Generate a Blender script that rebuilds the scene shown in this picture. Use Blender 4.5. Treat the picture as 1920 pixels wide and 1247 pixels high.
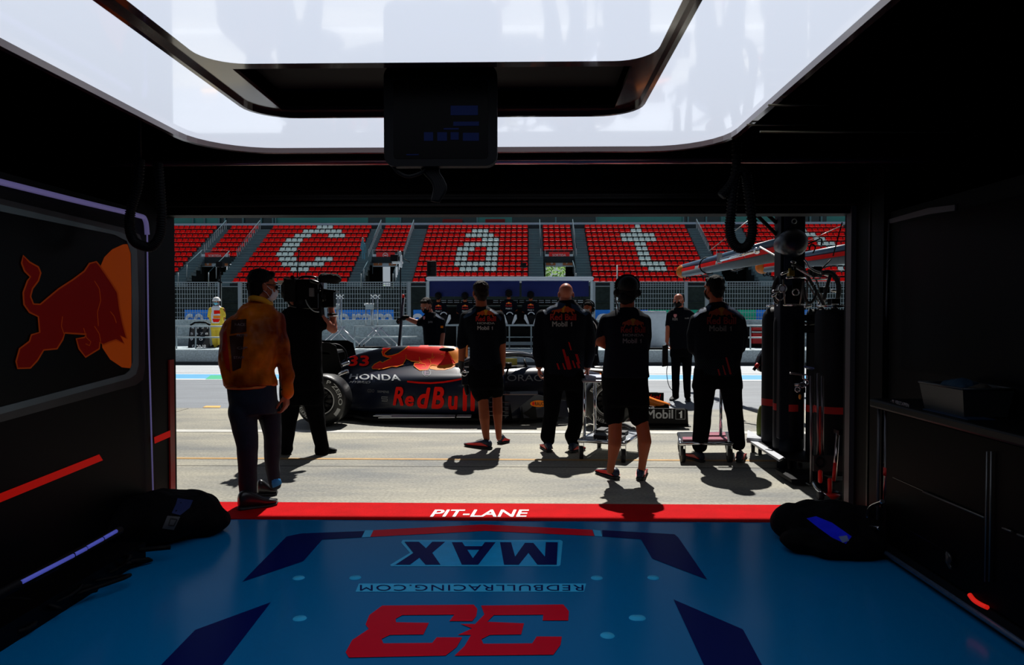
import bpy, bmesh, math, random
import numpy as np
from mathutils import Vector, Matrix, noise
from mathutils.bvhtree import BVHTree
from mathutils.geometry import delaunay_2d_cdt

for o in list(bpy.data.objects):
    bpy.data.objects.remove(o)
SC = bpy.context.scene
COL = SC.collection
random.seed(7)
R = math.radians

# ------------------------------------------------------------ camera
F = 1400.0
CAM = Vector((0, 0, 1.43))
cd = bpy.data.cameras.new('camera')
cam = bpy.data.objects.new('camera', cd)
COL.objects.link(cam)
cam.location = CAM
cam.rotation_mode = 'XYZ'
cam.rotation_euler = (math.pi / 2 - math.atan(32.5 / F), 0, math.atan(30 / F))
cd.sensor_width = 36.0
cd.lens = F / 1920 * 36.0
cd.clip_start = 0.05
cd.clip_end = 1000
cd.dof.use_dof = True
cd.dof.focus_distance = 10.0
cd.dof.aperture_fstop = 8.0
SC.camera = cam

# ------------------------------------------------------------ sky
w = bpy.data.worlds.new('sky')
SC.world = w
w.use_nodes = True
nt = w.node_tree
for n in list(nt.nodes):
    nt.nodes.remove(n)
out = nt.nodes.new('ShaderNodeOutputWorld')
bg = nt.nodes.new('ShaderNodeBackground')
tc = nt.nodes.new('ShaderNodeTexCoord')
sp = nt.nodes.new('ShaderNodeSeparateXYZ')
rp = nt.nodes.new('ShaderNodeValToRGB')
cr = rp.color_ramp
cr.elements[0].position = 0.0
cr.elements[0].color = (0.9, 0.95, 1.0, 1)
cr.elements[1].position = 0.07
cr.elements[1].color = (0.75, 0.88, 1.0, 1)
for p, c in ((0.16, (0.28, 0.36, 0.50, 1)), (1.0, (0.11, 0.16, 0.27, 1))):
    e = cr.elements.new(p)
    e.color = c
nz = nt.nodes.new('ShaderNodeTexNoise')
nz.inputs['Scale'].default_value = 2.5
nz.inputs['Detail'].default_value = 6
mp = nt.nodes.new('ShaderNodeMapping')
mp.inputs['Scale'].default_value = (1, 1, 3)
cl = nt.nodes.new('ShaderNodeValToRGB')
cl.color_ramp.elements[0].position = 0.48
cl.color_ramp.elements[0].color = (0, 0, 0, 1)
cl.color_ramp.elements[1].position = 0.68
cl.color_ramp.elements[1].color = (0.5, 0.5, 0.52, 1)
ad = nt.nodes.new('ShaderNodeMixRGB')
ad.blend_type = 'ADD'
ad.inputs[0].default_value = 1
L = nt.links.new
L(tc.outputs['Generated'], sp.inputs[0])
L(sp.outputs['Z'], rp.inputs[0])
L(tc.outputs['Generated'], mp.inputs[0])
L(mp.outputs[0], nz.inputs['Vector'])
L(nz.outputs['Fac'], cl.inputs[0])
L(rp.outputs[0], ad.inputs[1])
L(cl.outputs[0], ad.inputs[2])
L(ad.outputs[0], bg.inputs[0])
bg.inputs['Strength'].default_value = 0.36
L(bg.outputs[0], out.inputs[0])

# ------------------------------------------------------------ sun
sl = bpy.data.lights.new('sun', 'SUN')
sun = bpy.data.objects.new('sun', sl)
COL.objects.link(sun)
sl.energy = 6.6
sl.angle = R(0.6)
sl.color = (1.0, 0.965, 0.9)
SUND = Vector((-0.08, -1.3, -1.8)).normalized()
sun.rotation_euler = SUND.to_track_quat('-Z', 'Y').to_euler()
sun.location = (2, 20, 30)

SC.view_settings.view_transform = 'Standard'
SC.view_settings.look = 'None'
SC.view_settings.exposure = 0.0
SC.view_settings.gamma = 1.0
SC.view_settings.use_curve_mapping = False
SC.cycles.max_bounces = 6
SC.cycles.use_denoising = True
SC.cycles.sample_clamp_indirect = 4.0

# ------------------------------------------------------------ helpers: pixel to place
CR = cam.rotation_euler.to_matrix()

def ray(px, py):
    return CR @ Vector(((px - 960) / F, -(py - 623.5) / F, -1.0))

def U(px, py, Y):
    d = ray(px, py)
    return CAM + d * ((Y - CAM.y) / d.y)

def G(px, py, z=0.0):
    d = ray(px, py)
    return CAM + d * ((z - CAM.z) / d.z)

def W(px, py, X):
    d = ray(px, py)
    return CAM + d * ((X - CAM.x) / d.x)

def PXM(Y):
    return F / Y

# ------------------------------------------------------------ materials
MATS = {}

def mat(name, col, rough=0.5, metal=0.0, spec=0.25, var=0.12, vs=12.0, bump=0.0, bs=60.0,
        emit=None, es=0.0, coat=0.0, transl=0.0, trans=0.0, alpha=1.0, coatr=0.05, stretch=None, col2=None):
    if name in MATS:
        return MATS[name]
    m = bpy.data.materials.new(name)
    m.use_nodes = True
    nt = m.node_tree
    b = nt.nodes['Principled BSDF']
    b.inputs['Roughness'].default_value = rough
    b.inputs['Metallic'].default_value = metal
    b.inputs['Specular IOR Level'].default_value = spec
    b.inputs['Coat Weight'].default_value = coat
    b.inputs['Coat Roughness'].default_value = coatr
    if trans:
        b.inputs['Transmission Weight'].default_value = trans
    b.inputs['Alpha'].default_value = alpha
    tc = nt.nodes.new('ShaderNodeTexCoord')
    nz = nt.nodes.new('ShaderNodeTexNoise')
    nz.inputs['Scale'].default_value = vs
    nz.inputs['Detail'].default_value = 5
    src = tc.outputs['Object']
    if stretch:
        mp = nt.nodes.new('ShaderNodeMapping')
        mp.inputs['Scale'].default_value = stretch
        nt.links.new(src, mp.inputs[0])
        src = mp.outputs[0]
    nt.links.new(src, nz.inputs['Vector'])
    mx = nt.nodes.new('ShaderNodeMixRGB')
    mx.inputs[1].default_value = (*[c * (1 - var) for c in col], 1)
    mx.inputs[2].default_value = (*[min(1, c * (1 + var)) for c in col], 1)
    if col2:
        mx.inputs[1].default_value = (*col, 1)
        mx.inputs[2].default_value = (*col2, 1)
        mr_ = nt.nodes.new('ShaderNodeMapRange')
        mr_.inputs['From Min'].default_value = 0.38
        mr_.inputs['From Max'].default_value = 0.62
        nt.links.new(nz.outputs['Fac'], mr_.inputs['Value'])
        nt.links.new(mr_.outputs[0], mx.inputs[0])
    else:
        nt.links.new(nz.outputs['Fac'], mx.inputs[0])
    nt.links.new(mx.outputs[0], b.inputs['Base Color'])
    if bump:
        n2 = nt.nodes.new('ShaderNodeTexNoise')
        n2.inputs['Scale'].default_value = bs
        n2.inputs['Detail'].default_value = 4
        nt.links.new(src, n2.inputs['Vector'])
        bp = nt.nodes.new('ShaderNodeBump')
        bp.inputs['Strength'].default_value = bump
        bp.inputs['Distance'].default_value = 0.02
        nt.links.new(n2.outputs['Fac'], bp.inputs['Height'])
        nt.links.new(bp.outputs[0], b.inputs['Normal'])
    if emit:
        b.inputs['Emission Color'].default_value = (*emit, 1)
        b.inputs['Emission Strength'].default_value = es
    if transl:
        tr = nt.nodes.new('ShaderNodeBsdfTranslucent')
        nt.links.new(mx.outputs[0], tr.inputs[0])
        ms = nt.nodes.new('ShaderNodeMixShader')
        ms.inputs[0].default_value = transl
        o = nt.nodes['Material Output']
        nt.links.new(b.outputs[0], ms.inputs[1])
        nt.links.new(tr.outputs[0], ms.inputs[2])
        nt.links.new(ms.outputs[0], o.inputs[0])
    MATS[name] = m
    return m

BLACK = mat('matt black', (0.0022, 0.0022, 0.003), 0.6, spec=0.12)
BLKGLOSS = mat('gloss black', (0.003, 0.003, 0.004), 0.2, spec=0.35)
RUBBER = mat('rubber', (0.012, 0.012, 0.014), 0.6, spec=0.4, bump=0.2, bs=80)
CHROME = mat('chrome', (0.75, 0.76, 0.78), 0.14, 1.0, var=0.03)
STEEL = mat('steel', (0.42, 0.45, 0.48), 0.38, 1.0, var=0.08)
GALV = mat('galvanised steel', (0.34, 0.40, 0.43), 0.55, 0.3, var=0.1)
WHITE = mat('white paint', (0.75, 0.78, 0.8), 0.4, var=0.04)
PRINTW = mat('white print', (0.7, 0.72, 0.74), 0.5, var=0.02)
PRINTG = mat('grey print', (0.26, 0.27, 0.28), 0.45, var=0.03)
RED = mat('red paint', (0.75, 0.012, 0.008), 0.45, var=0.08)
PRINTR = mat('red print', (0.9, 0.012, 0.006), 0.5, spec=0.08, var=0.02)
PRINTO = mat('orange print', (1.0, 0.24, 0.01), 0.5, spec=0.1, var=0.05)
PRINTY = mat('yellow print', (1.0, 0.48, 0.03), 0.4, var=0.05)
NAVY = mat('navy cloth', (0.002, 0.003, 0.007), 0.85, spec=0.08, var=0.3, vs=30, bump=0.25, bs=300)
NAVYSUN = mat('blue cloth', (0.012, 0.035, 0.085), 0.6, spec=0.2, var=0.25, vs=20, bump=0.25, bs=200)  # lighter blue paints the sunlight on navy shoulders
BLKCLOTH = mat('black cloth', (0.002, 0.002, 0.003), 0.95, spec=0.05, var=0.3, vs=30, bump=0.3, bs=250)
SKIN = mat('skin', (0.30, 0.075, 0.03), 0.55, spec=0.2, var=0.12, vs=25, transl=0.12)
SKINP = mat('pale skin', (0.46, 0.15, 0.09), 0.45, spec=0.35, var=0.1, vs=25, transl=0.12)
HAIR = mat('dark hair', (0.003, 0.0022, 0.002), 0.7, spec=0.1, var=0.5, vs=60, bump=0.5, bs=160, stretch=(1, 1, 0.3))
HAIRB = mat('brown hair', (0.012, 0.006, 0.004), 0.65, spec=0.12, var=0.5, vs=60, bump=0.5, bs=160, stretch=(1, 1, 0.3))

# ------------------------------------------------------------ helpers: objects
def rootof(p):
    while p.parent:
        p = p.parent
    return p

def tag(o, label, cat, group=None, kind=None):
    if label:
        o['label'] = label
    if cat:
        o['category'] = cat
    if group:
        o['group'] = group
    if kind:
        o['kind'] = kind
    return o

def thing(name, label, cat, loc, group=None):
    o = bpy.data.objects.new(name, None)
    o.empty_display_size = 0.1
    COL.objects.link(o)
    o.location = Vector(loc)
    return tag(o, label, cat, group)

class MB:
    def __init__(s):
        s.v = []
        s.f = []
        s.mi = []
        s.sm = []
        s.m = 0
        s.s = True

    def add(s, vs, fs, smooth=None):
        b = len(s.v)
        s.v += [Vector(v) for v in vs]
        for f in fs:
            s.f.append(tuple(i + b for i in f))
            s.mi.append(s.m)
            s.sm.append(s.s if smooth is None else smooth)
        return s

    def box(s, c, d, rot=None):
        c = Vector(c)
        x, y, z = [k / 2 for k in d]
        vs = [Vector((sx * x, sy * y, sz * z)) for sz in (-1, 1) for sy in (-1, 1) for sx in (-1, 1)]
        if rot is not None:
            vs = [rot @ v for v in vs]
        vs = [v + c for v in vs]
        return s.add(vs, [(0, 2, 3, 1), (4, 5, 7, 6), (0, 1, 5, 4), (2, 6, 7, 3), (0, 4, 6, 2), (1, 3, 7, 5)], False)

    def bb(s, a, b):
        a, b = Vector(a), Vector(b)
        return s.box((a + b) / 2, [abs(t) for t in (b - a)])

    def loft(s, rings, cap=True, closed=True, smooth=True):
        n = len(rings[0])
        vs = [p for r in rings for p in r]
        fs = []
        m = n if closed else n - 1
        for i in range(len(rings) - 1):
            for j in range(m):
                k = (j + 1) % n
                fs.append((i * n + j, i * n + k, (i + 1) * n + k, (i + 1) * n + j))
        s.add(vs, fs, smooth)
        if cap and closed:
            b = len(s.v) - len(vs)
            for r0, rev in ((0, True), ((len(rings) - 1) * n, False)):
                ids = [b + r0 + j for j in range(n)]
                if rev:
                    ids = ids[::-1]
                s.f.append(tuple(ids))
                s.mi.append(s.m)
                s.sm.append(False)
        return s

    def cyl(s, a, b, r0, r1=None, n=14, cap=True, smooth=True):
        a, b = Vector(a), Vector(b)
        r1 = r0 if r1 is None else r1
        q = (b - a).to_track_quat('Z', 'Y')
        rings = []
        for p, r in ((a, r0), (b, r1)):
            rings.append([p + q @ Vector((math.cos(t) * r, math.sin(t) * r, 0)) for t in [2 * math.pi * i / n for i in range(n)]])
        return s.loft(rings, cap, True, smooth)

    def lathe(s, o, axis, prof, n=32, cap=True):
        """prof: list of (distance along axis, radius)"""
        o = Vector(o)
        q = Vector(axis).to_track_quat('Z', 'Y')
        rings = []
        for h, r in prof:
            rings.append([o + q @ Vector((math.cos(t) * r, math.sin(t) * r, h)) for t in [2 * math.pi * i / n for i in range(n)]])
        return s.loft(rings, cap)

    def capsule(s, a, b, r0, r1=None, n=14, k=4):
        a, b = Vector(a), Vector(b)
        r1 = r0 if r1 is None else r1
        if (b - a).length < 1e-5:
            b = a + Vector((0, 0, 1e-4))
        q = (b - a).to_track_quat('Z', 'Y')
        L_ = (b - a).length
        rings = []
        for i in range(k + 1):
            t = -math.pi / 2 * (1 - i / k)
            rings.append((max(1e-4, math.cos(t) * r0), math.sin(t) * r0))
        for i in range(k + 1):
            t = math.pi / 2 * (i / k)
            rings.append((max(1e-4, math.cos(t) * r1), L_ + math.sin(t) * r1))
        rr = [[a + q @ Vector((math.cos(u) * r, math.sin(u) * r, h)) for u in [2 * math.pi * j / n for j in range(n)]] for r, h in rings]
        return s.loft(rr)

    def chain(s, pts):
        """pts: list of (Vector, radius)"""
        for (a, ra), (b, rb) in zip(pts[:-1], pts[1:]):
            s.capsule(a, b, ra, rb)
        return s

    def ell(s, c, r, M=None, n=20, k=12):
        c = Vector(c)
        rings = []
        for i in range(k + 1):
            t = -math.pi / 2 + math.pi * i / k
            ct = max(1e-4, math.cos(t))
            ring = []
            for j in range(n):
                u = 2 * math.pi * j / n
                v = Vector((r[0] * ct * math.cos(u), r[1] * ct * math.sin(u), r[2] * math.sin(t)))
                if M is not None:
                    v = M @ v
                ring.append(c + v)
            rings.append(ring)
        return s.loft(rings)

    def tube(s, pts, r, n=8, cap=True, sub=0):
        pts = [Vector(p) for p in pts]
        if sub:
            pts = smooth_path(pts, sub)
        rings = []
        prev = None
        for i, p in enumerate(pts):
            if i == 0:
                d = pts[1] - p
            elif i == len(pts) - 1:
                d = p - pts[i - 1]
            else:
                d = (pts[i + 1] - p).normalized() + (p - pts[i - 1]).normalized()
            d.normalize()
            if prev is None:
                up = Vector((0, 0, 1)) if abs(d.z) < 0.9 else Vector((0, 1, 0))
                x = d.cross(up).normalized()
            else:
                x = (prev - d * prev.dot(d)).normalized()
            prev = x
            y = d.cross(x)
            rad = r[i] if isinstance(r, (list, tuple)) else r
            rings.append([p + x * math.cos(t) * rad + y * math.sin(t) * rad for t in [2 * math.pi * j / n for j in range(n)]])
        return s.loft(rings, cap)

    def prism(s, poly, vec):
        poly = [Vector(p) for p in poly]
        vec = Vector(vec)
        n = len(poly)
        vs = poly + [p + vec for p in poly]
        fs = [tuple(range(n))[::-1], tuple(range(n, 2 * n))] + [(i, (i + 1) % n, n + (i + 1) % n, n + i) for i in range(n)]
        return s.add(vs, fs, False)

    def torus(s, c, axis, R_, r, n=24, k=8, a0=0, a1=360):
        q = Vector(axis).to_track_quat('Z', 'Y')
        full = abs(a1 - a0) >= 359
        m = n if full else n + 1
        pts = [Vector(c) + q @ Vector((R_ * math.cos(R(a0) + R(a1 - a0) * i / n), R_ * math.sin(R(a0) + R(a1 - a0) * i / n), 0)) for i in range(n + 1)]
        return s.tube(pts, r, k)

    def build(s, name, m, parent=None, label=None, cat=None, group=None, kind=None, bevel=0.0, subsurf=0, origin=None, smooth_ang=None, thick=0.0):
        me = bpy.data.meshes.new(name)
        if parent is not None:
            off = rootof(parent).location.copy()
        elif origin is not None:
            off = Vector(origin)
        else:
            lo = [min(v[i] for v in s.v) for i in range(3)]
            hi = [max(v[i] for v in s.v) for i in range(3)]
            off = Vector(((lo[0] + hi[0]) / 2, (lo[1] + hi[1]) / 2, lo[2]))
        me.from_pydata([v - off for v in s.v], [], s.f)
        ms = m if isinstance(m, (list, tuple)) else [m]
        for k in ms:
            me.materials.append(k)
        for p, i, sm in zip(me.polygons, s.mi, s.sm):
            p.material_index = i
            p.use_smooth = sm
        bm = bmesh.new()
        bm.from_mesh(me)
        bmesh.ops.recalc_face_normals(bm, faces=bm.faces)
        bm.to_mesh(me)
        bm.free()
        o = bpy.data.objects.new(name, me)
        COL.objects.link(o)
        if parent is not None:
            o.parent = parent
        else:
            o.location = off
        if bevel:
            b = o.modifiers.new('bevel', 'BEVEL')
            b.width = bevel
            b.segments = 2
            b.limit_method = 'ANGLE'
        if subsurf:
            b = o.modifiers.new('sub', 'SUBSURF')
            b.levels = subsurf
            b.render_levels = subsurf
        tag(o, label, cat, group, kind)
        return o

def smooth_path(pts, sub):
    out = []
    n = len(pts)
    for i in range(n - 1):
        p0 = pts[max(0, i - 1)]
        p1, p2 = pts[i], pts[i + 1]
        p3 = pts[min(n - 1, i + 2)]
        for k in range(sub):
            t = k / sub
            out.append(0.5 * ((2 * p1) + (p2 - p0) * t + (2 * p0 - 5 * p1 + 4 * p2 - p3) * t * t + (3 * p1 - p0 - 3 * p2 + p3) * t ** 3))
    out.append(pts[-1])
    return out

def remesh(mb, vox, it=4, fac=0.5, fold=0.0, fs=9.0, seed=0.0, foldax=(1, 1, 0.6)):
    """union of the overlapping closed shapes of a builder as one continuous surface"""
    me = bpy.data.meshes.new('tmp')
    me.from_pydata(mb.v, [], mb.f)
    bm = bmesh.new()
    bm.from_mesh(me)
    bmesh.ops.recalc_face_normals(bm, faces=bm.faces)
    bm.to_mesh(me)
    bm.free()
    o = bpy.data.objects.new('tmp', me)
    COL.objects.link(o)
    r = o.modifiers.new('r', 'REMESH')
    r.mode = 'VOXEL'
    r.voxel_size = vox
    r.use_smooth_shade = True
    sm = o.modifiers.new('s', 'SMOOTH')
    sm.factor = fac
    sm.iterations = it
    dg = bpy.context.evaluated_depsgraph_get()
    dg.update()
    ev = o.evaluated_get(dg)
    m2 = bpy.data.meshes.new_from_object(ev)
    res = MB()
    vs = [v.co.copy() for v in m2.vertices]
    if fold:
        ns = [v.normal.copy() for v in m2.vertices]
        for i, (v, n) in enumerate(zip(vs, ns)):
            p = Vector((v.x * foldax[0], v.y * foldax[1], v.z * foldax[2])) * fs + Vector((seed, seed * 1.7, 0))
            a = noise.noise(p) + 0.5 * noise.noise(p * 2.3)
            vs[i] = v + n * (a * fold)
    res.add(vs, [tuple(p.vertices) for p in m2.polygons], True)
    bpy.data.objects.remove(o)
    bpy.data.meshes.remove(me)
    bpy.data.meshes.remove(m2)
    return res

# ------------------------------------------------------------ helpers: writing and marks
def refine(bm, maxlen):
    for _ in range(5):
        bmesh.ops.triangulate(bm, faces=bm.faces)
        es = [e for e in bm.edges if e.calc_length() > maxlen]
        if not es:
            break
        bmesh.ops.subdivide_edges(bm, edges=es, cuts=1)
    bmesh.ops.triangulate(bm, faces=bm.faces)

TXT = {}
def textpoly(s, bold=0.0, shear=0.0, maxlen=None, space=1.0):
    key = (s, bold, shear, maxlen, space)
    if key not in TXT:
        TXT[key] = textpoly_(*key)
    return TXT[key]

def textpoly_(s, bold=0.0, shear=0.0, maxlen=None, space=1.0):
    """text as 2D triangles, normalised to the box 0..1 x 0..1; also returns aspect"""
    if s == '1':
        return poly2d([(.42, 0), (1, 0), (1, 1), (.66, 1), (.5, .84), (0, .74), (0, .60), (.42, .66)])
    cu = bpy.data.curves.new('t', 'FONT')
    cu.body = s
    cu.size = 1.0
    cu.shear = shear
    cu.space_character = space
    cu.resolution_u = 4
    o = bpy.data.objects.new('t', cu)
    COL.objects.link(o)
    dg = bpy.context.evaluated_depsgraph_get()
    dg.update()
    me = bpy.data.meshes.new_from_object(o.evaluated_get(dg))
    bpy.data.objects.remove(o)
    bpy.data.curves.remove(cu)
    bm = bmesh.new()
    bm.from_mesh(me)
    bpy.data.meshes.remove(me)
    bmesh.ops.remove_doubles(bm, verts=bm.verts, dist=1e-5)
    if bold:
        # thicken by the union of copies shifted around a small circle
        v0 = [v.co.xy.copy() for v in bm.verts]
        bm.verts.index_update()
        f0 = [[v.index for v in f.verts] for f in bm.faces]
        V, P_ = [], []
        for k in range(7):
            d = Vector((0, 0)) if k == 6 else Vector((math.cos(k * math.pi / 3), math.sin(k * math.pi / 3))) * bold * 0.65
            b = len(V)
            V += [v + d for v in v0]
            P_ += [[i + b for i in f] for f in f0]
        r_ = delaunay_2d_cdt(V, [], P_, 1, 1e-5)
        bm.free()
        bm = bmesh.new()
        nv = [bm.verts.new((v.x, v.y, 0)) for v in r_[0]]
        T_ = np.array([[tuple(V[i]) for i in (p[0], p[j], p[j + 1])] for p in P_ for j in range(1, len(p) - 1)])
        for f in r_[2]:
            c_ = sum((r_[0][i] for i in f), Vector((0, 0))) / len(f)
            e_ = T_ - np.array([c_.x, c_.y])
            w3 = [e_[:, k, 0] * e_[:, (k + 1) % 3, 1] - e_[:, k, 1] * e_[:, (k + 1) % 3, 0] for k in range(3)]
            if not np.any(((w3[0] >= 0) & (w3[1] >= 0) & (w3[2] >= 0)) | ((w3[0] <= 0) & (w3[1] <= 0) & (w3[2] <= 0))):
                continue
            try:
                bm.faces.new([nv[i] for i in f])
            except ValueError:
                pass
    refine(bm, maxlen or 100)
    xs = [v.co.x for v in bm.verts]
    ys = [v.co.y for v in bm.verts]
    x0, x1, y0, y1 = min(xs), max(xs), min(ys), max(ys)
    vs = [((v.co.x - x0) / (x1 - x0), (v.co.y - y0) / (y1 - y0)) for v in bm.verts]
    bm.verts.index_update()
    fs = [tuple(v.index for v in f.verts) for f in bm.faces]
    bm.free()
    return vs, fs

def bil(c, u, v):
    """corners tl, tr, br, bl ; u right, v up"""
    tl, tr, br, bl = [Vector(k) for k in c]
    top = tl.lerp(tr, u)
    bot = bl.lerp(br, u)
    return bot.lerp(top, v)

def write3(name, s, corners, m, parent, bold=0.0, shear=0.0, space=1.0, lift=None, label=None):
    vs, fs = textpoly(s, bold, shear, space=space)
    mb = MB()
    mb.add([bil(corners, u, v) + (Vector(lift) if lift else Vector()) for u, v in vs], fs, False)
    return mb.build(name, m, parent, label=label)

def poly2d(pts, step=None):
    """triangulate a 2D polygon, with inner points every step"""
    pts = [Vector((p[0], p[1])) for p in pts]
    if step:
        dense = []
        for i, p in enumerate(pts):
            q = pts[(i + 1) % len(pts)]
            k = max(1, int((q - p).length / step))
            for j in range(k):
                dense.append(p.lerp(q, j / k))
        pts = dense
    n = len(pts)
    vs = list(pts)
    if step:
        x0, x1 = min(p.x for p in pts), max(p.x for p in pts)
        y0, y1 = min(p.y for p in pts), max(p.y for p in pts)
        y = y0 + step / 2
        while y < y1:
            x = x0 + step / 2
            while x < x1:
                q = Vector((x, y))
                ins = False
                j = n - 1
                for i in range(n):
                    a, b = pts[i], pts[j]
                    if (a.y > y) != (b.y > y) and x < (b.x - a.x) * (y - a.y) / (b.y - a.y) + a.x:
                        ins = not ins
                    j = i
                if ins:
                    vs.append(q)
                x += step
            y += step
    r = delaunay_2d_cdt(vs, [], [list(range(n))], 1, 1e-6)
    return [(v.x, v.y) for v in r[0]], [tuple(f) for f in r[2]]

def ribbon2d(pts, w_, closed=True, step=None):
    pts = [Vector(p) for p in pts]
    if step:
        dense = []
        rng = len(pts) if closed else len(pts) - 1
        for i in range(rng):
            p, q = pts[i], pts[(i + 1) % len(pts)]
            k = max(1, int((q - p).length / step))
            for j in range(k):
                dense.append(p.lerp(q, j / k))
        if not closed:
            dense.append(pts[-1])
        pts = dense
    n = len(pts)
    vs = []
    for i, p in enumerate(pts):
        a = pts[(i - 1) % n] if (closed or i > 0) else p
        b = pts[(i + 1) % n] if (closed or i < n - 1) else p
        d = (b - a)
        if d.length < 1e-6:
            d = Vector((1, 0))
        d.normalize()
        nn = Vector((-d.y, d.x)) * w_ / 2
        vs += [tuple(p + nn), tuple(p - nn)]
    fs = []
    for i in range(n if closed else n - 1):
        j = (i + 1) % n
        fs.append((2 * i, 2 * i + 1, 2 * j + 1, 2 * j))
    return vs, fs

class Surf:
    """a surface that marks are laid on"""
    def __init__(s, objs):
        dg = bpy.context.evaluated_depsgraph_get()
        dg.update()
        V, P = [], []
        for o in objs:
            ev = o.evaluated_get(dg)
            me = ev.to_mesh()
            mw = o.matrix_world
            off = rootof(o).location if o.parent else o.location
            b = len(V)
            V += [v.co + off for v in me.vertices]
            P += [tuple(i + b for i in p.vertices) for p in me.polygons]
            ev.to_mesh_clear()
        s.t = BVHTree.FromPolygons(V, P)

    def cast(s, px, py, lift):
        d = ray(px, py).normalized()
        h = s.t.ray_cast(CAM, d)
        if h[0] is None:
            return None
        return h[0] - d * lift

def lay(name, surf, verts, faces, m, parent, lift=0.006, Yfb=None):
    """lay 2D pixel-space triangles on a surface"""
    mb = MB()
    pts = [surf.cast(x, y, lift) for x, y in verts]
    keep = [f for f in faces if all(pts[i] is not None for i in f)]
    pts = [p if p is not None else Vector() for p in pts]
    if not keep:
        return None
    used = sorted({i for f in keep for i in f})
    ix = {k: i for i, k in enumerate(used)}
    # drop faces that jump in depth
    kk = []
    for f in keep:
        ys = [pts[i].y for i in f]
        if max(ys) - min(ys) < 0.35:
            kk.append(tuple(ix[i] for i in f))
    mb.add([pts[i] for i in used], kk, True)
    if not kk:
        return None
    return mb.build(name, m, parent)

def lay_text(name, surf, s, box, m, parent, bold=0.0, shear=0.0, space=1.0, lift=0.006, maxlen=0.12):
    """box: px corners tl,tr,br,bl or x0,y0,x1,y1"""
    if len(box) == 4 and not hasattr(box[0], '__len__'):
        x0, y0, x1, y1 = box
        box = [(x0, y0), (x1, y0), (x1, y1), (x0, y1)]
    c = [(p[0], p[1], 0) for p in box]
    vs, fs = textpoly(s, bold, shear, maxlen, space)
    pv = [bil(c, u, v) for u, v in vs]
    return lay(name, surf, [(p.x, p.y) for p in pv], fs, m, parent, lift)

# ============================================================ GROUND
def ground_mat(name, col, dark, scale, rough, spec, bump=0.3, bs=40, streak=(1, 1, 1), contrast=0.5):
    m = bpy.data.materials.new(name)
    m.use_nodes = True
    nt = m.node_tree
    b = nt.nodes['Principled BSDF']
    b.inputs['Roughness'].default_value = rough
    b.inputs['Specular IOR Level'].default_value = spec
    tc = nt.nodes.new('ShaderNodeTexCoord')
    mp = nt.nodes.new('ShaderNodeMapping')
    mp.inputs['Scale'].default_value = streak
    n1 = nt.nodes.new('ShaderNodeTexNoise')
    n1.inputs['Scale'].default_value = scale
    n1.inputs['Detail'].default_value = 8
    n1.inputs['Roughness'].default_value = 0.65
    rp = nt.nodes.new('ShaderNodeValToRGB')
    rp.color_ramp.elements[0].position = 0.5 - contrast / 2
    rp.color_ramp.elements[1].position = 0.5 + contrast / 2
    rp.color_ramp.elements[0].color = (*dark, 1)
    rp.color_ramp.elements[1].color = (*col, 1)
    n2 = nt.nodes.new('ShaderNodeTexNoise')
    n2.inputs['Scale'].default_value = bs
    n2.inputs['Detail'].default_value = 3
    mx = nt.nodes.new('ShaderNodeMixRGB')
    mx.blend_type = 'OVERLAY'
    mx.inputs[0].default_value = 0.55
    bp = nt.nodes.new('ShaderNodeBump')
    bp.inputs['Strength'].default_value = bump
    bp.inputs['Distance'].default_value = 0.01
    L = nt.links.new
    L(tc.outputs['Object'], mp.inputs[0])
    L(mp.outputs[0], n1.inputs['Vector'])
    L(tc.outputs['Object'], n2.inputs['Vector'])
    L(n1.outputs['Fac'], rp.inputs[0])
    L(rp.outputs[0], mx.inputs[1])
    L(n2.outputs['Fac'], mx.inputs[2])
    L(mx.outputs[0], b.inputs['Base Color'])
    L(n2.outputs['Fac'], bp.inputs['Height'])
    L(bp.outputs[0], b.inputs['Normal'])
    return m

CONC = ground_mat('apron concrete', (0.36, 0.335, 0.26), (0.14, 0.146, 0.145), 0.8, 0.6, 0.2, streak=(0.45, 1.6, 1), contrast=0.34)
ASPH = ground_mat('asphalt', (0.22, 0.245, 0.28), (0.12, 0.135, 0.155), 2.0, 0.55, 0.4, bump=0.6, bs=70, streak=(0.3, 2.0, 1))
WALLC = ground_mat('pit wall concrete', (0.42, 0.50, 0.54), (0.30, 0.37, 0.41), 1.6, 0.7, 0.3, bump=0.2, bs=20)
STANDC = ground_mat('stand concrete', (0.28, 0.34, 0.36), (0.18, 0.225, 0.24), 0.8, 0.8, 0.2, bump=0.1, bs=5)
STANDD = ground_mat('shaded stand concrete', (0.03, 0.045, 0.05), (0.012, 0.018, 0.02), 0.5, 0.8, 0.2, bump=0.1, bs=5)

def slab(name, x0, x1, y0, y1, z0, z1, m, kind='structure', **k):
    return MB().bb((x0, y0, z0), (x1, y1, z1)).build(name, m, kind=kind, **k)

YD = 5.42     # door line
slab('pit_apron', -30, 30, 5.30, 11.37, -0.1, 0.0, CONC)
slab('pit_road', -60, 60, 11.37, 45.8, -0.1, 0.0, ASPH)
slab('ground_beyond', -140, 140, 45.8, 400, -0.12, -0.02, ground_mat('dry grass', (0.2, 0.2, 0.1), (0.08, 0.1, 0.04), 0.3, 0.9, 0.1))

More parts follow.
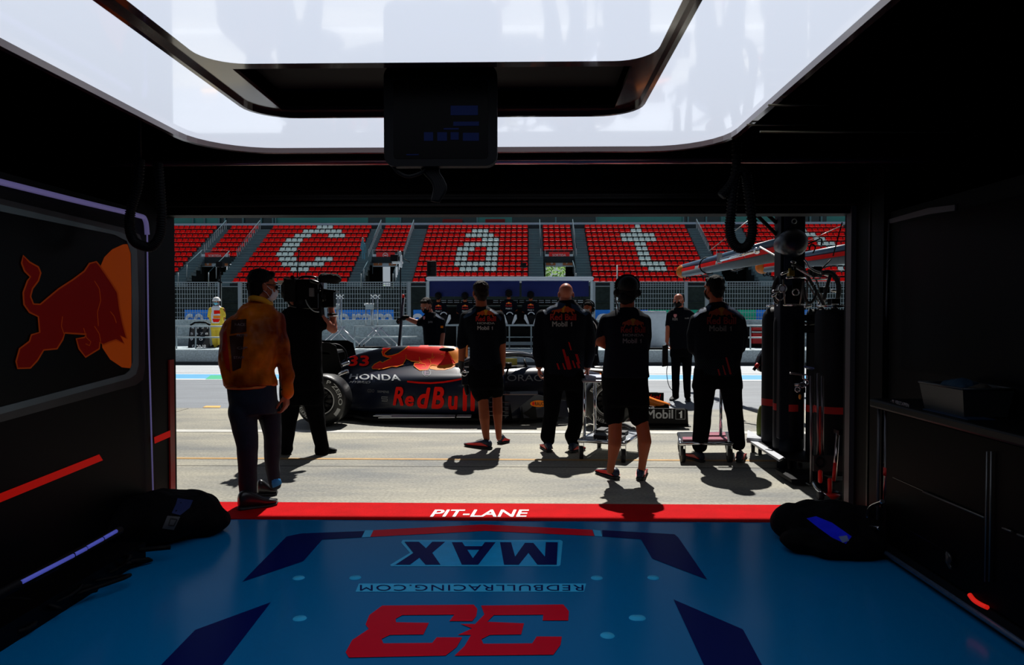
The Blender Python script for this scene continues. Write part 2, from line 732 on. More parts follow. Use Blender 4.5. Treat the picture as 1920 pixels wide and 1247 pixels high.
# painted lines on the lane
LW = mat('white line paint', (0.62, 0.66, 0.7), 0.5, var=0.15, vs=8)
LB = mat('blue line paint', (0.10, 0.36, 0.62), 0.5, var=0.12, vs=3)
LY = mat('worn yellow line paint', (0.42, 0.25, 0.09), 0.6, var=0.35, vs=14)
LGN = mat('green line paint', (0.04, 0.42, 0.22), 0.5, var=0.1)
def line(name, yA, yB, m, x0=-25, x1=25, z=0.004, lab=None):
    a, b = G(990, yA).y, G(990, yB).y
    return MB().bb((x0, min(a, b), 0.0), (x1, max(a, b), z)).build(name, m, kind='structure')
line('trim_1', 685.5, 701.5, ground_mat('pale road paint', (0.50, 0.53, 0.56), (0.33, 0.36, 0.39), 3, 0.5, 0.4, streak=(0.2, 2, 1)))
line('trim_2', 701.0, 703.0, LW)
line('trim_3', 703.0, 711.5, LB, z=0.003)
line('trim_4', 711.5, 713.5, LW)
line('trim_5', 808, 812.5, mat('worn white paint', (0.5, 0.5, 0.47), 0.55, var=0.35, vs=5), x0=-10, x1=12)
line('trim_6', 861.0, 863.5, LY, x0=-12, x1=12)
a0, a1 = G(322, 800), G(620, 800)
MB().prism([G(385, 711.5) , G(395, 704), G(436, 704), G(440, 711.5)], (0, 0, 0.006)).build('trim_7', LGN, kind='structure')
MB().prism([G(380, 764.5), G(386, 761.5), G(414, 761.5), G(412, 765)], (0, 0, 0.006)).build('trim_8', mat('orange line paint', (0.75, 0.42, 0.12), 0.5, var=0.3), kind='structure')
# joint lines in the concrete
j = MB()
for yj in (7.0, ):
    j.bb((-12, yj - 0.006, 0), (12, yj + 0.006, 0.002))
for xj in (-5.2, 4.3):
    j.bb((xj - 0.006, 5.7, 0), (xj + 0.006, 11.3, 0.002))
j.build('trim_9', mat('joint filler', (0.06, 0.055, 0.05), 0.8), kind='structure')

# red threshold strip
REDF = ground_mat('red floor paint', (0.50, 0.001, 0.004), (0.36, 0.001, 0.003), 6, 0.7, 0.03, bump=0.5, bs=150)
ys0, ys1 = G(990, 977).y, G(990, 945.5).y
strip = MB().bb((-2.75, ys0, -0.02), (2.75, ys1, 0.006)).build('trim_10', REDF, kind='structure')
c = [G(808, 955.5, 0.0075), G(992, 955.5, 0.0075), G(994, 969, 0.0075), G(806, 969, 0.0075)]
o = write3('pit_lane_lettering', 'PIT-LANE', c, WHITE, strip, bold=0.03, shear=0.25, label='white PIT-LANE lettering')

# ============================================================ GARAGE FLOOR
FLB = bpy.data.materials.new('blue epoxy floor')
FLB.use_nodes = True
nt = FLB.node_tree
b = nt.nodes['Principled BSDF']
b.inputs['Base Color'].default_value = (0.0, 0.165, 0.42, 1)
b.inputs['Roughness'].default_value = 0.16
b.inputs['Specular IOR Level'].default_value = 0.07
tc = nt.nodes.new('ShaderNodeTexCoord')
n1 = nt.nodes.new('ShaderNodeTexNoise')
n1.inputs['Scale'].default_value = 3.0
n1.inputs['Detail'].default_value = 6
bp = nt.nodes.new('ShaderNodeBump')
bp.inputs['Strength'].default_value = 0.05
bp.inputs['Distance'].default_value = 0.02
nt.links.new(tc.outputs['Object'], n1.inputs['Vector'])
nt.links.new(n1.outputs['Fac'], bp.inputs['Height'])
nt.links.new(bp.outputs[0], b.inputs['Normal'])
rr = nt.nodes.new('ShaderNodeMapRange')
rr.inputs['To Min'].default_value = 0.12
rr.inputs['To Max'].default_value = 0.24
nt.links.new(n1.outputs['Fac'], rr.inputs['Value'])
nt.links.new(rr.outputs[0], b.inputs['Roughness'])
floor = slab('floor', -3.4, 3.4, -6, ys0, -0.12, 0.0, FLB)

DBLUE = mat('dark blue floor film', (0.0, 0.006, 0.10), 0.3, spec=0.02, var=0.05)
LBLUE = mat('light blue floor film', (0.04, 0.52, 0.92), 0.25, spec=0.08, var=0.08)
FRED = mat('red floor film', (0.75, 0.001, 0.02), 0.3, spec=0.03, var=0.05)

def zf(x, y):   # coordinates read off an enlargement of the floor
    return (400 + x / 2.4, 900 + y / 2.4)
def zg(x, y):
    return (1100 + x / 2.341, 900 + y / 2.341)

def floor_poly(name, pts, m, z=0.002, label=None):
    vs, fs = poly2d(pts)
    mb = MB()
    mb.add([G(x, y, z) for x, y in vs], fs, False)
    return mb.build(name, m, floor, label=label)

floor_poly('chevron_marking', [zf(*p) for p in [(706, 256), (720, 226), (1215, 200), (1705, 224), (1715, 252), (1225, 229)]], FRED, label='red chevron')
floor_poly('end_marking', [zf(*p) for p in [(668, 258), (684, 226), (722, 226), (706, 256)]], LBLUE)
floor_poly('end_marking', [zf(*p) for p in [(1708, 224), (1742, 228), (1750, 254), (1717, 252)]], LBLUE)
floor_poly('arrow_marking', [zf(*p) for p in [(666, 258), (680, 230), (400, 240), (330, 254), (130, 458), (405, 365), (490, 268)]], DBLUE)
floor_poly('arrow_marking', [zg(*p) for p in [(68, 220), (385, 238), (402, 252), (530, 438), (288, 345), (238, 260), (70, 248)]], DBLUE)
floor_poly('arrow_marking', [(508, 1129), (366, 1181), (250, 1300), (250, 1420), (330, 1360)], DBLUE)
floor_poly('arrow_marking', [(1263, 1124), (1393, 1180), (1500, 1380), (1400, 1420)], DBLUE)

# name plate with inverted letters
floor_poly('name_plate', [zf(*p) for p in [(852, 270), (1562, 270), (1572, 276), (1562, 382), (1555, 388), (800, 388), (795, 382), (885, 328), (845, 282)]], LBLUE, 0.0015)
floor_poly('name_plate_field', [zf(*p) for p in [(866, 276), (1556, 276), (1547, 383), (812, 383), (900, 328)]], mat('mid blue film', (0.005, 0.40, 0.85), 0.25, spec=0.07), 0.0022)
def rot_text(name, s, x0, y0, x1, y1, m, bold, shear, z=0.003, space=1.0, label=None):
    # read from outside: turned half round on the floor
    tl, tr, br, bl = G(x0, y0, z), G(x1, y0, z), G(x1, y1, z), G(x0, y1, z)
    return write3(name, s, [br, bl, tl, tr], m, floor, bold, shear, space, label=label)
mb = MB()
for pts in ([(860, 278), (925, 278), (957, 307), (985, 278), (1043, 278), (985, 328), (1022, 381), (955, 381), (927, 350), (885, 381), (820, 381), (900, 328)],
            [(1073, 280), (1120, 280), (1168, 352), (1150, 381), (1118, 381)], [(1222, 280), (1270, 280), (1192, 381), (1150, 381), (1168, 352)], [(1130, 298), (1215, 298), (1206, 314), (1139, 314)],
            [(1290, 280), (1340, 280), (1358, 345), (1402, 283), (1440, 283), (1492, 345), (1496, 280), (1550, 280), (1545, 381), (1458, 381), (1418, 328), (1375, 381), (1308, 381)]):
    vs, fs = poly2d([zf(*p) for p in pts])
    mb.add([G(x, y, 0.0032) for x, y in vs], fs, False)
mb.build('short_name_lettering', DBLUE, floor)
floor_poly('address_plate', [zf(*p) for p in [(655, 466), (1678, 466), (1668, 503), (640, 503)]], LBLUE, 0.0015)
rot_text('address_lettering', 'REDBULLRACING.COM', 675, 1096.5, 1094, 1107.5, DBLUE, 0.0, 0.0, space=1.12)
L33 = [(760, 565), (1172, 561), (1188, 580), (1183, 612), (1165, 635), (1062, 635), (1085, 606), (850, 608), (820, 625), (822, 640), (970, 643), (945, 695), (795, 697), (757, 715), (765, 735), (985, 733), (1005, 708), (1120, 708), (1095, 752), (1045, 790), (610, 799), (595, 775), (625, 720), (700, 670), (685, 650), (702, 608)]
R33 = [(1205, 565), (1575, 560), (1600, 590), (1597, 632), (1482, 632), (1485, 606), (1262, 608), (1232, 638), (1398, 645), (1385, 695), (1245, 697), (1206, 716), (1215, 737), (1435, 735), (1455, 704), (1568, 705), (1562, 742), (1530, 786), (1085, 791), (1130, 748), (1160, 697), (1100, 697), (1165, 668), (1112, 648), (1178, 648), (1220, 605)]
floor_poly('number_marking', [zf(*p) for p in L33], FRED, 0.003, label='red racing number 33')
floor_poly('number_marking', [zf(*p) for p in R33], FRED, 0.003, label='red racing number 33')
for (x, y) in ((560, 1084), (666, 1083.5), (1119, 1084), (1225, 1083.5), (562, 1160), (1198, 1159), (1139, 1192), (1192, 1159)):
    p = G(x, y)
    MB().lathe(p, (0, 0, 1), [(0, 0.033), (0.004, 0.03), (0.005, 0.001)], 16, False).build('floor_stud', LBLUE, floor)

# ============================================================ GARAGE SHELL
WALLB = mat('black wall panel', (0.0012, 0.0012, 0.0016), 0.5, spec=0.07, var=0.2, vs=3)
BEAM = mat('dark beam', (0.003, 0.002, 0.002), 0.35, spec=0.15, var=0.2)
HEADER = mat('brown black header', (0.006, 0.004, 0.003), 0.6, spec=0.1, var=0.15, vs=2)
BLUEGREY = mat('grey edge trim', (0.055, 0.05, 0.055), 0.4, spec=0.4, var=0.1)
slab('wall_left', -3.4, -3.3, -6, 5.3, 0, 3.3, WALLB)
slab('wall_right', 3.3, 3.4, -6, 5.3, 0, 3.3, WALLB)
slab('wall_back', -3.4, 3.4, -6.1, -6, 0, 3.3, WALLB)
slab('ceiling', -3.4, 3.4, -6, 5.7, 3.2, 3.3, WALLB)
# front wall of the building with the door opening
xl = U(325, 600, YD + 0.1).x
xr = U(1597, 600, YD).x
ztop = U(960, 399, YD + 0.1).z
FAC = mat('facade', (0.18, 0.18, 0.18), 0.8, var=0.1)
hd = MB()
hd.bb((-3.4, YD - 0.05, ztop), (3.4, YD + 0.1, 3.2))
header = hd.build('wall_front', HEADER, kind='structure')
hb = MB()
for (pa, pb, ya, yb) in ((345, 565, 312, 358), (575, 1590, 316, 360)):
    a, b_ = U(pa, yb, YD - 0.08), U(pb, ya, YD - 0.08)
    hb.bb((a.x, YD - 0.075, a.z), (b_.x, YD - 0.05, b_.z))
hb.build('header_panel', mat('header panel', (0.012, 0.008, 0.005), 0.6, spec=0.12, var=0.15, vs=2), header)
rl = MB()
for yy in (366, 371, 383):
    p = U(960, yy, YD - 0.1)
    rl.bb((xl, YD - 0.1, p.z - 0.008), (xr, YD - 0.05, p.z + 0.008))
rl.build('door_track', mat('track metal', (0.012, 0.009, 0.007), 0.4, 0.2), header)
MB().bb((xl, YD - 0.04, ztop - 0.03), (xr, YD + 0.12, ztop + 0.04)).build('door_bottom_rail', BLACK, header)
# columns either side
lc = MB().bb((-3.3, 4.95, 0), (xl - 0.0, 5.55, 3.2)).build('trim_11', WALLB, kind='structure')
MB().bb((xl - 0.006, 5.43, 0), (xl + 0.012, 5.5, 1.1)).build('trim_12', mat('red edge', (0.25, 0.01, 0.008), 0.35, var=0.1), kind='structure')  # red column strip; its colour also paints reflected red low down
rc = MB().bb((xr, 4.95, 0), (3.3, 5.55, 3.2)).build('trim_13', WALLB, kind='structure')
MB().bb((xr - 0.035, 5.36, 0), (xr + 0.003, 5.44, ztop + 0.02)).build('trim_14', BLUEGREY, kind='structure')
for i, px in enumerate((1628,)):
    p = U(px, 600, 4.94)
    MB().bb((p.x, 4.93, 0), (p.x + 0.012, 4.95, 2.6)).build('trim_15', BEAM, kind='structure')
# outside: facade, neighbours and the overhang that shades the doorway
f1 = MB()
f1.bb((-30, 5.42, 0), (-3.4, 5.7, 7.5))
f1.build('facade_left', FAC, kind='structure')
MB().bb((3.4, 5.42, 0), (30, 5.7, 7.5)).build('facade_right', FAC, kind='structure')
MB().bb((-3.4, 5.42, 3.3), (3.4, 5.7, 7.5)).build('facade_over_door', FAC, kind='structure')
MB().bb((-30, 5.7, 4.42), (30, 8.42, 4.7)).build('balcony_slab', FAC, kind='structure')

# red light stripes on the left wall
REDW = mat('red wall stripe', (0.20, 0.002, 0.001), 0.4, var=0.05, spec=0.05, emit=(1, 0.01, 0.005), es=0.20)
XL = -2.5
pl = MB()
pl.bb((-3.3, 0.4, 0), (XL, 4.94, 2.11))
leftpanel = pl.build('wall_panel', WALLB, label='long black garage side panel on the left, red stripe and bull window in it', cat='partition')
def wall_poly(name, pts, X, m, parent, lift=0.004, label=None, step=None):
    vs, fs = poly2d(pts, step)
    sgn = 1 if X < 0 else -1
    mb = MB()
    mb.add([W(x, y, X + sgn * lift) for x, y in vs], fs, False)
    return mb.build(name, m, parent, label=label)
wall_poly('light_stripe', [(-80, 957), (186, 852), (193, 863), (-80, 975)], XL, REDW, leftpanel, label='glowing red stripe')
wall_poly('column_stripe', [(289, 820), (319, 807), (320, 819), (290, 832)], -2.49, REDW, lc)

# window box with the bull
fr = MB()
LIL = mat('lilac tube', (0.15, 0.13, 0.3), 0.3, var=0.05, emit=(0.36, 0.31, 0.75), es=0.15)
DFR = mat('smoked frame', (0.02, 0.018, 0.018), 0.3, spec=0.3, var=0.5, vs=5)
GFR = mat('pale grey frame', (0.07, 0.09, 0.09), 0.3, spec=0.4, var=0.5, vs=3)
path = [W(-260, 277, XL + 0.02), W(0, 341, XL + 0.02), W(150, 378, XL + 0.02), W(255, 403, XL + 0.02), W(272, 412, XL + 0.02), W(276, 440, XL + 0.02)]
path = path + [W(278, 600, XL + 0.02), W(283, 780, XL + 0.02), W(287, 922, XL + 0.02)]
MB().tube(path[:6], 0.015, 10, sub=5).build('top_tube', LIL, leftpanel, label='lilac tube')
MB().tube(path[5:], 0.005, 8).build('edge_tube', LIL, leftpanel)
def band(pts_in, pts_out, X, m, name, lift=0.01, th=0.02):
    mb = MB()
    n = len(pts_in)
    vs = [W(x, y, X + lift) for x, y in pts_in] + [W(x, y, X + lift) for x, y in pts_out]
    vs += [v - Vector((th, 0, 0)) for v in vs]
    fs = []
    for i in range(n - 1):
        fs += [(i, i + 1, n + i + 1, n + i), (2 * n + i, 3 * n + i, 3 * n + i + 1, 2 * n + i + 1), (i, 2 * n + i, 2 * n + i + 1, i + 1), (n + i, n + i + 1, 3 * n + i + 1, 3 * n + i)]
    mb.add(vs, fs, False)
    return mb.build(name, m, leftpanel)
outer = [(-300, 300), (0, 372), (235, 428), (262, 440), (271, 465), (272, 560), (272, 690), (268, 712), (255, 722), (0, 792), (-300, 868)]
mid = [(-300, 315), (0, 383), (228, 436), (250, 448), (257, 470), (260, 560), (260, 685), (255, 702), (243, 710), (0, 777), (-300, 850)]
inner = [(-300, 330), (0, 396), (215, 440), (238, 452), (246, 475), (248, 560), (249, 680), (244, 695), (235, 702), (0, 764), (-300, 832)]
band(mid, outer, XL, DFR, 'outer_frame')
band(inner, mid, XL, GFR, 'inner_frame', 0.012)
wall_poly('screen_face', inner, XL, mat('screen black', (0.001, 0.001, 0.0015), 0.3, spec=0.06), leftpanel, 0.006)
def zb(x, y):
    return (x / 2.711, 320 + y / 2.711)
DRED = mat('dim red backlit print', (0.06, 0.001, 0.001), 0.4, spec=0.04, var=0.12, vs=4, emit=(1, 0.01, 0.0), es=0.026)
DOR = mat('dim orange backlit print', (0.12, 0.02, 0.002), 0.4, spec=0.04, var=0.1, emit=(1, 0.10, 0.003), es=0.06)
DSUN = mat('dim sun backlit print', (0.12, 0.03, 0.004), 0.4, spec=0.04, var=0.25, vs=2, emit=(1, 0.12, 0.004), es=0.10)
bull = [(118, 432), (150, 465), (195, 490), (207, 520), (195, 560), (165, 600), (155, 640), (170, 678), (205, 680), (240, 650), (300, 600), (370, 555), (430, 510), (455, 472), (490, 463), (512, 490), (560, 560), (598, 620), (608, 700), (625, 780), (645, 855), (612, 838), (632, 880), (590, 860), (555, 872), (525, 885), (508, 872), (505, 905), (435, 948), (402, 905), (388, 855), (430, 848), (440, 832), (330, 825), (318, 860), (290, 905), (222, 912), (190, 965), (155, 1003), (90, 1005), (82, 970), (100, 905), (150, 868), (160, 835), (202, 822), (195, 742), (150, 720), (122, 680), (118, 620), (140, 560), (155, 540), (125, 510), (110, 470)]
wall_poly('sun_emblem', [zb(*p) for p in [(668, 372), (625, 375), (570, 400), (530, 440), (505, 500), (500, 640), (520, 900), (560, 960), (620, 1000), (668, 1005)]], XL, DSUN, leftpanel, 0.008)
wall_poly('bull_emblem', [zb(*p) for p in bull], XL, DRED, leftpanel, 0.010, label='dark red bull')
vs, fs = ribbon2d([zb(*p) for p in bull], 3.0)
mb = MB(); mb.add([W(x, y, XL + 0.012) for x, y in vs], fs, False); mb.build('bull_outline', DOR, leftpanel)
for ln in ([(480, 560), (505, 600), (512, 660), (495, 720), (500, 790)], [(318, 740), (312, 790), (325, 830)], [(425, 800), (440, 850), (462, 870), (455, 890), (435, 880)], [(560, 715), (580, 740), (592, 775)], [(480, 790), (505, 830), (512, 870)]):
    vs, fs = ribbon2d([zb(*p) for p in ln], 1.6, False)
    mb = MB(); mb.add([W(x, y, XL + 0.012) for x, y in vs], fs, False); mb.build('bull_outline', DOR, leftpanel)

# ============================================================ CEILING LIGHT
ZL = 2.45
def P2(px, py, z=ZL):
    return G(px, py, z)
def rrect(x0, x1, y0, y1, r, n=8, corners=(1, 1, 1, 1)):
    pts = []
    for k, (cx, cy, a) in enumerate(((x1 - r, y1 - r, 0), (x0 + r, y1 - r, 90), (x0 + r, y0 + r, 180), (x1 - r, y0 + r, 270))):
        for i in range(n + 1):
            t = R(a + 90 * i / n)
            pts.append((cx + r * math.cos(t), cy + r * math.sin(t)))
    return pts
LGT = mat('luminous ceiling film', (0.45, 0.5, 0.58), 0.08, spec=0.5, var=0.02, vs=1.5, emit=(0.80, 0.87, 1.0), es=0.92, coat=0.6, coatr=0.03)
FRM = mat('glossy maroon frame', (0.08, 0.024, 0.02), 0.12, spec=0.7, var=0.25, vs=4, coat=0.5)
cx0, cx1, cyf = -1.94, 1.14, 4.55
ix0, ix1, iyf = -1.40, 0.56, 3.84
kx0, kx1, kyf = -1.30, 0.50, 3.03
yb_ = 0.9
lamp = thing('ceiling_light', 'huge glowing white light panel with rounded corners hanging over the garage', 'light', (-0.4, 1.5, ZL))
def ring_panel(outer, inner, z, m, name, th=0.02):
    mb = MB()
    n = len(outer)
    vs = [(x, y, z) for x, y in outer] + [(x, y, z) for x, y in inner] + [(x, y, z + th) for x, y in outer] + [(x, y, z + th) for x, y in inner]
    fs = []
    for i in range(n):
        j = (i + 1) % n
        fs += [(i, j, n + j, n + i), (2 * n + i, 3 * n + i, 3 * n + j, 2 * n + j), (i, 2 * n + i, 2 * n + j, j), (n + i, n + j, 3 * n + j, 3 * n + i)]
    mb.add(vs, fs, False)
    return mb.build(name, m, lamp)
oo = rrect(cx0, cx1, yb_, cyf, 0.42)
ii = rrect(ix0, ix1, yb_ + 0.6, iyf, 0.22)
ring_panel(oo, ii, ZL, LGT, 'light_ring')
kk = rrect(kx0, kx1, yb_ + 0.75, kyf, 0.16)
MB().prism([(x, y, ZL) for x, y in kk], (0, 0, 0.02)).build('light_centre', LGT, lamp)
o2 = rrect(cx0 - 0.03, cx1 + 0.03, yb_ - 0.03, cyf + 0.03, 0.44)
ring_panel(o2, oo, ZL - 0.03, FRM, 'outer_rim', 0.16)
i2 = rrect(ix0 + 0.02, ix1 - 0.02, yb_ + 0.62, iyf - 0.02, 0.2)
ring_panel(ii, i2, ZL - 0.008, FRM, 'inner_rim', 0.12)
# maroon plate between the ring and the centre, with a dark opening
hole = [(x, y) for x, y in rrect(-1.24, 0.43, 3.13, 3.76, 0.10)]
pf = MB()
za = ZL + 0.012
pf.bb((ix0, kyf - 0.1, za), (-1.24, iyf, za + 0.02))
pf.bb((0.43, kyf - 0.1, za), (ix1, iyf, za + 0.02))
pf.bb((-1.24, 3.76, za), (0.43, iyf, za + 0.02))
pf.bb((-1.24, kyf - 0.1, za), (0.43, 3.13, za + 0.02))
pf.bb((ix0, yb_ + 0.6, za), (kx0 + 0.02, kyf - 0.1, za + 0.02))
pf.bb((kx1 - 0.02, yb_ + 0.6, za), (ix1, kyf - 0.1, za + 0.02))
pf.build('frame_plate', FRM, lamp)
ob = MB()
ob.bb((-1.26, 3.1, ZL + 0.25), (0.45, 3.8, ZL + 0.27))
ob.bb((-1.26, 3.1, ZL + 0.03), (-1.24, 3.8, ZL + 0.25)).bb((0.43, 3.1, ZL + 0.03), (0.45, 3.8, ZL + 0.25))
ob.bb((-1.24, 3.76, ZL + 0.03), (0.43, 3.8, ZL + 0.25)).bb((-1.24, 3.1, ZL + 0.03), (0.43, 3.13, ZL + 0.25))
ob.build('recess', mat('recess black', (0.001, 0.001, 0.001), 0.9, spec=0.0), lamp)
MB().bb((cx0, yb_, ZL + 0.1), (cx1, cyf, ZL + 0.13)).build('back_plate', BLACK, lamp)
hg = MB()
for hx in (-1.7, 0.9):
    for hy in (1.2, 4.2):
        hg.cyl((hx, hy, ZL + 0.12), (hx, hy, 3.21), 0.012)
hg.build('hanger', BLACK, lamp)

# cross beam in front of the light
bm_ = MB()
zb0 = U(900, 303, 4.75).z
bm_.bb((-3.3, 4.70, zb0 + 0.015), (3.3, 4.93, 2.9))
beam = bm_.build('ceiling_beam', BEAM, label='long black beam across the garage in front of the light panel', cat='beam')
tb = MB().cyl((-3.3, 4.74, zb0), (3.3, 4.74, zb0), 0.022, n=16)
tb.build('rounded_edge', mat('maroon edge trim', (0.55, 0.26, 0.28), 0.14, 0.8, var=0.1), beam)  # reddish tint paints the bounce from the red floor strip
dk = MB()
for (pa, pb, y1, yy) in ((1425, 1790, 247, 3.6), (1400, 1515, 234, 3.9), (1440, 1555, 197, 3.5)):
    a, b_ = U(pa, y1, yy), U(pb, y1 + (1 if pa == 1425 else 0), yy)
    dk = MB().cyl(a, b_, 0.0045, n=8)
    dk.build('ceiling_rail', mat('dim brass rail', (0.12, 0.10, 0.06), 0.3, 0.6), None, label='thin dull metal rail under the dark ceiling, %s' % {247: 'lowest and longest one', 234: 'middle one beside the light panel', 197: 'upper short one'}[y1], cat='rail')

# ============================================================ HANGING SCREEN
SY = 3.3
sc = thing('hanging_monitor', 'small black monitor hanging from the ceiling centre with bluish screen', 'monitor', (U(826, 240, SY).x, SY, U(826, 312, SY).z))
a, b_ = U(720, 312, SY), U(932, 120, SY)
hs = MB()
pp = [(x, z) for x, z in rrect(a.x, b_.x, a.z, b_.z, 0.05)]
hs.prism([(x, SY, z) for x, z in pp], (0, 0.05, 0))
hs.build('casing', BLACK, sc)
a, b_ = U(738, 298, SY), U(915, 150, SY)
pn = MB()
pp = rrect(a.x, b_.x, a.z, b_.z, 0.015)
pn.prism([(x, SY - 0.002, z) for x, z in pp], (0, 0.004, 0))
scr = pn.build('screen', mat('dark screen', (0.0005, 0.0005, 0.001), 0.25, spec=0.04), sc)
SBL = mat('dim blue screen glow', (0.001, 0.002, 0.01), 0.3, spec=0.05, emit=(0.01, 0.04, 0.30), es=0.045, var=0.3)
sb = MB()
for (x0, y0, x1, y1) in ((845, 198, 896, 216), (850, 228, 898, 236), (832, 240, 860, 243), (795, 248, 812, 264), (820, 248, 838, 264), (845, 248, 860, 262), (868, 249, 898, 264), (762, 289, 785, 291)):
    a, b_ = U(x0, y1, SY - 0.004), U(x1, y0, SY - 0.004)
    sb.bb((a.x, SY - 0.005, a.z), (b_.x, SY - 0.003, b_.z))
sb.build('screen_image', SBL, scr)
MB().cyl(U(826, 130, SY + 0.03), (U(826, 130, SY + 0.03).x, SY + 0.03, 3.2), 0.02).build('ceiling_pole', BLACK, sc)
cb = MB()
cb.tube([U(735, 308, SY + 0.03), U(745, 322, SY + 0.03), U(765, 331, SY + 0.03), U(790, 324, SY + 0.03), U(800, 312, SY + 0.03)], 0.007, sub=5)
for k in range(5):
    cb.tube([U(792 + k * 7, 312, SY + 0.05), U(800 + k * 5, 325, SY + 0.05), U(812 + k * 4, 338, SY + 0.05), U(817 + k * 4, 355, SY + 0.05), U(812 + k * 2, 378, SY + 0.05)], [0.012] * 21, sub=5)
cb.build('cable_bundle', BLACK, sc)

# ============================================================ GRANDSTAND
ROWS = 12
YT, YB = 67.3, 58.1
DY = (YT - YB) / 11
DZ = 5.22 / 11
def rowY(r): return YT - r * DY
def rowZ(r): return 9.54 - r * DZ - 0.42    # tread height; seat top 0.42 above
blocks = [(-37.2, 18, 0, 12), (-26.9, 5, 0, 7), (-23.1, 18, 0, 12), (-12.9, 5, 0, 6), (-9.0, 18, 0, 12), (1.3, 5, 0, 6), (5.05, 18, 0, 12), (15.3, 5, 0, 7), (19.0, 18, 0, 12)]
portals = [(-27.4, -24.2), (-13.4, -10.2), (0.9, 4.0), (14.9, 18.2)]
gs = MB()
def strip_ranges(r):
    if r < 7:
        return [(-42, 34)]
    xs = [-42]
    for a, b_ in portals:
        xs += [a, b_]
    xs += [34]
    return list(zip(xs[0::2], xs[1::2]))
st = MB()
for r in range(-1, 12):
    y, z = rowY(r), rowZ(r)
    for a, b_ in strip_ranges(r):
        st.bb((a, y - DY / 2 - 0.1, z - DZ - 0.04), (b_, y + DY / 2 + 0.02, z))
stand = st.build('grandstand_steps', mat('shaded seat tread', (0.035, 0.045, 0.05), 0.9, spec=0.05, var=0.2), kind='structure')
# finer stair treads in the aisles
aisles = [(-28.15, -26.95), (-24.35, -23.15), (-14.05, -12.95), (-10.35, -9.05), (0.05, 1.25), (3.85, 5.0), (14.15, 15.25), (17.85, 18.95)]
s2 = MB()
for a, b_ in aisles:
    for r in range(0, 12):
        y, z = rowY(r), rowZ(r)
        s2.bb((a, y - DY / 2 - 0.45, z - DZ - 0.02), (b_, y - DY / 2, z - DZ / 2))
        s2.bb((a, y - DY / 2 - 0.12, z - DZ / 2), (b_, y + DY / 2, z + 0.015))
s2.build('stair_treads', mat('aisle concrete', (0.13, 0.19, 0.21), 0.85, spec=0.1, var=0.2, vs=1), kind='structure')
# foot wall with dark band below the rows, and the wall under the stand
zb_ = rowZ(12) - DZ
fw = MB()
fw.bb((-42, YB - 1.0, 0), (34, YB - 0.8, rowZ(11) - 0.25))
for k in range(4):
    fw.bb((-42, YB - 1.1, 0.5 + k * 0.62), (34, YB - 0.98, 0.6 + k * 0.62))
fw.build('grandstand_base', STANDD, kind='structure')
uw = MB()
xs = [-42, -26.9, -26.2, -24.9, -24.7, -12.9, -12.2, -11.75, -11.2, 1.55, 3.3, 15.6, 16.2, 34]
for a, b_ in zip(xs[0::2], xs[1::2]):
    uw.bb((a, 66, 0), (b_, 66.2, 7.9))
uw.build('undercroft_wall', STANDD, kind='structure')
sd = MB()
for a, b_ in portals:
    for x in (a, b_):
        sd.prism([(x - 0.06, YB - 1.2, 1.0), (x - 0.06, 62.6, 1.0), (x - 0.06, 62.6, rowZ(6) - 0.2), (x - 0.06, YB - 1.2, rowZ(12) - 0.6)], (0.12, 0, 0))
sd.build('portal_side_wall', STANDD, kind='structure')
# concourse above
cw = MB()
cw.bb((-60, 68.4, 9.0), (55, 68.7, U(960, 417.5, 68.4).z))
cw.build('concourse_ledge', mat('pale ledge', (0.62, 0.74, 0.86), 0.6, var=0.08), kind='structure')
TEAL = mat('teal glazing', (0.02, 0.24, 0.22), 0.25, spec=0.5, var=0.2, vs=0.4)
TEALD = mat('dark glazing', (0.004, 0.03, 0.033), 0.25, spec=0.5, var=0.3, vs=0.4)
zc = U(960, 417.5, 68.6).z
segs = [(250, 409, TEAL), (409, 515, TEALD), (515, 690, TEAL), (690, 723, TEALD), (723, 752, TEAL), (752, 895, TEALD), (895, 960, TEAL), (960, 1040, TEALD), (1040, 1118, TEALD), (1118, 1280, TEAL), (1280, 1350, TEALD), (1350, 1500, TEAL), (1500, 1550, TEALD), (1550, 1700, TEAL)]
cb = bpy.data.objects.new('concourse_building', None)
COL.objects.link(cb)
cb.location = (0, 70, 9)
tag(cb, 'low teal glass building along the top of the grandstand', 'building')
for a, b_, m_ in segs:
    A, B = U(a, 410, 70), U(b_, 410, 70)
    MB().bb((A.x, 70, zc - 0.5), (B.x, 70.2, 11.75)).build('glass_bay', m_, cb)
for px in (362, 384, 411, 422, 456, 490, 512, 517, 751, 895, 1042, 1118, 1281, 1290, 1324, 1353, 1500, 1519, 1540):
    A = U(px, 410, 69.9)
    MB().bb((A.x - 0.07, 69.8, zc - 0.5), (A.x + 0.07, 69.95, 11.75)).build('mullion', mat('mullion', (0.10, 0.22, 0.25), 0.5), cb)
MB().bb((-60, 69.5, 11.7), (55, 72, 11.9)).build('eave', STANDD, cb)
for px in (845, 925):
    A, B = U(px - 15, 417, 69.4), U(px + 22, 411, 69.4)
    MB().bb((A.x, 69.3, A.z - 0.3), (B.x, 69.5, B.z)).build('red_planter', mat('dim red', (0.2, 0.01, 0.01), 0.6), cb)

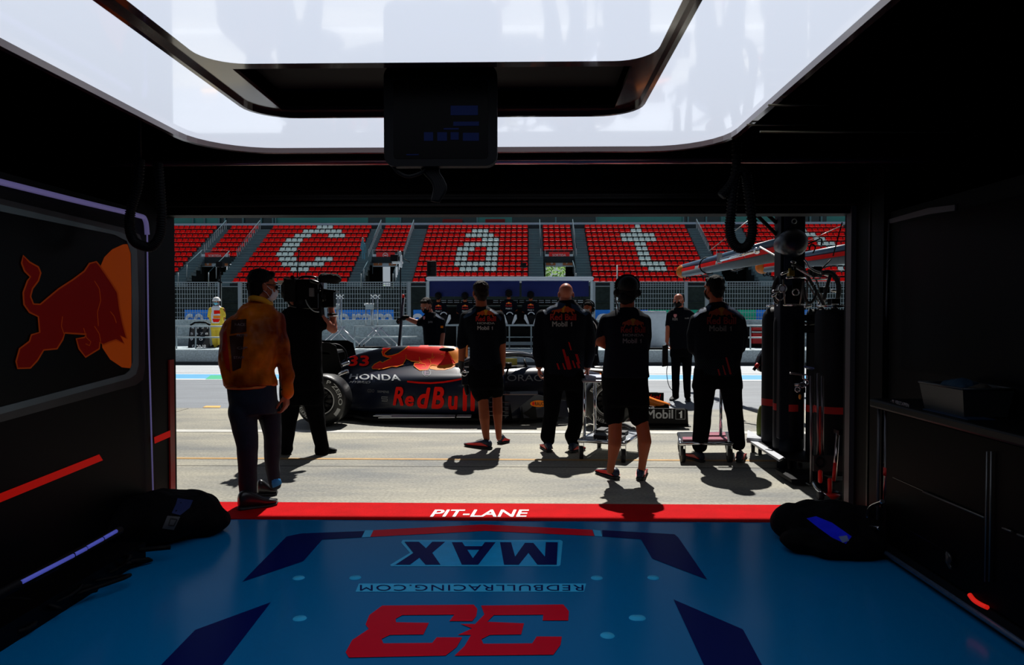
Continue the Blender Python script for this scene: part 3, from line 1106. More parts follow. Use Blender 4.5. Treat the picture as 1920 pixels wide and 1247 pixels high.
# seats
def seat_mesh():
    mb = MB()
    wv, h = 0.225, 0.40
    rings = []
    # back shell, slightly dished, narrower and rounded at the top
    for z, hw, yy in ((0.13, wv, 0.02), (0.2, wv, 0.0), (0.32, wv * 0.93, 0.03), (0.385, wv * 0.86, 0.05), (0.42, wv * 0.68, 0.06)):
        ring = []
        n = 6
        for i in range(n + 1):
            t = -1 + 2 * i / n
            ring.append((t * hw, yy + 0.03 * (t * t) * -1, z))
        for i in range(n, -1, -1):
            t = -1 + 2 * i / n
            ring.append((t * hw, yy + 0.025 + 0.03 * (t * t) * -1, z))
        rings.append(ring)
    mb.loft(rings)
    rings = []
    for yy, hw, z in ((0.02, wv, 0.17), (-0.15, wv, 0.15), (-0.33, wv * 0.97, 0.165), (-0.37, wv * 0.9, 0.14)):
        rings.append([(-hw, yy, z), (-hw * 0.5, yy, z - 0.015), (hw * 0.5, yy, z - 0.015), (hw, yy, z), (hw, yy, z - 0.03), (-hw, yy, z - 0.03)])
    mb.loft(rings)
    mb.box((0, -0.1, 0.06), (0.06, 0.2, 0.13))
    return mb
PATT = {
 'C': {0: [8, 9, 10], 1: range(6, 13), 2: [5, 6, 7, 11, 12, 13], 3: [4, 5, 6], 4: [4, 5, 6], 5: [4, 5, 6], 6: [4, 5, 6], 7: [5, 6, 7, 11, 12, 13], 8: range(6, 13), 9: [8, 9, 10]},
 'a': {1: [8, 9, 10], 2: range(7, 12), 3: [10, 11, 12], 4: range(7, 13), 5: [6, 7, 8, 11, 12], 6: [6, 7, 11, 12], 7: [6, 7, 11, 12], 8: range(6, 13), 9: [7, 8, 9, 11, 12]},
 't': {0: [9], 1: [8, 9], 2: range(6, 12), 3: range(6, 12), 4: [8, 9], 5: [8, 9], 6: [8, 9], 7: [8, 9], 8: range(8, 12), 9: [9, 10, 11]},
 'A': {1: [9, 10], 2: [9, 10, 11], 3: [11, 12], 4: [11, 12, 13], 5: [12, 13], 6: [10, 11, 12, 13], 7: [11, 13], 8: [11, 12, 13, 14], 9: [11, 13, 14]},
}
SEATR = mat('red seat plastic', (0.72, 0.008, 0.006), 0.5, spec=0.25, var=0.12, vs=3, transl=0.5)
SEATW = mat('white seat plastic', (0.62, 0.72, 0.74), 0.45, spec=0.4, var=0.06, vs=3, transl=0.45)
names = ['left', 'p6', 'C', 'p7', 'a', 'p8', 't', 'p10', 'A']
desc = {'left': 'block beside the left door edge', 'p6': 'small block above exit 6', 'C': 'block with the white letter C', 'p7': 'small block above exit 7', 'a': 'block with the white letter a', 'p8': 'small block above exits 8 and 9', 't': 'block with the white letter t', 'p10': 'block right of the letter t', 'A': 'rightmost block'}
sm = seat_mesh()
protoR = sm.build('stadium_seat', SEATR, origin=(0, 0, 0))
meR = protoR.data
meW = meR.copy()
meW.materials.clear()
meW.materials.append(SEATW)
bpy.data.objects.remove(protoR)
allseats = []
for (x0, n, r0, r1), nm in zip(blocks, names):
    for r in range(r0, r1):
        for c_ in range(n):
            p = Vector((x0 + 0.5 * (c_ + 0.5), rowY(r), rowZ(r)))
            px = 990 + F * p.x / p.y
            if px < 318 or px > 1590:
                continue
            py = 591 - F * (p.z + 0.3 - 1.43) / p.y
            if 803 < px < 1110 and py > 521:
                continue
            if 1455 < px < 1500:
                continue
            if py > 527:
                continue
            white = nm in PATT and c_ in PATT[nm].get(r, ())
            allseats.append((r, white, p, nm))
reds = sorted([s for s in allseats if not s[1]], key=lambda s: (-s[0], abs(s[2].x)))
near = reds[:300]
far = reds[300:]
for r, wht, p, nm in near:
    o = bpy.data.objects.new('red_stadium_seat', meR)
    COL.objects.link(o)
    o.location = p
    tag(o, 'red plastic grandstand seat in the lower rows of the ' + desc[nm], 'seat', 'red seats in the lower rows of the ' + desc[nm])
for r, wht, p, nm in allseats:
    if wht:
        o = bpy.data.objects.new('white_stadium_seat', meW)
        COL.objects.link(o)
        o.location = p
        lt = {'A': 'of the part-hidden letter behind the pit booms'}.get(nm, 'of the letter ' + nm)
        tag(o, 'white plastic grandstand seat, one ' + lt, 'seat', 'white seats ' + lt)
mb = MB()
vs0 = [v.co.copy() for v in meR.vertices]
fs0 = [tuple(p.vertices) for p in meR.polygons]
for r, wht, p, nm in far:
    mb.add([v + p for v in vs0], fs0, True)
mb.build('upper_red_stadium_seats', SEATR, label='mass of red seats filling the upper rows of the grandstand', cat='seats', kind='stuff')

# exits
SIGNR = mat('red sign', (0.95, 0.03, 0.03), 0.5, var=0.03)
SIGNB = mat('brown sign', (0.6, 0.2, 0.07), 0.5, var=0.05)
def portal(k, pxl, pxr, ytop, txt, nums, desc_):
    Yp = 61.9
    a, b_ = U(pxl, 500, Yp), U(pxr, ytop, Yp)
    t = thing('exit_parapet', desc_, 'exit', ((a.x + b_.x) / 2, Yp, a.z))
    MB().bb((a.x, Yp, a.z), (b_.x, Yp + 0.2, b_.z - 0.25)).build('parapet_wall', mat('parapet', (0.7, 0.82, 0.9), 0.7, var=0.1), t)
    rl = MB()
    rl.tube([(a.x, Yp - 0.1, a.z - 0.6), (a.x, Yp - 0.1, b_.z + 0.1), (b_.x, Yp - 0.1, b_.z + 0.1), (b_.x, Yp - 0.1, a.z - 0.6)], 0.035)
    rl.build('handrail', GALV, t)
    cx = (a.x + b_.x) / 2
    w_ = (b_.x - a.x)
    if txt:
        z1, z0 = U(0, 474.5, Yp - 0.05).z, U(0, 486, Yp - 0.05).z
        sx = w_ * 0.36
        sg = MB().bb((cx - sx, Yp - 0.06, z0), (cx + sx, Yp - 0.0, z1)).build('exit_sign', SIGNR, t)
        zz0, zz1 = z0 + (z1 - z0) * 0.3, z0 + (z1 - z0) * 0.68
        y = Yp - 0.07
        if txt == '-':
            m2 = MB().torus((cx, y, (z0 + z1) / 2), (0, 1, 0), 0.2, 0.03)
            m2.bb((cx - 0.11, y - 0.01, (z0 + z1) / 2 - 0.05), (cx + 0.11, y + 0.01, (z0 + z1) / 2 + 0.05))
            m2.build('no_entry_symbol', WHITE, sg)
        else:
            write3('sign_lettering', txt, [(cx - sx * 0.66, y, zz1), (cx + sx * 0.66, y, zz1), (cx + sx * 0.66, y, zz0), (cx - sx * 0.66, y, zz0)], WHITE, sg, bold=0.015)
    z1, z0 = U(0, 490, Yp - 0.05).z, U(0, 499, Yp - 0.05).z
    for i, nn in enumerate(nums):
        if nn is None:
            continue
        bx = a.x + w_ * (0.2 if i == 0 else 0.8)
        sg = MB().bb((bx - w_ * 0.17, Yp - 0.06, z0), (bx + w_ * 0.17, Yp, z1)).build('number_sign', SIGNB, t)
        if nn:
            y = Yp - 0.07
            q = 0.09 if i == 0 else -0.09
            write3('sign_number', nn, [(bx + q - 0.09, y, z1 - 0.08), (bx + q + 0.09, y, z1 - 0.08), (bx + q + 0.09, y, z0 + 0.08), (bx + q - 0.09, y, z0 + 0.08)], WHITE, sg, bold=0.02)
portal(0, 378, 429, 471, 'SORTIDA', ('6', ''), 'left exit opening with red SORTIDA sign, behind the marshal')
portal(1, 699, 747, 471, '-', ('7', '8'), 'exit opening with a no entry sign and brown number 7')
portal(2, 1022, 1075, 471, 'SORTIDA', ('8', '9'), 'middle exit opening with red SORTIDA sign, above the bald man')
portal(3, 1343, 1382, 471, None, (None, None), 'exit opening half hidden behind the hanging cable loop, right of letter t')

# stair railings
def stair_rail(x, ra, rb, desc_, post=0.9):
    mb = MB()
    t = thing('stair_railing', desc_, 'railing', (x, rowY(rb), rowZ(rb)))
    for r in range(ra, rb + 1):
        y, z = rowY(r), rowZ(r)
        mb.bb((x - 0.025, y - 0.025, z - 0.03), (x + 0.025, y + 0.025, z + post))
        mb.bb((x - 0.025, y - 0.42, z - 0.03 - DZ / 2), (x + 0.025, y - 0.37, z + post - DZ / 2))
    mb.build('railing_post', GALV, t)
    MB().cyl((x, rowY(ra), rowZ(ra) + post), (x, rowY(rb) - 0.4, rowZ(rb) + post - DZ / 2), 0.03, n=6).build('top_rail', mat('blue grey rail', (0.05, 0.10, 0.13), 0.8, spec=0.05), t)
SR = [(-27.35, 0, 5, 'leftmost of all beside the door edge'), (-24.25, 0, 6, 'along the left side of the letter C block'), (-13.25, 0, 6, 'along the right side of the letter C block'), (-10.3, 0, 6, 'along the left side of the letter a block'), (1.05, 0, 6, 'along the right side of the letter a block'), (4.0, 0, 6, 'along the left side of the letter t block'), (15.05, 0, 5, 'along the right side of the letter t block')]
for x, ra, rb, d_ in SR:
    stair_rail(x, ra, rb, 'grey steel stair railing ' + d_)
# handrails low down at the aisles
def low_rail(pts, Ya, Yb, d_):
    t = thing('aisle_handrail', d_, 'railing', U(pts[0][0], pts[0][1], Ya))
    a, b_ = U(*pts[0], Ya), U(*pts[1], Yb)
    MB().cyl(a, b_, 0.035, n=6).build('top_rail', mat('blue grey rail', (0.05, 0.10, 0.13), 0.8, spec=0.05), t)
    for k in (0.0, 0.35):
        p = a.lerp(b_, k)
        MB().cyl(p, p - Vector((0, 0, 1.1)), 0.04, n=6).build('rail_post', GALV, t)
low_rail([(334, 511), (378, 470)], 57, 61.5, 'sloping handrail lowest at left, next to the door edge')
low_rail([(391, 511), (430, 471)], 57, 61.5, 'sloping handrail crossing in front of the left SORTIDA exit')
low_rail([(677, 513), (690, 489)], 57, 61.5, 'short handrail left of the no entry exit')
low_rail([(737, 513), (747, 489)], 57, 61.5, 'short handrail right of the no entry exit')
low_rail([(1080, 512), (1074, 489)], 57, 61.5, 'short handrail right of the middle SORTIDA exit')

# trees seen through the exits
def tree(px, Y, h, rad, label):
    p = U(px, 560, Y)
    t = thing('tree', label, 'tree', (p.x, Y, 0))
    MB().cyl((p.x, Y, 0), (p.x, Y, h * 0.6), 0.25, 0.12).build('trunk', mat('bark', (0.06, 0.04, 0.03), 0.9), t)
    mb = MB()
    for k in range(900):
        v = Vector((random.gauss(0, 1), random.gauss(0, 1), random.gauss(0, 1))).normalized() * rad * random.uniform(0.5, 1)
        v.z *= 1.1
        c_ = Vector((p.x, Y, h * 0.72)) + v
        a = Vector((random.uniform(-1, 1), random.uniform(-1, 1), random.uniform(-1, 1))).normalized() * 0.22
        b2 = a.cross(Vector((random.random(), random.random(), random.random()))).normalized() * 0.13
        mb.add([c_ - a, c_ + b2, c_ + a, c_ - b2], [(0, 1, 2, 3)], False)
    mb.build('foliage', mat('leaves', (0.30, 0.48, 0.18), 0.5, var=0.5, vs=2, transl=0.5), t)
tree(1044, 82, 7.4, 2.6, 'bright leafy tree seen through the middle SORTIDA exit')
tree(398, 84, 3.6, 2.2, 'low green bush seen through the left SORTIDA exit')
tree(716, 84, 3.4, 2.2, 'low green bush seen through the no entry exit')

# hazy hill
hl = MB()
pts = [(-160, 380, 0)] + [(-160 + 320 * i / 30, 380, 14 + 7 * noise.noise(Vector((i * 0.35, 0.3, 0)))) for i in range(31)] + [(160, 380, 0)]
hl.prism(pts, (0, 30, 0))
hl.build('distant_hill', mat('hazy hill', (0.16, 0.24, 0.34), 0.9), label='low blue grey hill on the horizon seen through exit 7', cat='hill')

# ============================================================ FAR FENCE AND BANNERS
YF = 46.0
FW = MB()
FW.bb((-30, YF + 0.25, 0), (30, YF + 0.6, U(0, 600.5, YF + 0.25).z - 0.02))
FW.build('track_wall', WALLC, kind='structure')
zt, zbm = U(960, 529, YF).z, U(960, 599, YF).z
MESHM = mat('fence wire', (0.42, 0.50, 0.54), 0.5, 0.2, var=0.08)
def fence(pa, pb, posts, label, mesh=True):
    a, b_ = U(pa, 560, YF).x, U(pb, 560, YF).x
    t = thing('catch_fence', label, 'fence', ((a + b_) / 2, YF, 0))
    mb = MB()
    x = a
    if mesh:
        while x < b_:
            mb.bb((x - 0.010, YF - 0.01, zbm), (x + 0.010, YF + 0.01, zt))
            x += 0.16
        for k in range(8):
            z = zbm + (zt - zbm) * (k + 0.5) / 8
            mb.bb((a, YF - 0.02, z - 0.014), (b_, YF + 0.0, z + 0.014))
        mb.build('wire_panel', MESHM, t)
    tr = MB()
    tr.bb((a, YF - 0.03, zt - 0.03), (b_, YF + 0.03, zt + 0.03))
    tr.bb((a, YF - 0.03, zt - 0.28), (b_, YF + 0.03, zt - 0.24))
    tr.build('top_rail', GALV, t)
    for p in posts:
        x = U(p, 560, YF).x
        MB().bb((x - 0.10, YF - 0.08, 0), (x + 0.10, YF + 0.08, zt + 0.04)).build('fence_post', GALV, t)
fence(318, 409, (412,), 'wire mesh fence panel behind the yellow suited marshal')
fence(417, 446, (450,), 'open fence bay with rails only, left of the man in the orange jacket', False)
fence(454, 763, (610, 767), 'long wire mesh fence panel behind the television camera')
fence(771, 800, (802,), 'open fence bay with rails only, left of the pit wall shelter', False)
fence(1111, 1144, (1113, 1147), 'open fence bay with rails only, right of the pit wall shelter', False)
fence(1151, 1283, (1286,), 'wire mesh fence panel between the two capless standing men on the right')
fence(1290, 1322, (1325,), 'open fence bay with rails only, left of the rightmost standing man', False)
fence(1329, 1600, (1460,), 'wire mesh fence panel behind the gas bottles')

BLUEB = mat('blue banner', (0.02, 0.26, 0.95), 0.6, var=0.1, vs=1)
GREENB = mat('green banner', (0.01, 0.50, 0.30), 0.6, var=0.12, vs=1)
BW = mat('banner white', (0.85, 0.92, 1.0), 0.6, var=0.03)
def banner(pa, pb, m, txt, tpa, tpb, label, ytop=581, shift=0):
    Yn = YF + 0.18
    a, b_ = U(pa, 600, Yn), U(pb, ytop, Yn)
    zlow = a.z - 0.55
    t = MB().bb((a.x, Yn, zlow), (b_.x, Yn + 0.05, b_.z)).build('trackside_banner', m, label=label, cat='banner')
    if txt:
        ta, tb = U(tpa, 588, Yn - 0.01), U(tpb, 588, Yn - 0.01)
        z1 = ta.z
        z0 = z1 - 0.95
        write3('banner_lettering', txt, [(ta.x, Yn - 0.015, z1), (tb.x, Yn - 0.015, z1), (tb.x, Yn - 0.015, z0), (ta.x, Yn - 0.015, z0)], BW, t, bold=0.03)
banner(346, 398, BLUEB, 'co', 347, 382, 'blue banner with the letters co behind the marshal')
banner(618, 738, BLUEB, 'aram', 636, 736, 'blue banner with pale letters behind the chrome wheel stands')
banner(775, 803, BLUEB, 'a', 774, 796, 'short blue banner behind the mechanic with the pole')
banner(1113, 1215, BLUEB, 'co', 1117, 1175, 'blue banner right of the pit wall shelter')
banner(1215, 1417, GREENB, None, 0, 0, 'green banner behind the rightmost standing man')
banner(1418, 1560, BLUEB, 'a', 1505, 1540, 'blue banner behind the gas bottles')

# ============================================================ PIT WALL
YW = 21.3
zs = U(960, 656.5, YW).z
slab('pit_wall_kerb', -30, 30, YW, 24.6, 0, zs, WALLC)
YC = 24.3
zt2 = U(960, 599.5, YC).z
slab('pit_wall', -30, 30, YC, YC + 0.35, zs, zt2, WALLC)
ST = MB()
ST.bb((-30, YW - 0.012, 0), (30, YW, 0.09))
ST.build('trim_16', mat('grime line', (0.05, 0.06, 0.07), 0.8), kind='structure')  # darker strip along the foot of the kerb
# pale padded block
pb0, pb1 = U(1192, 651, 23.2), U(1251, 583, 23.2)
mb = MB()
rings = []
for zz, k in ((pb0.z - 0.02, 0.97), (pb0.z + 0.1, 1.0), (pb1.z - 0.12, 0.97), (pb1.z - 0.03, 0.95), (pb1.z, 0.88)):
    cx = (pb0.x + pb1.x) / 2
    hw = (pb1.x - pb0.x) / 2 * k
    rings.append([(cx - hw, 23.2, zz), (cx + hw, 23.2, zz), (cx + hw, 23.75, zz), (cx - hw, 23.75, zz)])
mb.loft(rings)
mb.build('foam_barrier', mat('crumpled white cover', (0.55, 0.6, 0.66), 0.6, var=0.1, bump=1.0, bs=7), label='pale crumpled foam barrier block on the pit wall behind the bald masked man', cat='barrier')
bt = U(1189, 652, 21.6); bt2 = U(1252, 657, 21.6)
MB().bb((bt.x, 21.6, bt2.z), (bt2.x, 21.75, bt.z)).build('pit_bumper', BLACK, label='black bar along the kerb edge below the foam barrier', cat='bar')

def rail(pa, pb, ys, posts, label, Y=22.0, r=0.022, ybot=655.5):
    t = thing('guard_rail', label, 'railing', U((pa + pb) / 2, ybot, Y))
    for y in ys:
        MB().cyl(U(pa, y, Y), U(pb, y, Y), r, n=8).build('horizontal_rail', GALV, t)
    for p in posts:
        MB().cyl(U(p, ys[0], Y), U(p, ybot, Y), r, n=8).build('rail_post', GALV, t)
rail(300, 470, (612, 632.5), (331, 367, 440), 'grey tubular guard rail in front of the pit board')
rail(664, 801, (612, 632), (665, 753), 'grey tubular guard rail in front of the chrome wheel stands')
rail(1345, 1600, (611, 633), (1407, 1452, 1500), 'grey tubular guard rail behind the gas bottles')

# ============================================================ PIT WALL SHELTER
t = thing('pit_wall_shelter', 'long pit wall command shelter with white roof and dark blue screen panels', 'shelter', (U(957, 655, 22.6).x, 22.8, zs))
Yp = 22.4
SHW = mat('shelter white', (0.7, 0.75, 0.82), 0.3, var=0.03, coat=0.5)
a, b_ = U(801, 527, Yp), U(1112, 519.5, Yp)
rr_ = rrect(a.x, b_.x, a.z, b_.z, 0.06)
MB().prism([(x, Yp - 0.3, z) for x, z in rr_], (0, 1.6, 0)).build('roof', SHW, t)
for px in (803, 1109):
    p = U(px, 560, Yp)
    MB().bb((p.x - 0.035, Yp - 0.05, zs), (p.x + 0.035, Yp + 0.02, a.z)).build('roof_post', mat('post grey', (0.4, 0.46, 0.5), 0.4), t)
SBLUE = mat('dark blue panel', (0.004, 0.012, 0.10), 0.3, spec=0.4, var=0.1)
for pa, pb in ((806, 974), (978, 1104)):
    A, B = U(pa, 556, Yp + 0.1), U(pb, 528, Yp + 0.1)
    MB().bb((A.x, Yp + 0.1, A.z), (B.x, Yp + 0.16, B.z + 0.02)).build('blue_panel', SBLUE, t)
A, B = U(804, 655, Yp + 1.0), U(1108, 528, Yp + 1.0)
MB().bb((A.x, Yp + 1.0, zs), (B.x, Yp + 1.06, U(0, 576, Yp + 1.0).z)).build('back_panel', BLACK, t)
A, B = U(804, 574, Yp + 0.8), U(1108, 560, Yp + 0.8)
mb = MB()
MB().bb((A.x, Yp + 0.72, U(0, 572, Yp).z), (B.x, Yp + 0.9, U(0, 561, Yp).z)).build('monitor_bank', BLKGLOSS, t)
for i in range(22):
    px = 832 + i * 12.2
    if 905 < px < 925 or 1040 < px < 1075:
        continue
    p = U(px, 565, Yp + 0.7)
    for yy in (563.5, 567):
        p = U(px, yy, Yp + 0.7)
        mb.bb((p.x - 0.08, Yp + 0.69, p.z - 0.012), (p.x + 0.08, Yp + 0.71, p.z + 0.012))
mb.build('bright_slats', mat('slat grey', (0.38, 0.42, 0.45), 0.5), t)
# stage, counter, supports
A, B = U(830, 611, Yp + 0.1), U(1108, 606, Yp + 0.1)
MB().bb((A.x, Yp - 0.5, A.z), (B.x, Yp + 0.5, A.z + 0.05)).build('stage_deck', GALV, t)
for px in (857, 955, 996, 1030, 1080):
    p, q = U(px, 612, Yp), U(px, 640, Yp)
    MB().bb((p.x - 0.02, Yp - 0.02, zs), (p.x + 0.02, Yp + 0.02, p.z)).build('stage_leg', GALV, t)
for yy, h in ((632, 0.015), (644, 0.05)):
    A, B = U(856, yy, Yp), U(1108, yy, Yp)
    MB().bb((A.x, Yp - 0.03, A.z - h), (B.x, Yp + 0.03, A.z + h)).build('stage_rail', GALV, t)

# stools under the engineers
def stool(px, label):
    Yp = 22.05
    p = U(px, 604, Yp + 0.1)
    t = thing('swivel_chair', label, 'chair', (p.x, Yp + 0.05, A.z))
    zz = U(px, 604, Yp).z
    WSH = mat('chair shell white', (0.6, 0.63, 0.66), 0.4)
    for s in (-1, 1):
        m2 = MB()
        pts = [(p.x + s * 0.2, Yp - 0.05, zz + 0.22), (p.x + s * 0.15, Yp - 0.05, zz + 0.22), (p.x + s * 0.055, Yp - 0.05, zz - 0.06), (p.x + s * 0.09, Yp - 0.05, zz - 0.1), (p.x + s * 0.21, Yp - 0.05, zz + 0.1)]
        m2.prism(pts, (0, 0.05, 0)).build('side_shell', WSH, t)
    MB().bb((p.x - 0.13, Yp - 0.03, zz - 0.08), (p.x + 0.13, Yp + 0.03, zz + 0.2)).build('backrest', BLACK, t, bevel=0.01)
    MB().torus((p.x, Yp - 0.05, zz + 0.19), (0, 1, 0.0), 0.1, 0.014, a0=20, a1=160).build('head_ring', WSH, t)
    MB().bb((p.x - 0.18, Yp, zz - 0.1), (p.x + 0.18, Yp + 0.35, zz - 0.03)).build('seat', BLACK, t, bevel=0.01)
    MB().cyl((p.x, Yp + 0.1, U(0, 611, Yp).z + 0.03), (p.x, Yp + 0.1, zz - 0.08), 0.03).build('pedestal', STEEL, t)
for px, d_ in ((833, 'first stool from the left end of the pit wall shelter'), (956, 'stool just right of the mechanic in shorts, inside the shelter'), (996, 'stool left of the bald man, inside the shelter')):
    stool(px, 'black and white chair, ' + d_)

# antenna stands
def xstand(cx, label, posts, lid):
    Y = 22.6
    s = PXM(Y)
    t = thing('equipment_stand', label, 'stand', U(cx, 655, Y))
    for k, (xa, ya, xb, yb) in enumerate(((-26, 640, 8, 612), (-18, 641, 18, 612), (34, 645, -6, 612), (44, 640, 8, 612))):
        MB().tube([U(cx + xa, 652, Y + 0.1 * k), U(cx + xa, ya + 4, Y + 0.1 * k), U(cx + xb, yb, Y + 0.1 * k)], 0.026, 8).build('cross_leg', CHROME, t)
    for px, yt in posts:
        MB().cyl(U(px, 610, Y), U(px, yt, Y), 0.022, n=8).build('upright', STEEL, t)
    if lid:
        a, b_ = U(lid[0], lid[3], Y - 0.1), U(lid[2], lid[1], Y - 0.1)
        MB().bb((a.x, Y - 0.1, a.z), (b_.x, Y + 0.1, b_.z)).build('bracket_box', GALV, t)
    for px, yt in posts:
        if yt < 562:
            m2 = MB()
            for dx, dy in ((-4, -4), (4, -4), (-4, 3), (4, 3)):
                m2.cyl(U(px, yt, Y), U(px + dx, yt + dy, Y), 0.016, n=6)
            m2.build('cross_handle', WHITE, t)
        else:
            m2 = MB().cyl(U(px - 3, yt, Y), U(px + 5, yt - 1, Y), 0.03, n=8)
            m2.build('clamp_head', WHITE, t)
    MB().bb(U(cx - 34, 654, Y) - Vector((0, 0.2, 0)), U(cx + 33, 650, Y) + Vector((0, 0.3, 0))).build('base_plate', BLACK, t)
xstand(629, 'chrome cross legged wheel stand left of the slender pair, beside the cameraman arm', [(631, 572), (640, 557), (634, 557)], (619, 571, 633, 580))
xstand(700, 'chrome cross legged wheel stand right of its twin, nearer the car', [(686, 571), (696, 571), (699, 557), (708, 557)], (685, 571, 699, 580))

# pit board, leaning
t = thing('pit_board', 'black pit board with white digits leaning on the wall beside the marshal', 'board', U(377, 656, 22.8))
MB().prism([U(352, 655.5, 22.6), U(393, 655.5, 22.6), U(391, 612, 23.2), U(356, 612, 23.2)], (0, 0.06, 0.0)).build('board', mat('board black', (0.012, 0.014, 0.016), 0.5), t)
MB().tube([U(357, 610, 23.2), U(365, 605, 23.2), U(374, 604.5, 23.2), U(386, 605, 23.2), U(394, 610, 23.2)], 0.03).build('carry_handle', BLACK, t)
def bl(s, x0, y0, x1, y1, bold=0.03, shear=0.0):
    k = lambda y: 22.55 + (655.5 - y) / 43.5 * 0.6
    write3('board_digits', s, [U(x0, y0, k(y0)), U(x1, y0, k(y0)), U(x1, y1, k(y1)), U(x0, y1, k(y1))], PRINTW, t, bold, shear)
bl('4 3 2 1', 358, 613, 390, 616.5)
bl('5 6 7 8', 357, 623.5, 390, 627.5)
bl('9', 356, 634, 362, 638.5)
bl('0', 373, 634, 380, 638.5)
bl('SON9', 358.5, 646.5, 386, 654, 0.02, 0.3)

# traffic light, speaker, cctv, small masts on the pit wall
def mast(px, ytop, ybot, Y, r, label, extra, cat='mast'):
    t = thing('mast', label, cat, U(px, ybot, Y))
    MB().cyl(U(px, ybot, Y), U(px, ytop, Y), r, n=8).build('pole', BLACK, t)
    extra(t)
def ex_mon(t):
    a, b_ = U(407, 501, 24.5), U(419, 491, 24.5)
    MB().bb((a.x, 24.4, a.z), (b_.x, 24.6, b_.z)).build('camera_box', BLACK, t)
    MB().tube([U(412, 502, 24.5), U(413, 515, 24.5), U(408, 527, 24.5), U(416, 530, 24.5)], 0.03).build('cable', BLACK, t)
mast(413, 500, 600, 24.5, 0.025, 'thin black mast with small black box in front of exit 6', ex_mon)
def ex_cctv(t):
    a, b_ = U(733, 490, 24.5), U(746, 478, 24.5)
    MB().bb((a.x, 24.4, a.z), (b_.x, 24.6, b_.z)).build('camera_housing', BLACK, t)
    MB().capsule(U(752, 500, 24.5), U(752, 480, 24.5), 0.04).build('lamp_tube', WHITE, t)
    MB().bb(U(735, 494, 24.5), U(756, 491, 24.7)).build('bracket', WHITE, t)
    MB().capsule(U(750, 478, 24.5), U(750, 474, 24.5), 0.05).build('cap', GALV, t)
    MB().cyl(U(756, 485, 24.5), U(769, 492, 24.5), 0.012).build('antenna_arm', BLACK, t)
mast(751, 478, 600, 24.5, 0.02, 'mast with black camera housing and white tube in front of exit 7', ex_cctv)
def ex_tl(t):
    a, b_ = U(802, 518, 23.5), U(818, 490, 23.5)
    MB().bb((a.x, 23.4, a.z), (b_.x, 23.6, b_.z)).build('lamp_housing', BLACK, t, bevel=0.02)
    for yy in (495, 504, 512):
        MB().cyl(U(812, yy, 23.4), U(812, yy, 23.1), 0.08).build('lamp_hood', BLACK, t)
mast(801.5, 489, 525, 23.5, 0.018, 'black signal lamp standing on the left end of the shelter roof', ex_tl, 'signal lamp')
def ex_sp(t):
    a, b_ = U(976, 502, 23.5), U(987, 493, 23.5)
    MB().bb((a.x, 23.4, a.z), (b_.x, 23.6, b_.z)).build('speaker_box', BLACK, t)
mast(981, 500, 522, 23.5, 0.012, 'small black box on a stalk on the shelter roof above the bald man', ex_sp)
MB().cyl(U(1157, 602, 24.45), U(1157, 497, 24.45), 0.02, n=6).build('flag_pole', WHITE, label='thin white pole rising behind the man with the headset', cat='pole')

# red machine behind the wall at right
t = thing('tool_cart', 'red and black cart on the pit wall beyond the guard rail', 'cart', U(1430, 655, 23))
for (x0, y0, x1, y1) in ((1410, 614.5, 1440, 620), (1410, 625, 1440, 644)):
    a, b_ = U(x0, y1, 23), U(x1, y0, 23)
    MB().bb((a.x, 22.9, a.z), (b_.x, 23.4, b_.z)).build('red_drawer', mat('dark red', (0.35, 0.01, 0.012), 0.4), t)
a, b_ = U(1396, 655, 23), U(1445, 612, 23)
MB().bb((a.x, 23.15, zs), (b_.x, 23.6, b_.z)).build('frame', BLACK, t)
MB().bb(U(1410, 624, 22.85), U(1440, 621.5, 22.9)).build('shelf', STEEL, t)

# ============================================================ RACING CAR
YCAR = 10.46
CN = mat('navy car paint', (0.0025, 0.006, 0.022), 0.35, spec=0.3, var=0.1, vs=2, coat=0.15, coatr=0.12)
CB = mat('carbon', (0.002, 0.002, 0.0028), 0.45, spec=0.12, var=0.3, vs=40)
CW = mat('bare metal edge', (0.75, 0.76, 0.78), 0.35, 0.3)
car = thing('racing_car', 'dark blue open wheel racing car with number 33, standing in the pit lane', 'racing car', (0, YCAR, 0))

def sect(X, half):
    """closed ring from half profile (y,z) listed bottom to top"""
    r = [(X, YCAR - y, z) for y, z in half]
    l = [(X, YCAR + y, z) for y, z in reversed(half) if y > 1e-6]
    return [Vector(p) for p in r + l]
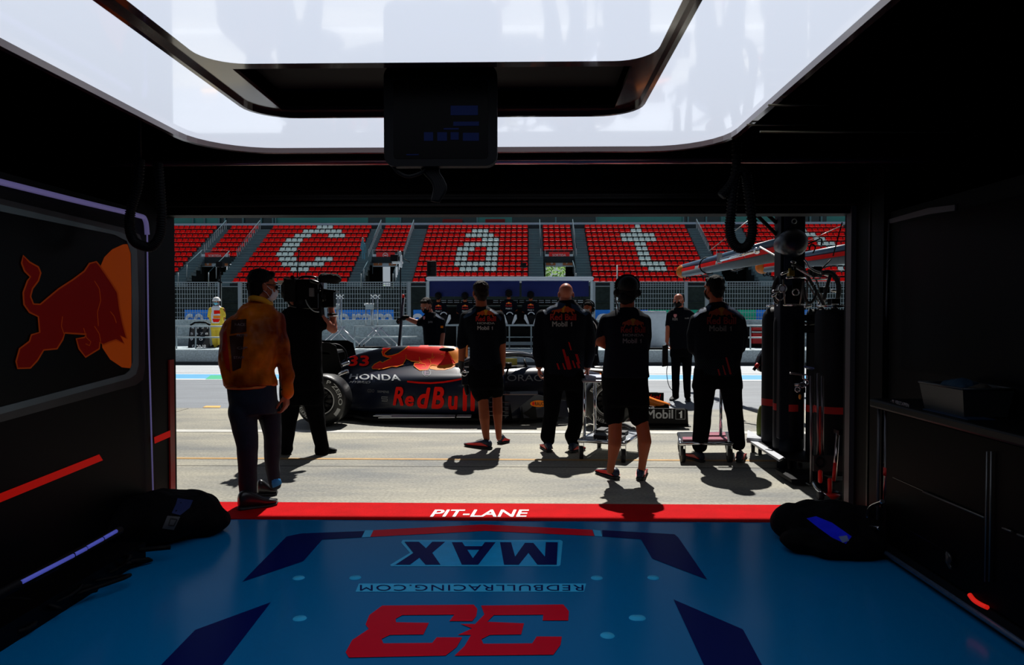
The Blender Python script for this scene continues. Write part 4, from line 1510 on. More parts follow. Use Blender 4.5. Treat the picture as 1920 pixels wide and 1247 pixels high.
# engine cover and sidepods
S = [
 (-0.30, [(0, .10), (.50, .10), (.56, .16), (.58, .35), (.57, .55), (.52, .60), (.40, .62), (.2, .63), (0, .63)]),
 (-0.36, [(0, .10), (.56, .10), (.63, .14), (.67, .32), (.66, .58), (.58, .645), (.42, .66), (.2, .67), (0, .67)]),
 (-0.60, [(0, .10), (.62, .10), (.69, .14), (.725, .32), (.715, .60), (.62, .66), (.42, .67), (.2, .69), (0, .70)]),
 (-0.86, [(0, .10), (.64, .10), (.71, .14), (.735, .32), (.72, .60), (.62, .655), (.40, .67), (.22, .70), (0, .71)]),
 (-0.92, [(0, .10), (.64, .10), (.71, .14), (.735, .32), (.72, .60), (.60, .655), (.30, .72), (.17, .90), (0, 1.01)]),
 (-1.05, [(0, .10), (.64, .10), (.71, .14), (.73, .32), (.71, .60), (.58, .655), (.28, .72), (.17, .92), (0, 1.045)]),
 (-1.45, [(0, .10), (.62, .10), (.69, .14), (.70, .32), (.67, .58), (.54, .65), (.25, .72), (.14, .92), (0, 1.055)]),
 (-1.85, [(0, .10), (.55, .10), (.61, .14), (.63, .30), (.59, .55), (.46, .63), (.20, .70), (.09, .90), (0, 1.055)]),
 (-2.15, [(0, .10), (.46, .10), (.50, .14), (.52, .28), (.48, .50), (.36, .60), (.14, .67), (.06, .87), (0, 1.0)]),
 (-2.45, [(0, .12), (.32, .12), (.36, .15), (.37, .26), (.34, .42), (.26, .54), (.10, .60), (.04, .78), (0, .91)]),
 (-2.62, [(0, .14), (.24, .14), (.27, .17), (.27, .25), (.25, .38), (.19, .49), (.08, .56), (.03, .72), (0, .85)]),
 (-2.68, [(0, .14), (.20, .14), (.22, .17), (.23, .25), (.21, .36), (.16, .46), (.07, .52), (.02, .60), (0, .72)]),
 (-2.95, [(0, .18), (.10, .18), (.12, .20), (.12, .25), (.11, .33), (.09, .38), (.05, .42), (.02, .45), (0, .48)]),
]
mb = MB()
mb.loft([sect(x, h) for x, h in S])
cover = mb.build('engine_cover', CN, car, subsurf=2)
# monocoque and nose
def sup(X, w_, z0, z1, e=3.2, n=28):
    r = []
    zc, hh = (z0 + z1) / 2, (z1 - z0) / 2
    for i in range(n):
        t = 2 * math.pi * i / n
        c_, s_ = math.cos(t), math.sin(t)
        r.append(Vector((X, YCAR + math.copysign(abs(c_) ** (2 / e), c_) * w_, zc + math.copysign(abs(s_) ** (2 / e), s_) * hh)))
    return r
mb = MB()
mb.loft([sup(*a) for a in [(-0.95, .40, .10, .70), (-0.6, .41, .10, .715), (-0.2, .39, .10, .715), (0.1, .34, .10, .715), (0.4, .28, .12, .70), (0.8, .21, .16, .665), (1.0, .19, .19, .62)]])
mono = mb.build('monocoque', CN, car)
mb = MB()
mb.loft([sup(*a) for a in [(1.0, .19, .19, .62), (1.3, .155, .19, .49), (1.6, .12, .17, .335), (1.8, .105, .155, .255), (1.93, .085, .155, .215), (1.98, .05, .165, .195)]])
nose = mb.build('nose', mat('orange nose paint', (0.95, 0.24, 0.02), 0.3, var=0.06, coat=0.5), car, label='orange nose cone')
# cockpit opening, headrest, steering wheel
mb = MB()
mb.loft([[Vector((x, YCAR + y * math.cos(a), 0.722)) for x, y, a in [(cx + 0.42 * math.cos(t), 0.24 * math.sin(t), 0) for t in [2 * math.pi * i / 24 for i in range(24)]]] for cx in (-0.42,)] + [[Vector((-0.42 + 0.38 * math.cos(t), YCAR + 0.2 * math.sin(t), 0.60)) for t in [2 * math.pi * i / 24 for i in range(24)]]])
mb.build('cockpit_opening', BLACK, car)
mb = MB()
mb.loft([sup(x, w_, 0.62, z1, 2.6) for x, w_, z1 in [(-0.88, .30, .83), (-0.8, .31, .86), (-0.62, .31, .84), (-0.45, .30, .78)]])
mb.build('headrest', mat('headrest grey', (0.05, 0.05, 0.055), 0.6), car)
MB().torus((-0.02, YCAR, 0.70), (1, 0, 0.3), 0.11, 0.015).build('steering_wheel', BLACK, car)
# white strip painting the chassis highlight, and yellow sticker under the halo
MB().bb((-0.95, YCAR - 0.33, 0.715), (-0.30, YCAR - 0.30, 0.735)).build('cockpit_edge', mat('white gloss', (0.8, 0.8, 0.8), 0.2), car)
MB().bb((-0.52, YCAR - 0.12, 0.735), (-0.15, YCAR - 0.11, 0.83)).build('cockpit_padding_label', mat('yellow label', (0.6, 0.55, 0.12), 0.5), car, label='yellow cockpit label')
# halo
mb = MB()
for s in (-1, 1):
    mb.tube([(-0.98, YCAR + s * .30, .74), (-0.75, YCAR + s * .31, .83), (-0.4, YCAR + s * .26, .885), (-0.12, YCAR + s * .15, .885), (0.03, YCAR + s * .03, .86), (0.06, YCAR, .85)], 0.032, 12, sub=5)
mb.tube([(0.03, YCAR, .875), (0.10, YCAR, .83), (0.20, YCAR, .76), (0.30, YCAR, .68)], [0.035] * 15 + [0.03], 12, sub=5)
mb.build('halo', mat('halo carbon', (0.02, 0.022, 0.03), 0.25, spec=0.7, coat=1.0), car)
# airbox intake and roll hoop camera
mb = MB()
mb.lathe((-0.885, YCAR, 0.93), (1, 0, 0), [(-0.02, .13), (0.03, .12), (0.035, .105), (-0.02, .10)], 24, False)
mb.build('air_intake', mat('intake orange', (0.9, 0.25, 0.03), 0.35), car)
MB().ell((-1.12, YCAR - 0.17, 0.955), (0.11, 0.03, 0.028)).build('camera_pod', CB, car, label='black camera pod on the airbox')
MB().cyl((-1.12, YCAR - 0.08, 0.96), (-1.12, YCAR - 0.2, 0.955), 0.02).build('pod_stalk', CB, car)
# mirrors
for s in (-1, 1):
    m_ = MB()
    m_.loft([[Vector((x, YCAR + s * (0.50 + y), 0.76 + z)) for y, z in [(-.09, -.03), (.09, -.03), (.1, .0), (.09, .035), (-.09, .035), (-.1, 0)]] for x in (-0.30, -0.22)])
    m_.cyl((-0.26, YCAR + s * 0.45, 0.74), (-0.28, YCAR + s * 0.36, 0.66), 0.012)
    m_.cyl((-0.26, YCAR + s * 0.56, 0.74), (-0.30, YCAR + s * 0.58, 0.60), 0.012)
    m_.build('wing_mirror', CB, car)
# floor and plank
mb = MB()
pl_ = [(0.42, .30), (0.30, .55), (-0.1, .70), (-0.5, .79), (-1.9, .79), (-2.15, .70), (-2.35, .48), (-3.0, .46)]
poly = [(x, YCAR - y, .055) for x, y in pl_] + [(x, YCAR + y, .055) for x, y in reversed(pl_)]
mb.prism(poly, (0, 0, 0.03))
mb.build('floor', CB, car)
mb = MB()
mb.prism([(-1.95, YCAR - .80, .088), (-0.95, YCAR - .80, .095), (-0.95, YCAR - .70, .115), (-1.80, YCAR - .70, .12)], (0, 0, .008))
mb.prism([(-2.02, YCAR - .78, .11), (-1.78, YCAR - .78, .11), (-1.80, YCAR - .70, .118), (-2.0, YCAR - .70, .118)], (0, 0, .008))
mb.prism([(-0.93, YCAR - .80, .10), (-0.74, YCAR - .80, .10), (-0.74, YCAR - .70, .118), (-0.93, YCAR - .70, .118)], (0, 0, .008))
mb.build('floor_edge_wing', mat('bare aluminium', (0.7, 0.72, 0.76), 0.3, 0.5), car)  # pale slivers paint the white highlights along the floor edge
# bargeboards
for i, (x0, x1, y, z0, z1) in enumerate(((-0.32, 0.12, .80, .07, .41), (0.02, 0.42, .62, .07, .36), (0.15, 0.55, .48, .07, .34), (-0.25, -0.2, .86, .06, .30), (-0.1, -0.05, .88, .06, .27))):
    MB().prism([(x0, YCAR - y, z0), (x1, YCAR - y * .9, z0), (x1 - 0.03, YCAR - y * .92, z1 - .08), (x0 + 0.02, YCAR - y, z1)], (0, 0.012, 0)).build('bargeboard', CB, car)
    MB().prism([(x0, YCAR + y, z0), (x1, YCAR + y * .9, z0), (x1 - 0.03, YCAR + y * .92, z1 - .08), (x0 + 0.02, YCAR + y, z1)], (0, 0.012, 0)).build('bargeboard', CB, car)
DGW = mat('dark glossy wing', (0.02, 0.025, 0.035), 0.15, coat=1.0)
for s in (-1, 1):
    MB().bb((-0.62, YCAR + s * .86, .40), (0.13, YCAR + s * .5, .415)).build('side_wing', DGW, car)
mb = MB()
for z in (.30, .24, .18, .13):
    mb.bb((-0.5, YCAR - .84, z), (-0.25, YCAR - .7, z + .008))
mb.build('louvre', DGW, car)
bigp = MB().prism([(-0.30, YCAR - .81, .09), (0.55, YCAR - .62, .09), (0.50, YCAR - .62, .30), (0.1, YCAR - .76, .40), (-0.30, YCAR - .81, .40)], (0, 0.012, 0)).build('deflector_plate', CN, car)
# front wing
YN, YFA = YCAR - 1.0, YCAR + 1.0
for s, nm in ((-1, 'near'), (1, 'far')):
    y0 = YCAR + s * 1.0
    mb = MB()
    mb.prism([(1.36, y0, .03), (2.03, y0, .03), (2.02, y0, .235), (1.98, y0, .25), (1.36, y0, .25)], (0, -s * 0.02, 0))
    ep = mb.build('front_wing_endplate', CB, car, bevel=0.004)
    MB().prism([(1.36, y0 + s * .06, .022), (2.05, y0 + s * .06, .022), (2.03, y0, .045), (1.36, y0, .05)], (0, 0, .012)).build('endplate_foot', CB, car)
    if s < 0:
        ep_near = ep
    else:
        ep_far = ep
mb = MB()
for s in (-1, 1):
    for k, (x0, x1, z0, z1) in enumerate(((2.0, 1.78, .06, .075), (1.80, 1.62, .09, .13), (1.65, 1.50, .13, .19), (1.53, 1.40, .18, .235))):
        a = [(x0, YCAR + s * .98, z0), (x1, YCAR + s * .98, z1), (x1, YCAR + s * .25, z1 + .0), (x0 - .02, YCAR + s * .25, z0 + .02)]
        mb.prism(a, (0, 0, .012))
mb.bb((1.80, YCAR - .26, .075), (2.0, YCAR + .26, .09))
mb.build('front_wing', CB, car)
mb = MB()
for s in (-1, 1):
    mb.prism([(1.95, YCAR + s * .09, .19), (1.75, YCAR + s * .09, .22), (1.80, YCAR + s * .10, .085), (1.97, YCAR + s * .10, .085)], (0, .01, 0))
mb.build('wing_pylon', CB, car)
# rear wing
for s in (-1, 1):
    mb = MB()
    y0 = YCAR + s * .5
    mb.prism([(-2.50, y0, .70), (-2.58, y0, 1.02), (-2.66, y0, 1.06), (-3.06, y0, 1.06), (-3.08, y0, .45), (-2.85, y0, .20), (-2.72, y0, .45)], (0, -s * .018, 0))
    mb.build('rear_wing_endplate', CB, car)
mb = MB()
mb.prism([(-2.66, YCAR - .5, .90), (-3.0, YCAR - .5, .93), (-3.0, YCAR - .5, .95), (-2.68, YCAR - .5, .93)], (0, 1.0, 0))
mb.prism([(-2.92, YCAR - .5, .96), (-3.07, YCAR - .5, 1.05), (-3.08, YCAR - .5, 1.06), (-2.90, YCAR - .5, .98)], (0, 1.0, 0))
mb.bb((-2.9, YCAR - .02, .45), (-2.8, YCAR + .02, .92))
mb.bb((-3.05, YCAR - .48, .42), (-2.85, YCAR + .48, .45))
mb.build('rear_wing', CB, car)
# gearbox clutter and exhaust
mb = MB()
mb.torus((-2.72, YCAR - .38, .80), (0.3, -1, .1), .13, .016, a0=-60, a1=150)
mb.torus((-2.66, YCAR - .30, .86), (0.3, -1, .1), .17, .016, a0=-30, a1=140)
mb.tube([(-2.50, YCAR - .32, .60), (-2.62, YCAR - .36, .66), (-2.74, YCAR - .34, .62), (-2.84, YCAR - .3, .50)], .02, sub=4)
mb.build('rear_brake_duct', CB, car)
MB().capsule((-2.47, YCAR - .35, .66), (-2.62, YCAR - .42, .60), .035).build('rear_damper', CHROME, car)
MB().capsule((-2.53, YCAR - .33, .745), (-2.46, YCAR - .30, .775), .03).build('rear_damper', CHROME, car)
# wheels
TYRE = mat('tyre rubber', (0.009, 0.0095, 0.011), 0.38, spec=0.45, var=0.2, bump=0.15, bs=60)
SIDEW = mat('tyre side white', (0.55, 0.56, 0.57), 0.5, var=0.03)
def arc_text(s, cx, cz, y, r, a_start, a_end, h, m, parent, bold=0.02, inward=False, name='tyre_lettering'):
    """text along a circle on a wheel face; angles in degrees measured clockwise from the top seen from -Y"""
    vs, fs = textpoly(s, bold, 0.0, 0.25)
    mb = MB()
    out = []
    for u, v in vs:
        a = R(a_start + (a_end - a_start) * u)
        rr = r + (v - 0.5) * h * (-1 if inward else 1)
        out.append((cx + rr * math.sin(a), y, cz + rr * math.cos(a)))
    mb.add(out, fs, False)
    return mb.build(name, m, parent)
def arc_band(cx, cz, y, r0, r1, a0, a1, m, parent, name):
    mb = MB()
    n = max(4, int(abs(a1 - a0) / 6))
    vs = []
    for i in range(n + 1):
        a = R(a0 + (a1 - a0) * i / n)
        vs += [(cx + r0 * math.sin(a), y, cz + r0 * math.cos(a)), (cx + r1 * math.sin(a), y, cz + r1 * math.cos(a))]
    mb.add(vs, [(2 * i, 2 * i + 1, 2 * i + 3, 2 * i + 2) for i in range(n)], False)
    return mb.build(name, m, parent)
def wheel(X, s, wd, steer=0):
    yo = YCAR + s * 1.0           # outer face
    yi = yo - s * wd
    c_ = Vector((X, yo, .335))
    ax = Vector((0, -s, 0))       # towards the car centre
    mb = MB()
    rad = .335
    prof = [(0.02, .175), (0.004, .19), (0.0, .21), (0.0, .27), (0.008, .30), (0.03, .322), (0.06, .332), (wd / 2, .335), (wd - .06, .332), (wd - .03, .322), (wd - .008, .30), (wd, .27), (wd, .20), (wd - .02, .175)]
    mb.lathe(c_, ax, prof, 56, False)
    ty = mb.build('wheel', TYRE, car)
    mb = MB()
    mb.lathe(c_, ax, [(0.025, .180), (0.012, .172), (0.03, .165), (0.06, .155), (0.07, .05), (0.05, .045), (0.03, .03), (0.025, .001)], 40, False)
    mb.lathe(c_ + ax * wd, -ax, [(0.02, .178), (0.05, .16), (0.06, .001)], 40, False)
    mb.lathe(c_, ax, [(.02, .178), (wd - .02, .178)], 40, False)
    mb.cyl(c_ + ax * .03, c_ + ax * (wd - .05), .04)
    for k in range(10):
        a = 2 * math.pi * k / 10
        p0 = c_ + Vector((.05 * math.cos(a), 0, .05 * math.sin(a))) + ax * .045
        p1 = c_ + Vector((.16 * math.cos(a + .15), 0, .16 * math.sin(a + .15))) + ax * .035
        mb.cyl(p0, p1, .010, .012, 6)
    rim = mb.build('rim', mat('dark rim', (0.012, 0.012, 0.014), 0.3, 0.5), ty)
    MB().cyl(c_ + ax * .02, c_ + ax * .07, .028, .034, 6).build('wheel_nut', mat('nut metal', (0.3, 0.3, 0.32), 0.3, 0.9), rim)
    if s < 0:
        yy = yo - 0.0035
        arc_band(X, .335, yo + .008, .168, .181, 0, 360, SIDEW, ty, 'rim_ring')
        arc_band(X, .335, yo - .0025, .187, .2, 14 if X > 0 else 200, 350 if X > 0 else 352, mat('ring grey', (0.2, 0.2, 0.205), 0.5), ty, 'sidewall_band')
        if X < 0:
            arc_text('P ZERO', X, .335, yy, .262, 20, 102, .052, SIDEW, ty)
            arc_band(X, .335, yy, .24, .285, 112, 134, SIDEW, ty, 'sidewall_mark')
            arc_text('PIRELLI', X, .335, yy, .262, 205, 275, .046, SIDEW, ty)
            arc_band(X, .335, yy, .24, .245, 204, 276, SIDEW, ty, 'sidewall_line')
            arc_band(X, .335, yy, .278, .283, 200, 240, SIDEW, ty, 'sidewall_line')
            arc_band(X, .335, yy, .24, .28, 298, 322, mat('ring grey', (0.2, 0.2, 0.205), 0.5), ty, 'sidewall_mark')
            arc_band(X, .335, yy, .29, .297, 165, 200, mat('ring grey', (0.2, 0.2, 0.205), 0.5), ty, 'sidewall_line')
        else:
            arc_text('PIRELLI', X, .335, yy, .262, -62, 12, .046, SIDEW, ty)
            arc_band(X, .335, yy, .24, .245, -64, 14, SIDEW, ty, 'sidewall_line')
            arc_text('P ZERO', X, .335, yy, .262, 165, 235, .046, SIDEW, ty)
    return ty
wheel(-2.655, -1, .405)
wheel(-2.655, 1, .405)
wheel(1.034, -1, .305)
wheel(1.034, 1, .305)
mb = MB()
for s in (-1, 1):
    for (xa, za, xb, zb2) in ((.75, .50, 1.0, .46), (1.1, .50, 1.04, .46), (.70, .20, 1.0, .22), (1.15, .22, 1.05, .22), (1.0, .60, 1.03, .24)):
        mb.cyl((xa, YCAR + s * .17, za), (xb, YCAR + s * .72, zb2), .014, n=8)
    for (xa, za, xb, zb2) in ((-2.3, .42, -2.62, .42), (-2.85, .42, -2.68, .42), (-2.3, .2, -2.62, .22), (-2.85, .2, -2.68, .22)):
        mb.cyl((xa, YCAR + s * .15, za), (xb, YCAR + s * .62, zb2), .015, n=8)
mb.build('suspension_arm', CB, car)
for s in (-1, 1):
    MB().bb((.9, YCAR + s * .66, .12), (1.12, YCAR + s * .71, .52)).build('brake_duct', CB, car)
mb = MB().bb((-2.9, YCAR - .9, .5), (-2.3, YCAR - .62, .56))
# white sliver painting the highlight on the nose top by the front wheel
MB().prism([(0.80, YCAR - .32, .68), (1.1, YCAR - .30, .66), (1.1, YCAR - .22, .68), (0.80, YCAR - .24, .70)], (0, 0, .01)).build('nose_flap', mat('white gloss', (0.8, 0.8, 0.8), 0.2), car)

# marks on the car
SF = Surf([cover, mono, nose])
def zc_(x, y):
    return (540 + x / 4.571, 620 + y / 4.571)
def lay_poly(name, surf, pts, m, parent, lift=.006, step=4):
    vs, fs = poly2d(pts, step)
    return lay(name, surf, vs, fs, m, parent, lift)
def lay_line(name, surf, pts, w_, m, parent, closed=False, lift=.009, step=4):
    vs, fs = ribbon2d(pts, w_, closed, step)
    return lay(name, surf, vs, fs, m, parent, lift)
ORS = mat('engine cover orange', (1.0, 0.26, 0.01), 0.4, spec=0.15, var=0.12, vs=3, coat=0.08)
REDS = mat('engine cover red', (0.95, 0.012, 0.003), 0.4, spec=0.12, var=0.05, coat=0.08)
sunp = [(1150, 88), (1300, 60), (1600, 60), (1600, 285), (1530, 265), (1440, 298), (1400, 322), (1340, 336), (1270, 336), (1215, 326), (1180, 250), (1130, 150)]
lay_poly('sun_emblem', SF, [zc_(*p) for p in sunp], ORS, cover, .008, 2.5)
lay_poly('red_flash', SF, [zc_(*p) for p in [(1020, 120), (1080, 70), (1360, 70), (1360, 104), (1240, 112), (1060, 130)]], REDS, cover, .010, 2.5)
bullc = [(795, 122), (878, 135), (880, 150), (850, 172), (828, 190), (826, 205), (850, 217), (890, 212), (945, 195), (990, 165), (1035, 128), (1100, 108), (1240, 112), (1300, 122), (1350, 145), (1385, 200), (1440, 280), (1395, 288), (1340, 298), (1290, 300), (1240, 288), (1215, 300), (1200, 332), (1130, 338), (1100, 318), (1078, 298), (1085, 278), (1140, 278), (1120, 266), (1060, 262), (1012, 240), (985, 290), (930, 308), (890, 305), (800, 330), (725, 328), (718, 313), (742, 287), (790, 262), (808, 275), (870, 242), (888, 232), (850, 228), (815, 215), (803, 182), (815, 165), (797, 150)]
lay_poly('bull_emblem', SF, [zc_(*p) for p in bullc], REDS, cover, .014, 2.5)
lay_line('bull_outline', SF, [zc_(*p) for p in bullc], 1.3, PRINTO, cover, True, .018, 2)
for ln in ([(1240, 190), (1235, 230), (1215, 245), (1190, 240)], [(1215, 245), (1225, 280), (1215, 310)], [(1125, 225), (1130, 255), (1150, 275)], [(1012, 240), (1010, 205)], [(1140, 278), (1175, 285), (1180, 305), (1150, 305)], [(1240, 240), (1255, 220)], [(1310, 205), (1330, 200), (1345, 225)]):
    lay_line('bull_outline', SF, [zc_(*p) for p in ln], 0.9, PRINTO, cover, False, .018, 2)
lay_text('race_number', SF, '33', [zc_(525, 212), zc_(697, 212), zc_(692, 303), zc_(510, 303)], PRINTR, cover, bold=0.045, lift=.018)
lay_text('engine_maker_lettering', SF, 'HONDA', [zc_(535, 370), zc_(955, 375), zc_(970, 432), zc_(522, 412)], mat('silver print', (0.5, 0.52, 0.54), 0.4), cover, bold=0.035, lift=.02, space=1.05)
lay_text('hybrid_lettering', SF, 'HYBRID', [zc_(528, 430), zc_(708, 434), zc_(704, 454), zc_(522, 448)], PRINTG, cover, bold=0.01, shear=.3, lift=.014)
lay_text('sponsor_lettering', SF, 'SIEMENS', [zc_(767, 513), zc_(865, 517), zc_(864, 536), zc_(766, 530)], PRINTG, cover, lift=.008)
lay_text('lower_lettering', SF, 'CDO', [zc_(682, 500), zc_(740, 503), zc_(738, 530), zc_(682, 528)], mat('dark grey print', (0.12, 0.12, 0.13), 0.5), cover, lift=.008)
lay_line('lower_badge', SF, [zc_(*p) for p in [(855, 570), (803, 568), (803, 585), (852, 586), (850, 604), (803, 602)]], 1.3, PRINTG, cover, False, .008)
lay_line('stripe', SF, [zc_(*p) for p in [(1020, 436), (1120, 446), (1220, 450), (1330, 442), (1450, 422), (1540, 400)]], 3.2, PRINTR, cover, False, .009)
# big lettering, letter by letter so that the initials stand taller
for s_, q in (('R', [(925, 482), (1015, 482), (990, 645), (897, 640)]), ('e', [(1005, 560), (1085, 560), (1075, 650), (1000, 648)]), ('d', [(1130, 488), (1222, 488), (1190, 668), (1095, 664)]), ('B', [(1255, 482), (1355, 482), (1330, 672), (1228, 668)]), ('u', [(1375, 560), (1455, 560), (1450, 680), (1368, 676)]), ('l', [(1500, 486), (1535, 486), (1532, 690), (1496, 690)]), ('l', [(1567, 486), (1602, 486), (1600, 690), (1563, 690)])):
    lay_text('red_lettering', SF, s_, [zc_(*p) for p in q], PRINTR, cover, bold=0.052, lift=.02, maxlen=.08)
vs, fs = ribbon2d([(800 + 7.6 * math.cos(t), 698.5 + 6.4 * math.sin(t)) for t in [2 * math.pi * i / 24 for i in range(24)]], 0.7)
lay('round_badge', SF, vs, fs, PRINTG, cover, .008)
lay_text('badge_letter', SF, 'E', (796, 694, 804, 703), mat('purple print', (0.10, 0.03, 0.10), 0.5), cover, lift=.008)
lay_text('sponsor_lettering', SF, 'ORACLE', [(951, 702.5), (1040, 702.5), (1040, 714.5), (951, 714.5)], PRINTG, mono, lift=.008, space=1.0)
lay_text('sponsor_lettering', SF, 'citrix', [(858, 683), (890, 683), (890, 693), (858, 693)], PRINTG, cover, lift=.01)
# oval badge on the deflector
SB = Surf([bigp])
vs, fs = poly2d([(1010 + 16 * math.cos(t), 757 + 6.3 * math.sin(t)) for t in [2 * math.pi * i / 24 for i in range(24)]])
lay('oval_badge', SB, vs, fs, PRINTO, bigp, .006)
lay_text('badge_lettering', SB, 'RAUCH', (1003, 753.5, 1024, 760.5), mat('black print', (0.01, 0.01, 0.01), 0.5), bigp, bold=0.02, lift=.009)
vs, fs = poly2d([(1000 + 2.2 * math.cos(t), 757 + 3.4 * math.sin(t)) for t in [2 * math.pi * i / 12 for i in range(12)]])
lay('badge_drop', SB, vs, fs, PRINTR, bigp, .009)
# endplate writing
SE = Surf([ep_near])
MBG = mat('endplate print', (0.42, 0.43, 0.45), 0.45)
lay_text('sponsor_lettering', SE, 'Mobil', (1212, 768, 1262, 785), MBG, ep_near, bold=0.03, lift=.005)
lay_text('sponsor_digit', SE, '1', (1273, 770.5, 1279, 784), PRINTW, ep_near, bold=0.03, lift=.005)
vs, fs = ribbon2d([(1267, 768), (1284.5, 768), (1284.5, 786), (1267, 786)], 1.0)
lay('digit_box', SE, vs, fs, MBG, ep_near, .005)
SE2 = Surf([ep_far])
tv = MB().bb((1.55, YFA - 0.03, .10), (2.075, YFA - 0.02, .245)).build('inner_face_panel', CB, ep_far)
SE2 = Surf([tv])
lay_text('sponsor_lettering', SE2, 'Telcel', (1203, 739.5, 1239, 750), PRINTR, ep_far, bold=0.01, shear=.25, lift=.006)

# ============================================================ PEOPLE
def rings_px(mb, rows, Y, n=28, e=2.5):
    """rows: (py, xl, xr, half depth m, dy) from top to bottom; superellipse slices"""
    rr = []
    for py, xl_, xr_, dp, dy in rows:
        c_ = U((xl_ + xr_) / 2, py, Y)
        hw = (xr_ - xl_) / 2 / PXM(Y)
        ring = []
        for i in range(n):
            t = 2 * math.pi * i / n
            c, s = math.cos(t), math.sin(t)
            ring.append(Vector((c_.x + math.copysign(abs(c) ** (2 / e), c) * hw, c_.y + dy + math.copysign(abs(s) ** (2 / e), s) * dp, c_.z)))
        rr.append(ring)
    mb.loft(rr)

def ch(pts, Y):
    """(px,py,radius_px,dy) chain to 3D"""
    return [(U(x, y, Y) + Vector((0, dy, 0)), r / PXM(Y)) for x, y, r, dy in pts]

def dirn(yaw):
    """0 = looking away from the camera (+Y), 90 = looking right (+X), 180 = towards the camera"""
    return Vector((math.sin(R(yaw)), math.cos(R(yaw)), 0))

class Head:
    def __init__(s, c, h, yaw, pitch=0, roll=0):
        s.c = Vector(c)
        s.k = h / 0.235
        s.M = Matrix.Rotation(-R(yaw), 3, 'Z') @ Matrix.Rotation(R(roll), 3, 'Y') @ Matrix.Rotation(R(pitch), 3, 'X')
    def p(s, x, y, z):
        return s.c + s.M @ (Vector((x, y, z)) * s.k)
    def base(s, mb, bald=False):
        k = s.k
        mb.ell(s.p(0, -.008, .03), (.076 * k, .097 * k, .088 * k), s.M)
        mb.ell(s.p(0, .03, -.03), (.064 * k, .070 * k, .080 * k), s.M)
        mb.ell(s.p(0, .06, -.085), (.034 * k, .032 * k, .026 * k), s.M)
        mb.ell(s.p(0, .05, -.055), (.050 * k, .045 * k, .045 * k), s.M)
        mb.capsule(s.p(0, .094, .008), s.p(0, .112, -.03), .010 * k, .014 * k)
        mb.capsule(s.p(-.022, .088, -.066), s.p(.022, .088, -.066), .009 * k, .009 * k)
        mb.capsule(s.p(-.045, .078, .026), s.p(.045, .078, .026), .012 * k, .012 * k)
        for q in (-1, 1):
            mb.ell(s.p(q * .080, -.008, -.012), (.010 * k, .020 * k, .034 * k), s.M, 12, 8)
            mb.ell(s.p(q * .045, .062, -.028), (.022 * k, .025 * k, .022 * k), s.M, 12, 8)
    def eyes(s, parent):
        for q in (-1, 1):
            e = MB().ell(s.p(q * .031, .083, .004), (.0125 * s.k,) * 3, s.M, 10, 8).build('eye', mat('eye white', (0.6, 0.58, 0.55), 0.2), parent)
            MB().ell(s.p(q * .031, .093, .003), (.006 * s.k,) * 3, s.M, 8, 6).build('iris', mat('iris', (0.02, 0.012, 0.008), 0.1), e)
    def hair(s, parent, m, full=1.0, seed=0.0):
        k = s.k
        mb = MB()
        mb.ell(s.p(0, -.022, .052), (.085 * k, .095 * k, .082 * k * full), s.M)
        mb.ell(s.p(0, -.045, .0), (.080 * k, .068 * k, .075 * k), s.M)
        mb.ell(s.p(0, -.055, -.05), (.058 * k, .045 * k, .05 * k), s.M)
        mb.capsule(s.p(-.035, .05, .09), s.p(.035, .05, .09), .026 * k, .026 * k)
        r = remesh(mb, .008, 3, .5, fold=.007, fs=45, seed=seed)
        return r.build('hair', m, parent)
    def mask(s, parent, m):
        k = s.k
        mb = MB()
        rings = []
        for z, y, w_ in ((-.012, .100, .030), (-.03, .118, .052), (-.06, .118, .058), (-.09, .105, .050), (-.112, .075, .035)):
            ring = []
            for i in range(11):
                t = -1 + 2 * i / 10
                ring.append(s.p(t * (w_ + .014), y - .062 * t * t, z + .01 * abs(t)))
            ring += [s.p(t * (w_ + .012), y - .004 - .062 * t * t, z + .01 * abs(t)) for t in [1 - 2 * i / 10 for i in range(11)]]
            rings.append(ring)
        mb.loft(rings)
        for q in (-1, 1):
            mb.tube([s.p(q * .064, .055, -.03), s.p(q * .078, .01, -.0), s.p(q * .086, -.015, .018)], .0022 * k, 6)
            mb.tube([s.p(q * .058, .045, -.085), s.p(q * .075, .01, -.05), s.p(q * .086, -.018, -.035)], .0022 * k, 6)
        return mb.build('face_mask', m, parent)
    def headset(s, parent, cap=False):
        k = s.k
        mb = MB()
        for q in (-1, 1):
            mb.capsule(s.p(q * .066, -.005, -.005), s.p(q * .074, -.005, -.005), .044 * k, .038 * k, 18)
        mb.tube([s.p(-.10, -.005, .03), s.p(-.095, -.01, .09), s.p(-.05, -.015, .135), s.p(0, -.015, .145), s.p(.05, -.015, .135), s.p(.095, -.01, .09), s.p(.10, -.005, .03)], .011 * k, 8, sub=4)
        mb.tube([s.p(-.10, .01, -.03), s.p(-.09, .06, -.07), s.p(-.04, .12, -.075)], .005 * k, 6, sub=4)
        mb.capsule(s.p(-.04, .12, -.075), s.p(-.02, .125, -.075), .010 * k, .010 * k)
        o = mb.build('headset', BLACK, parent)
        if cap:
            mb = MB()
            mb.ell(s.p(0, -.01, .065), (.088 * k, .106 * k, .072 * k), s.M)
            mb.ell(s.p(0, .09, .052), (.065 * k, .07 * k, .012 * k), s.M)
            remesh(mb, .008, 3).build('cap', BLACK, parent)
        return o

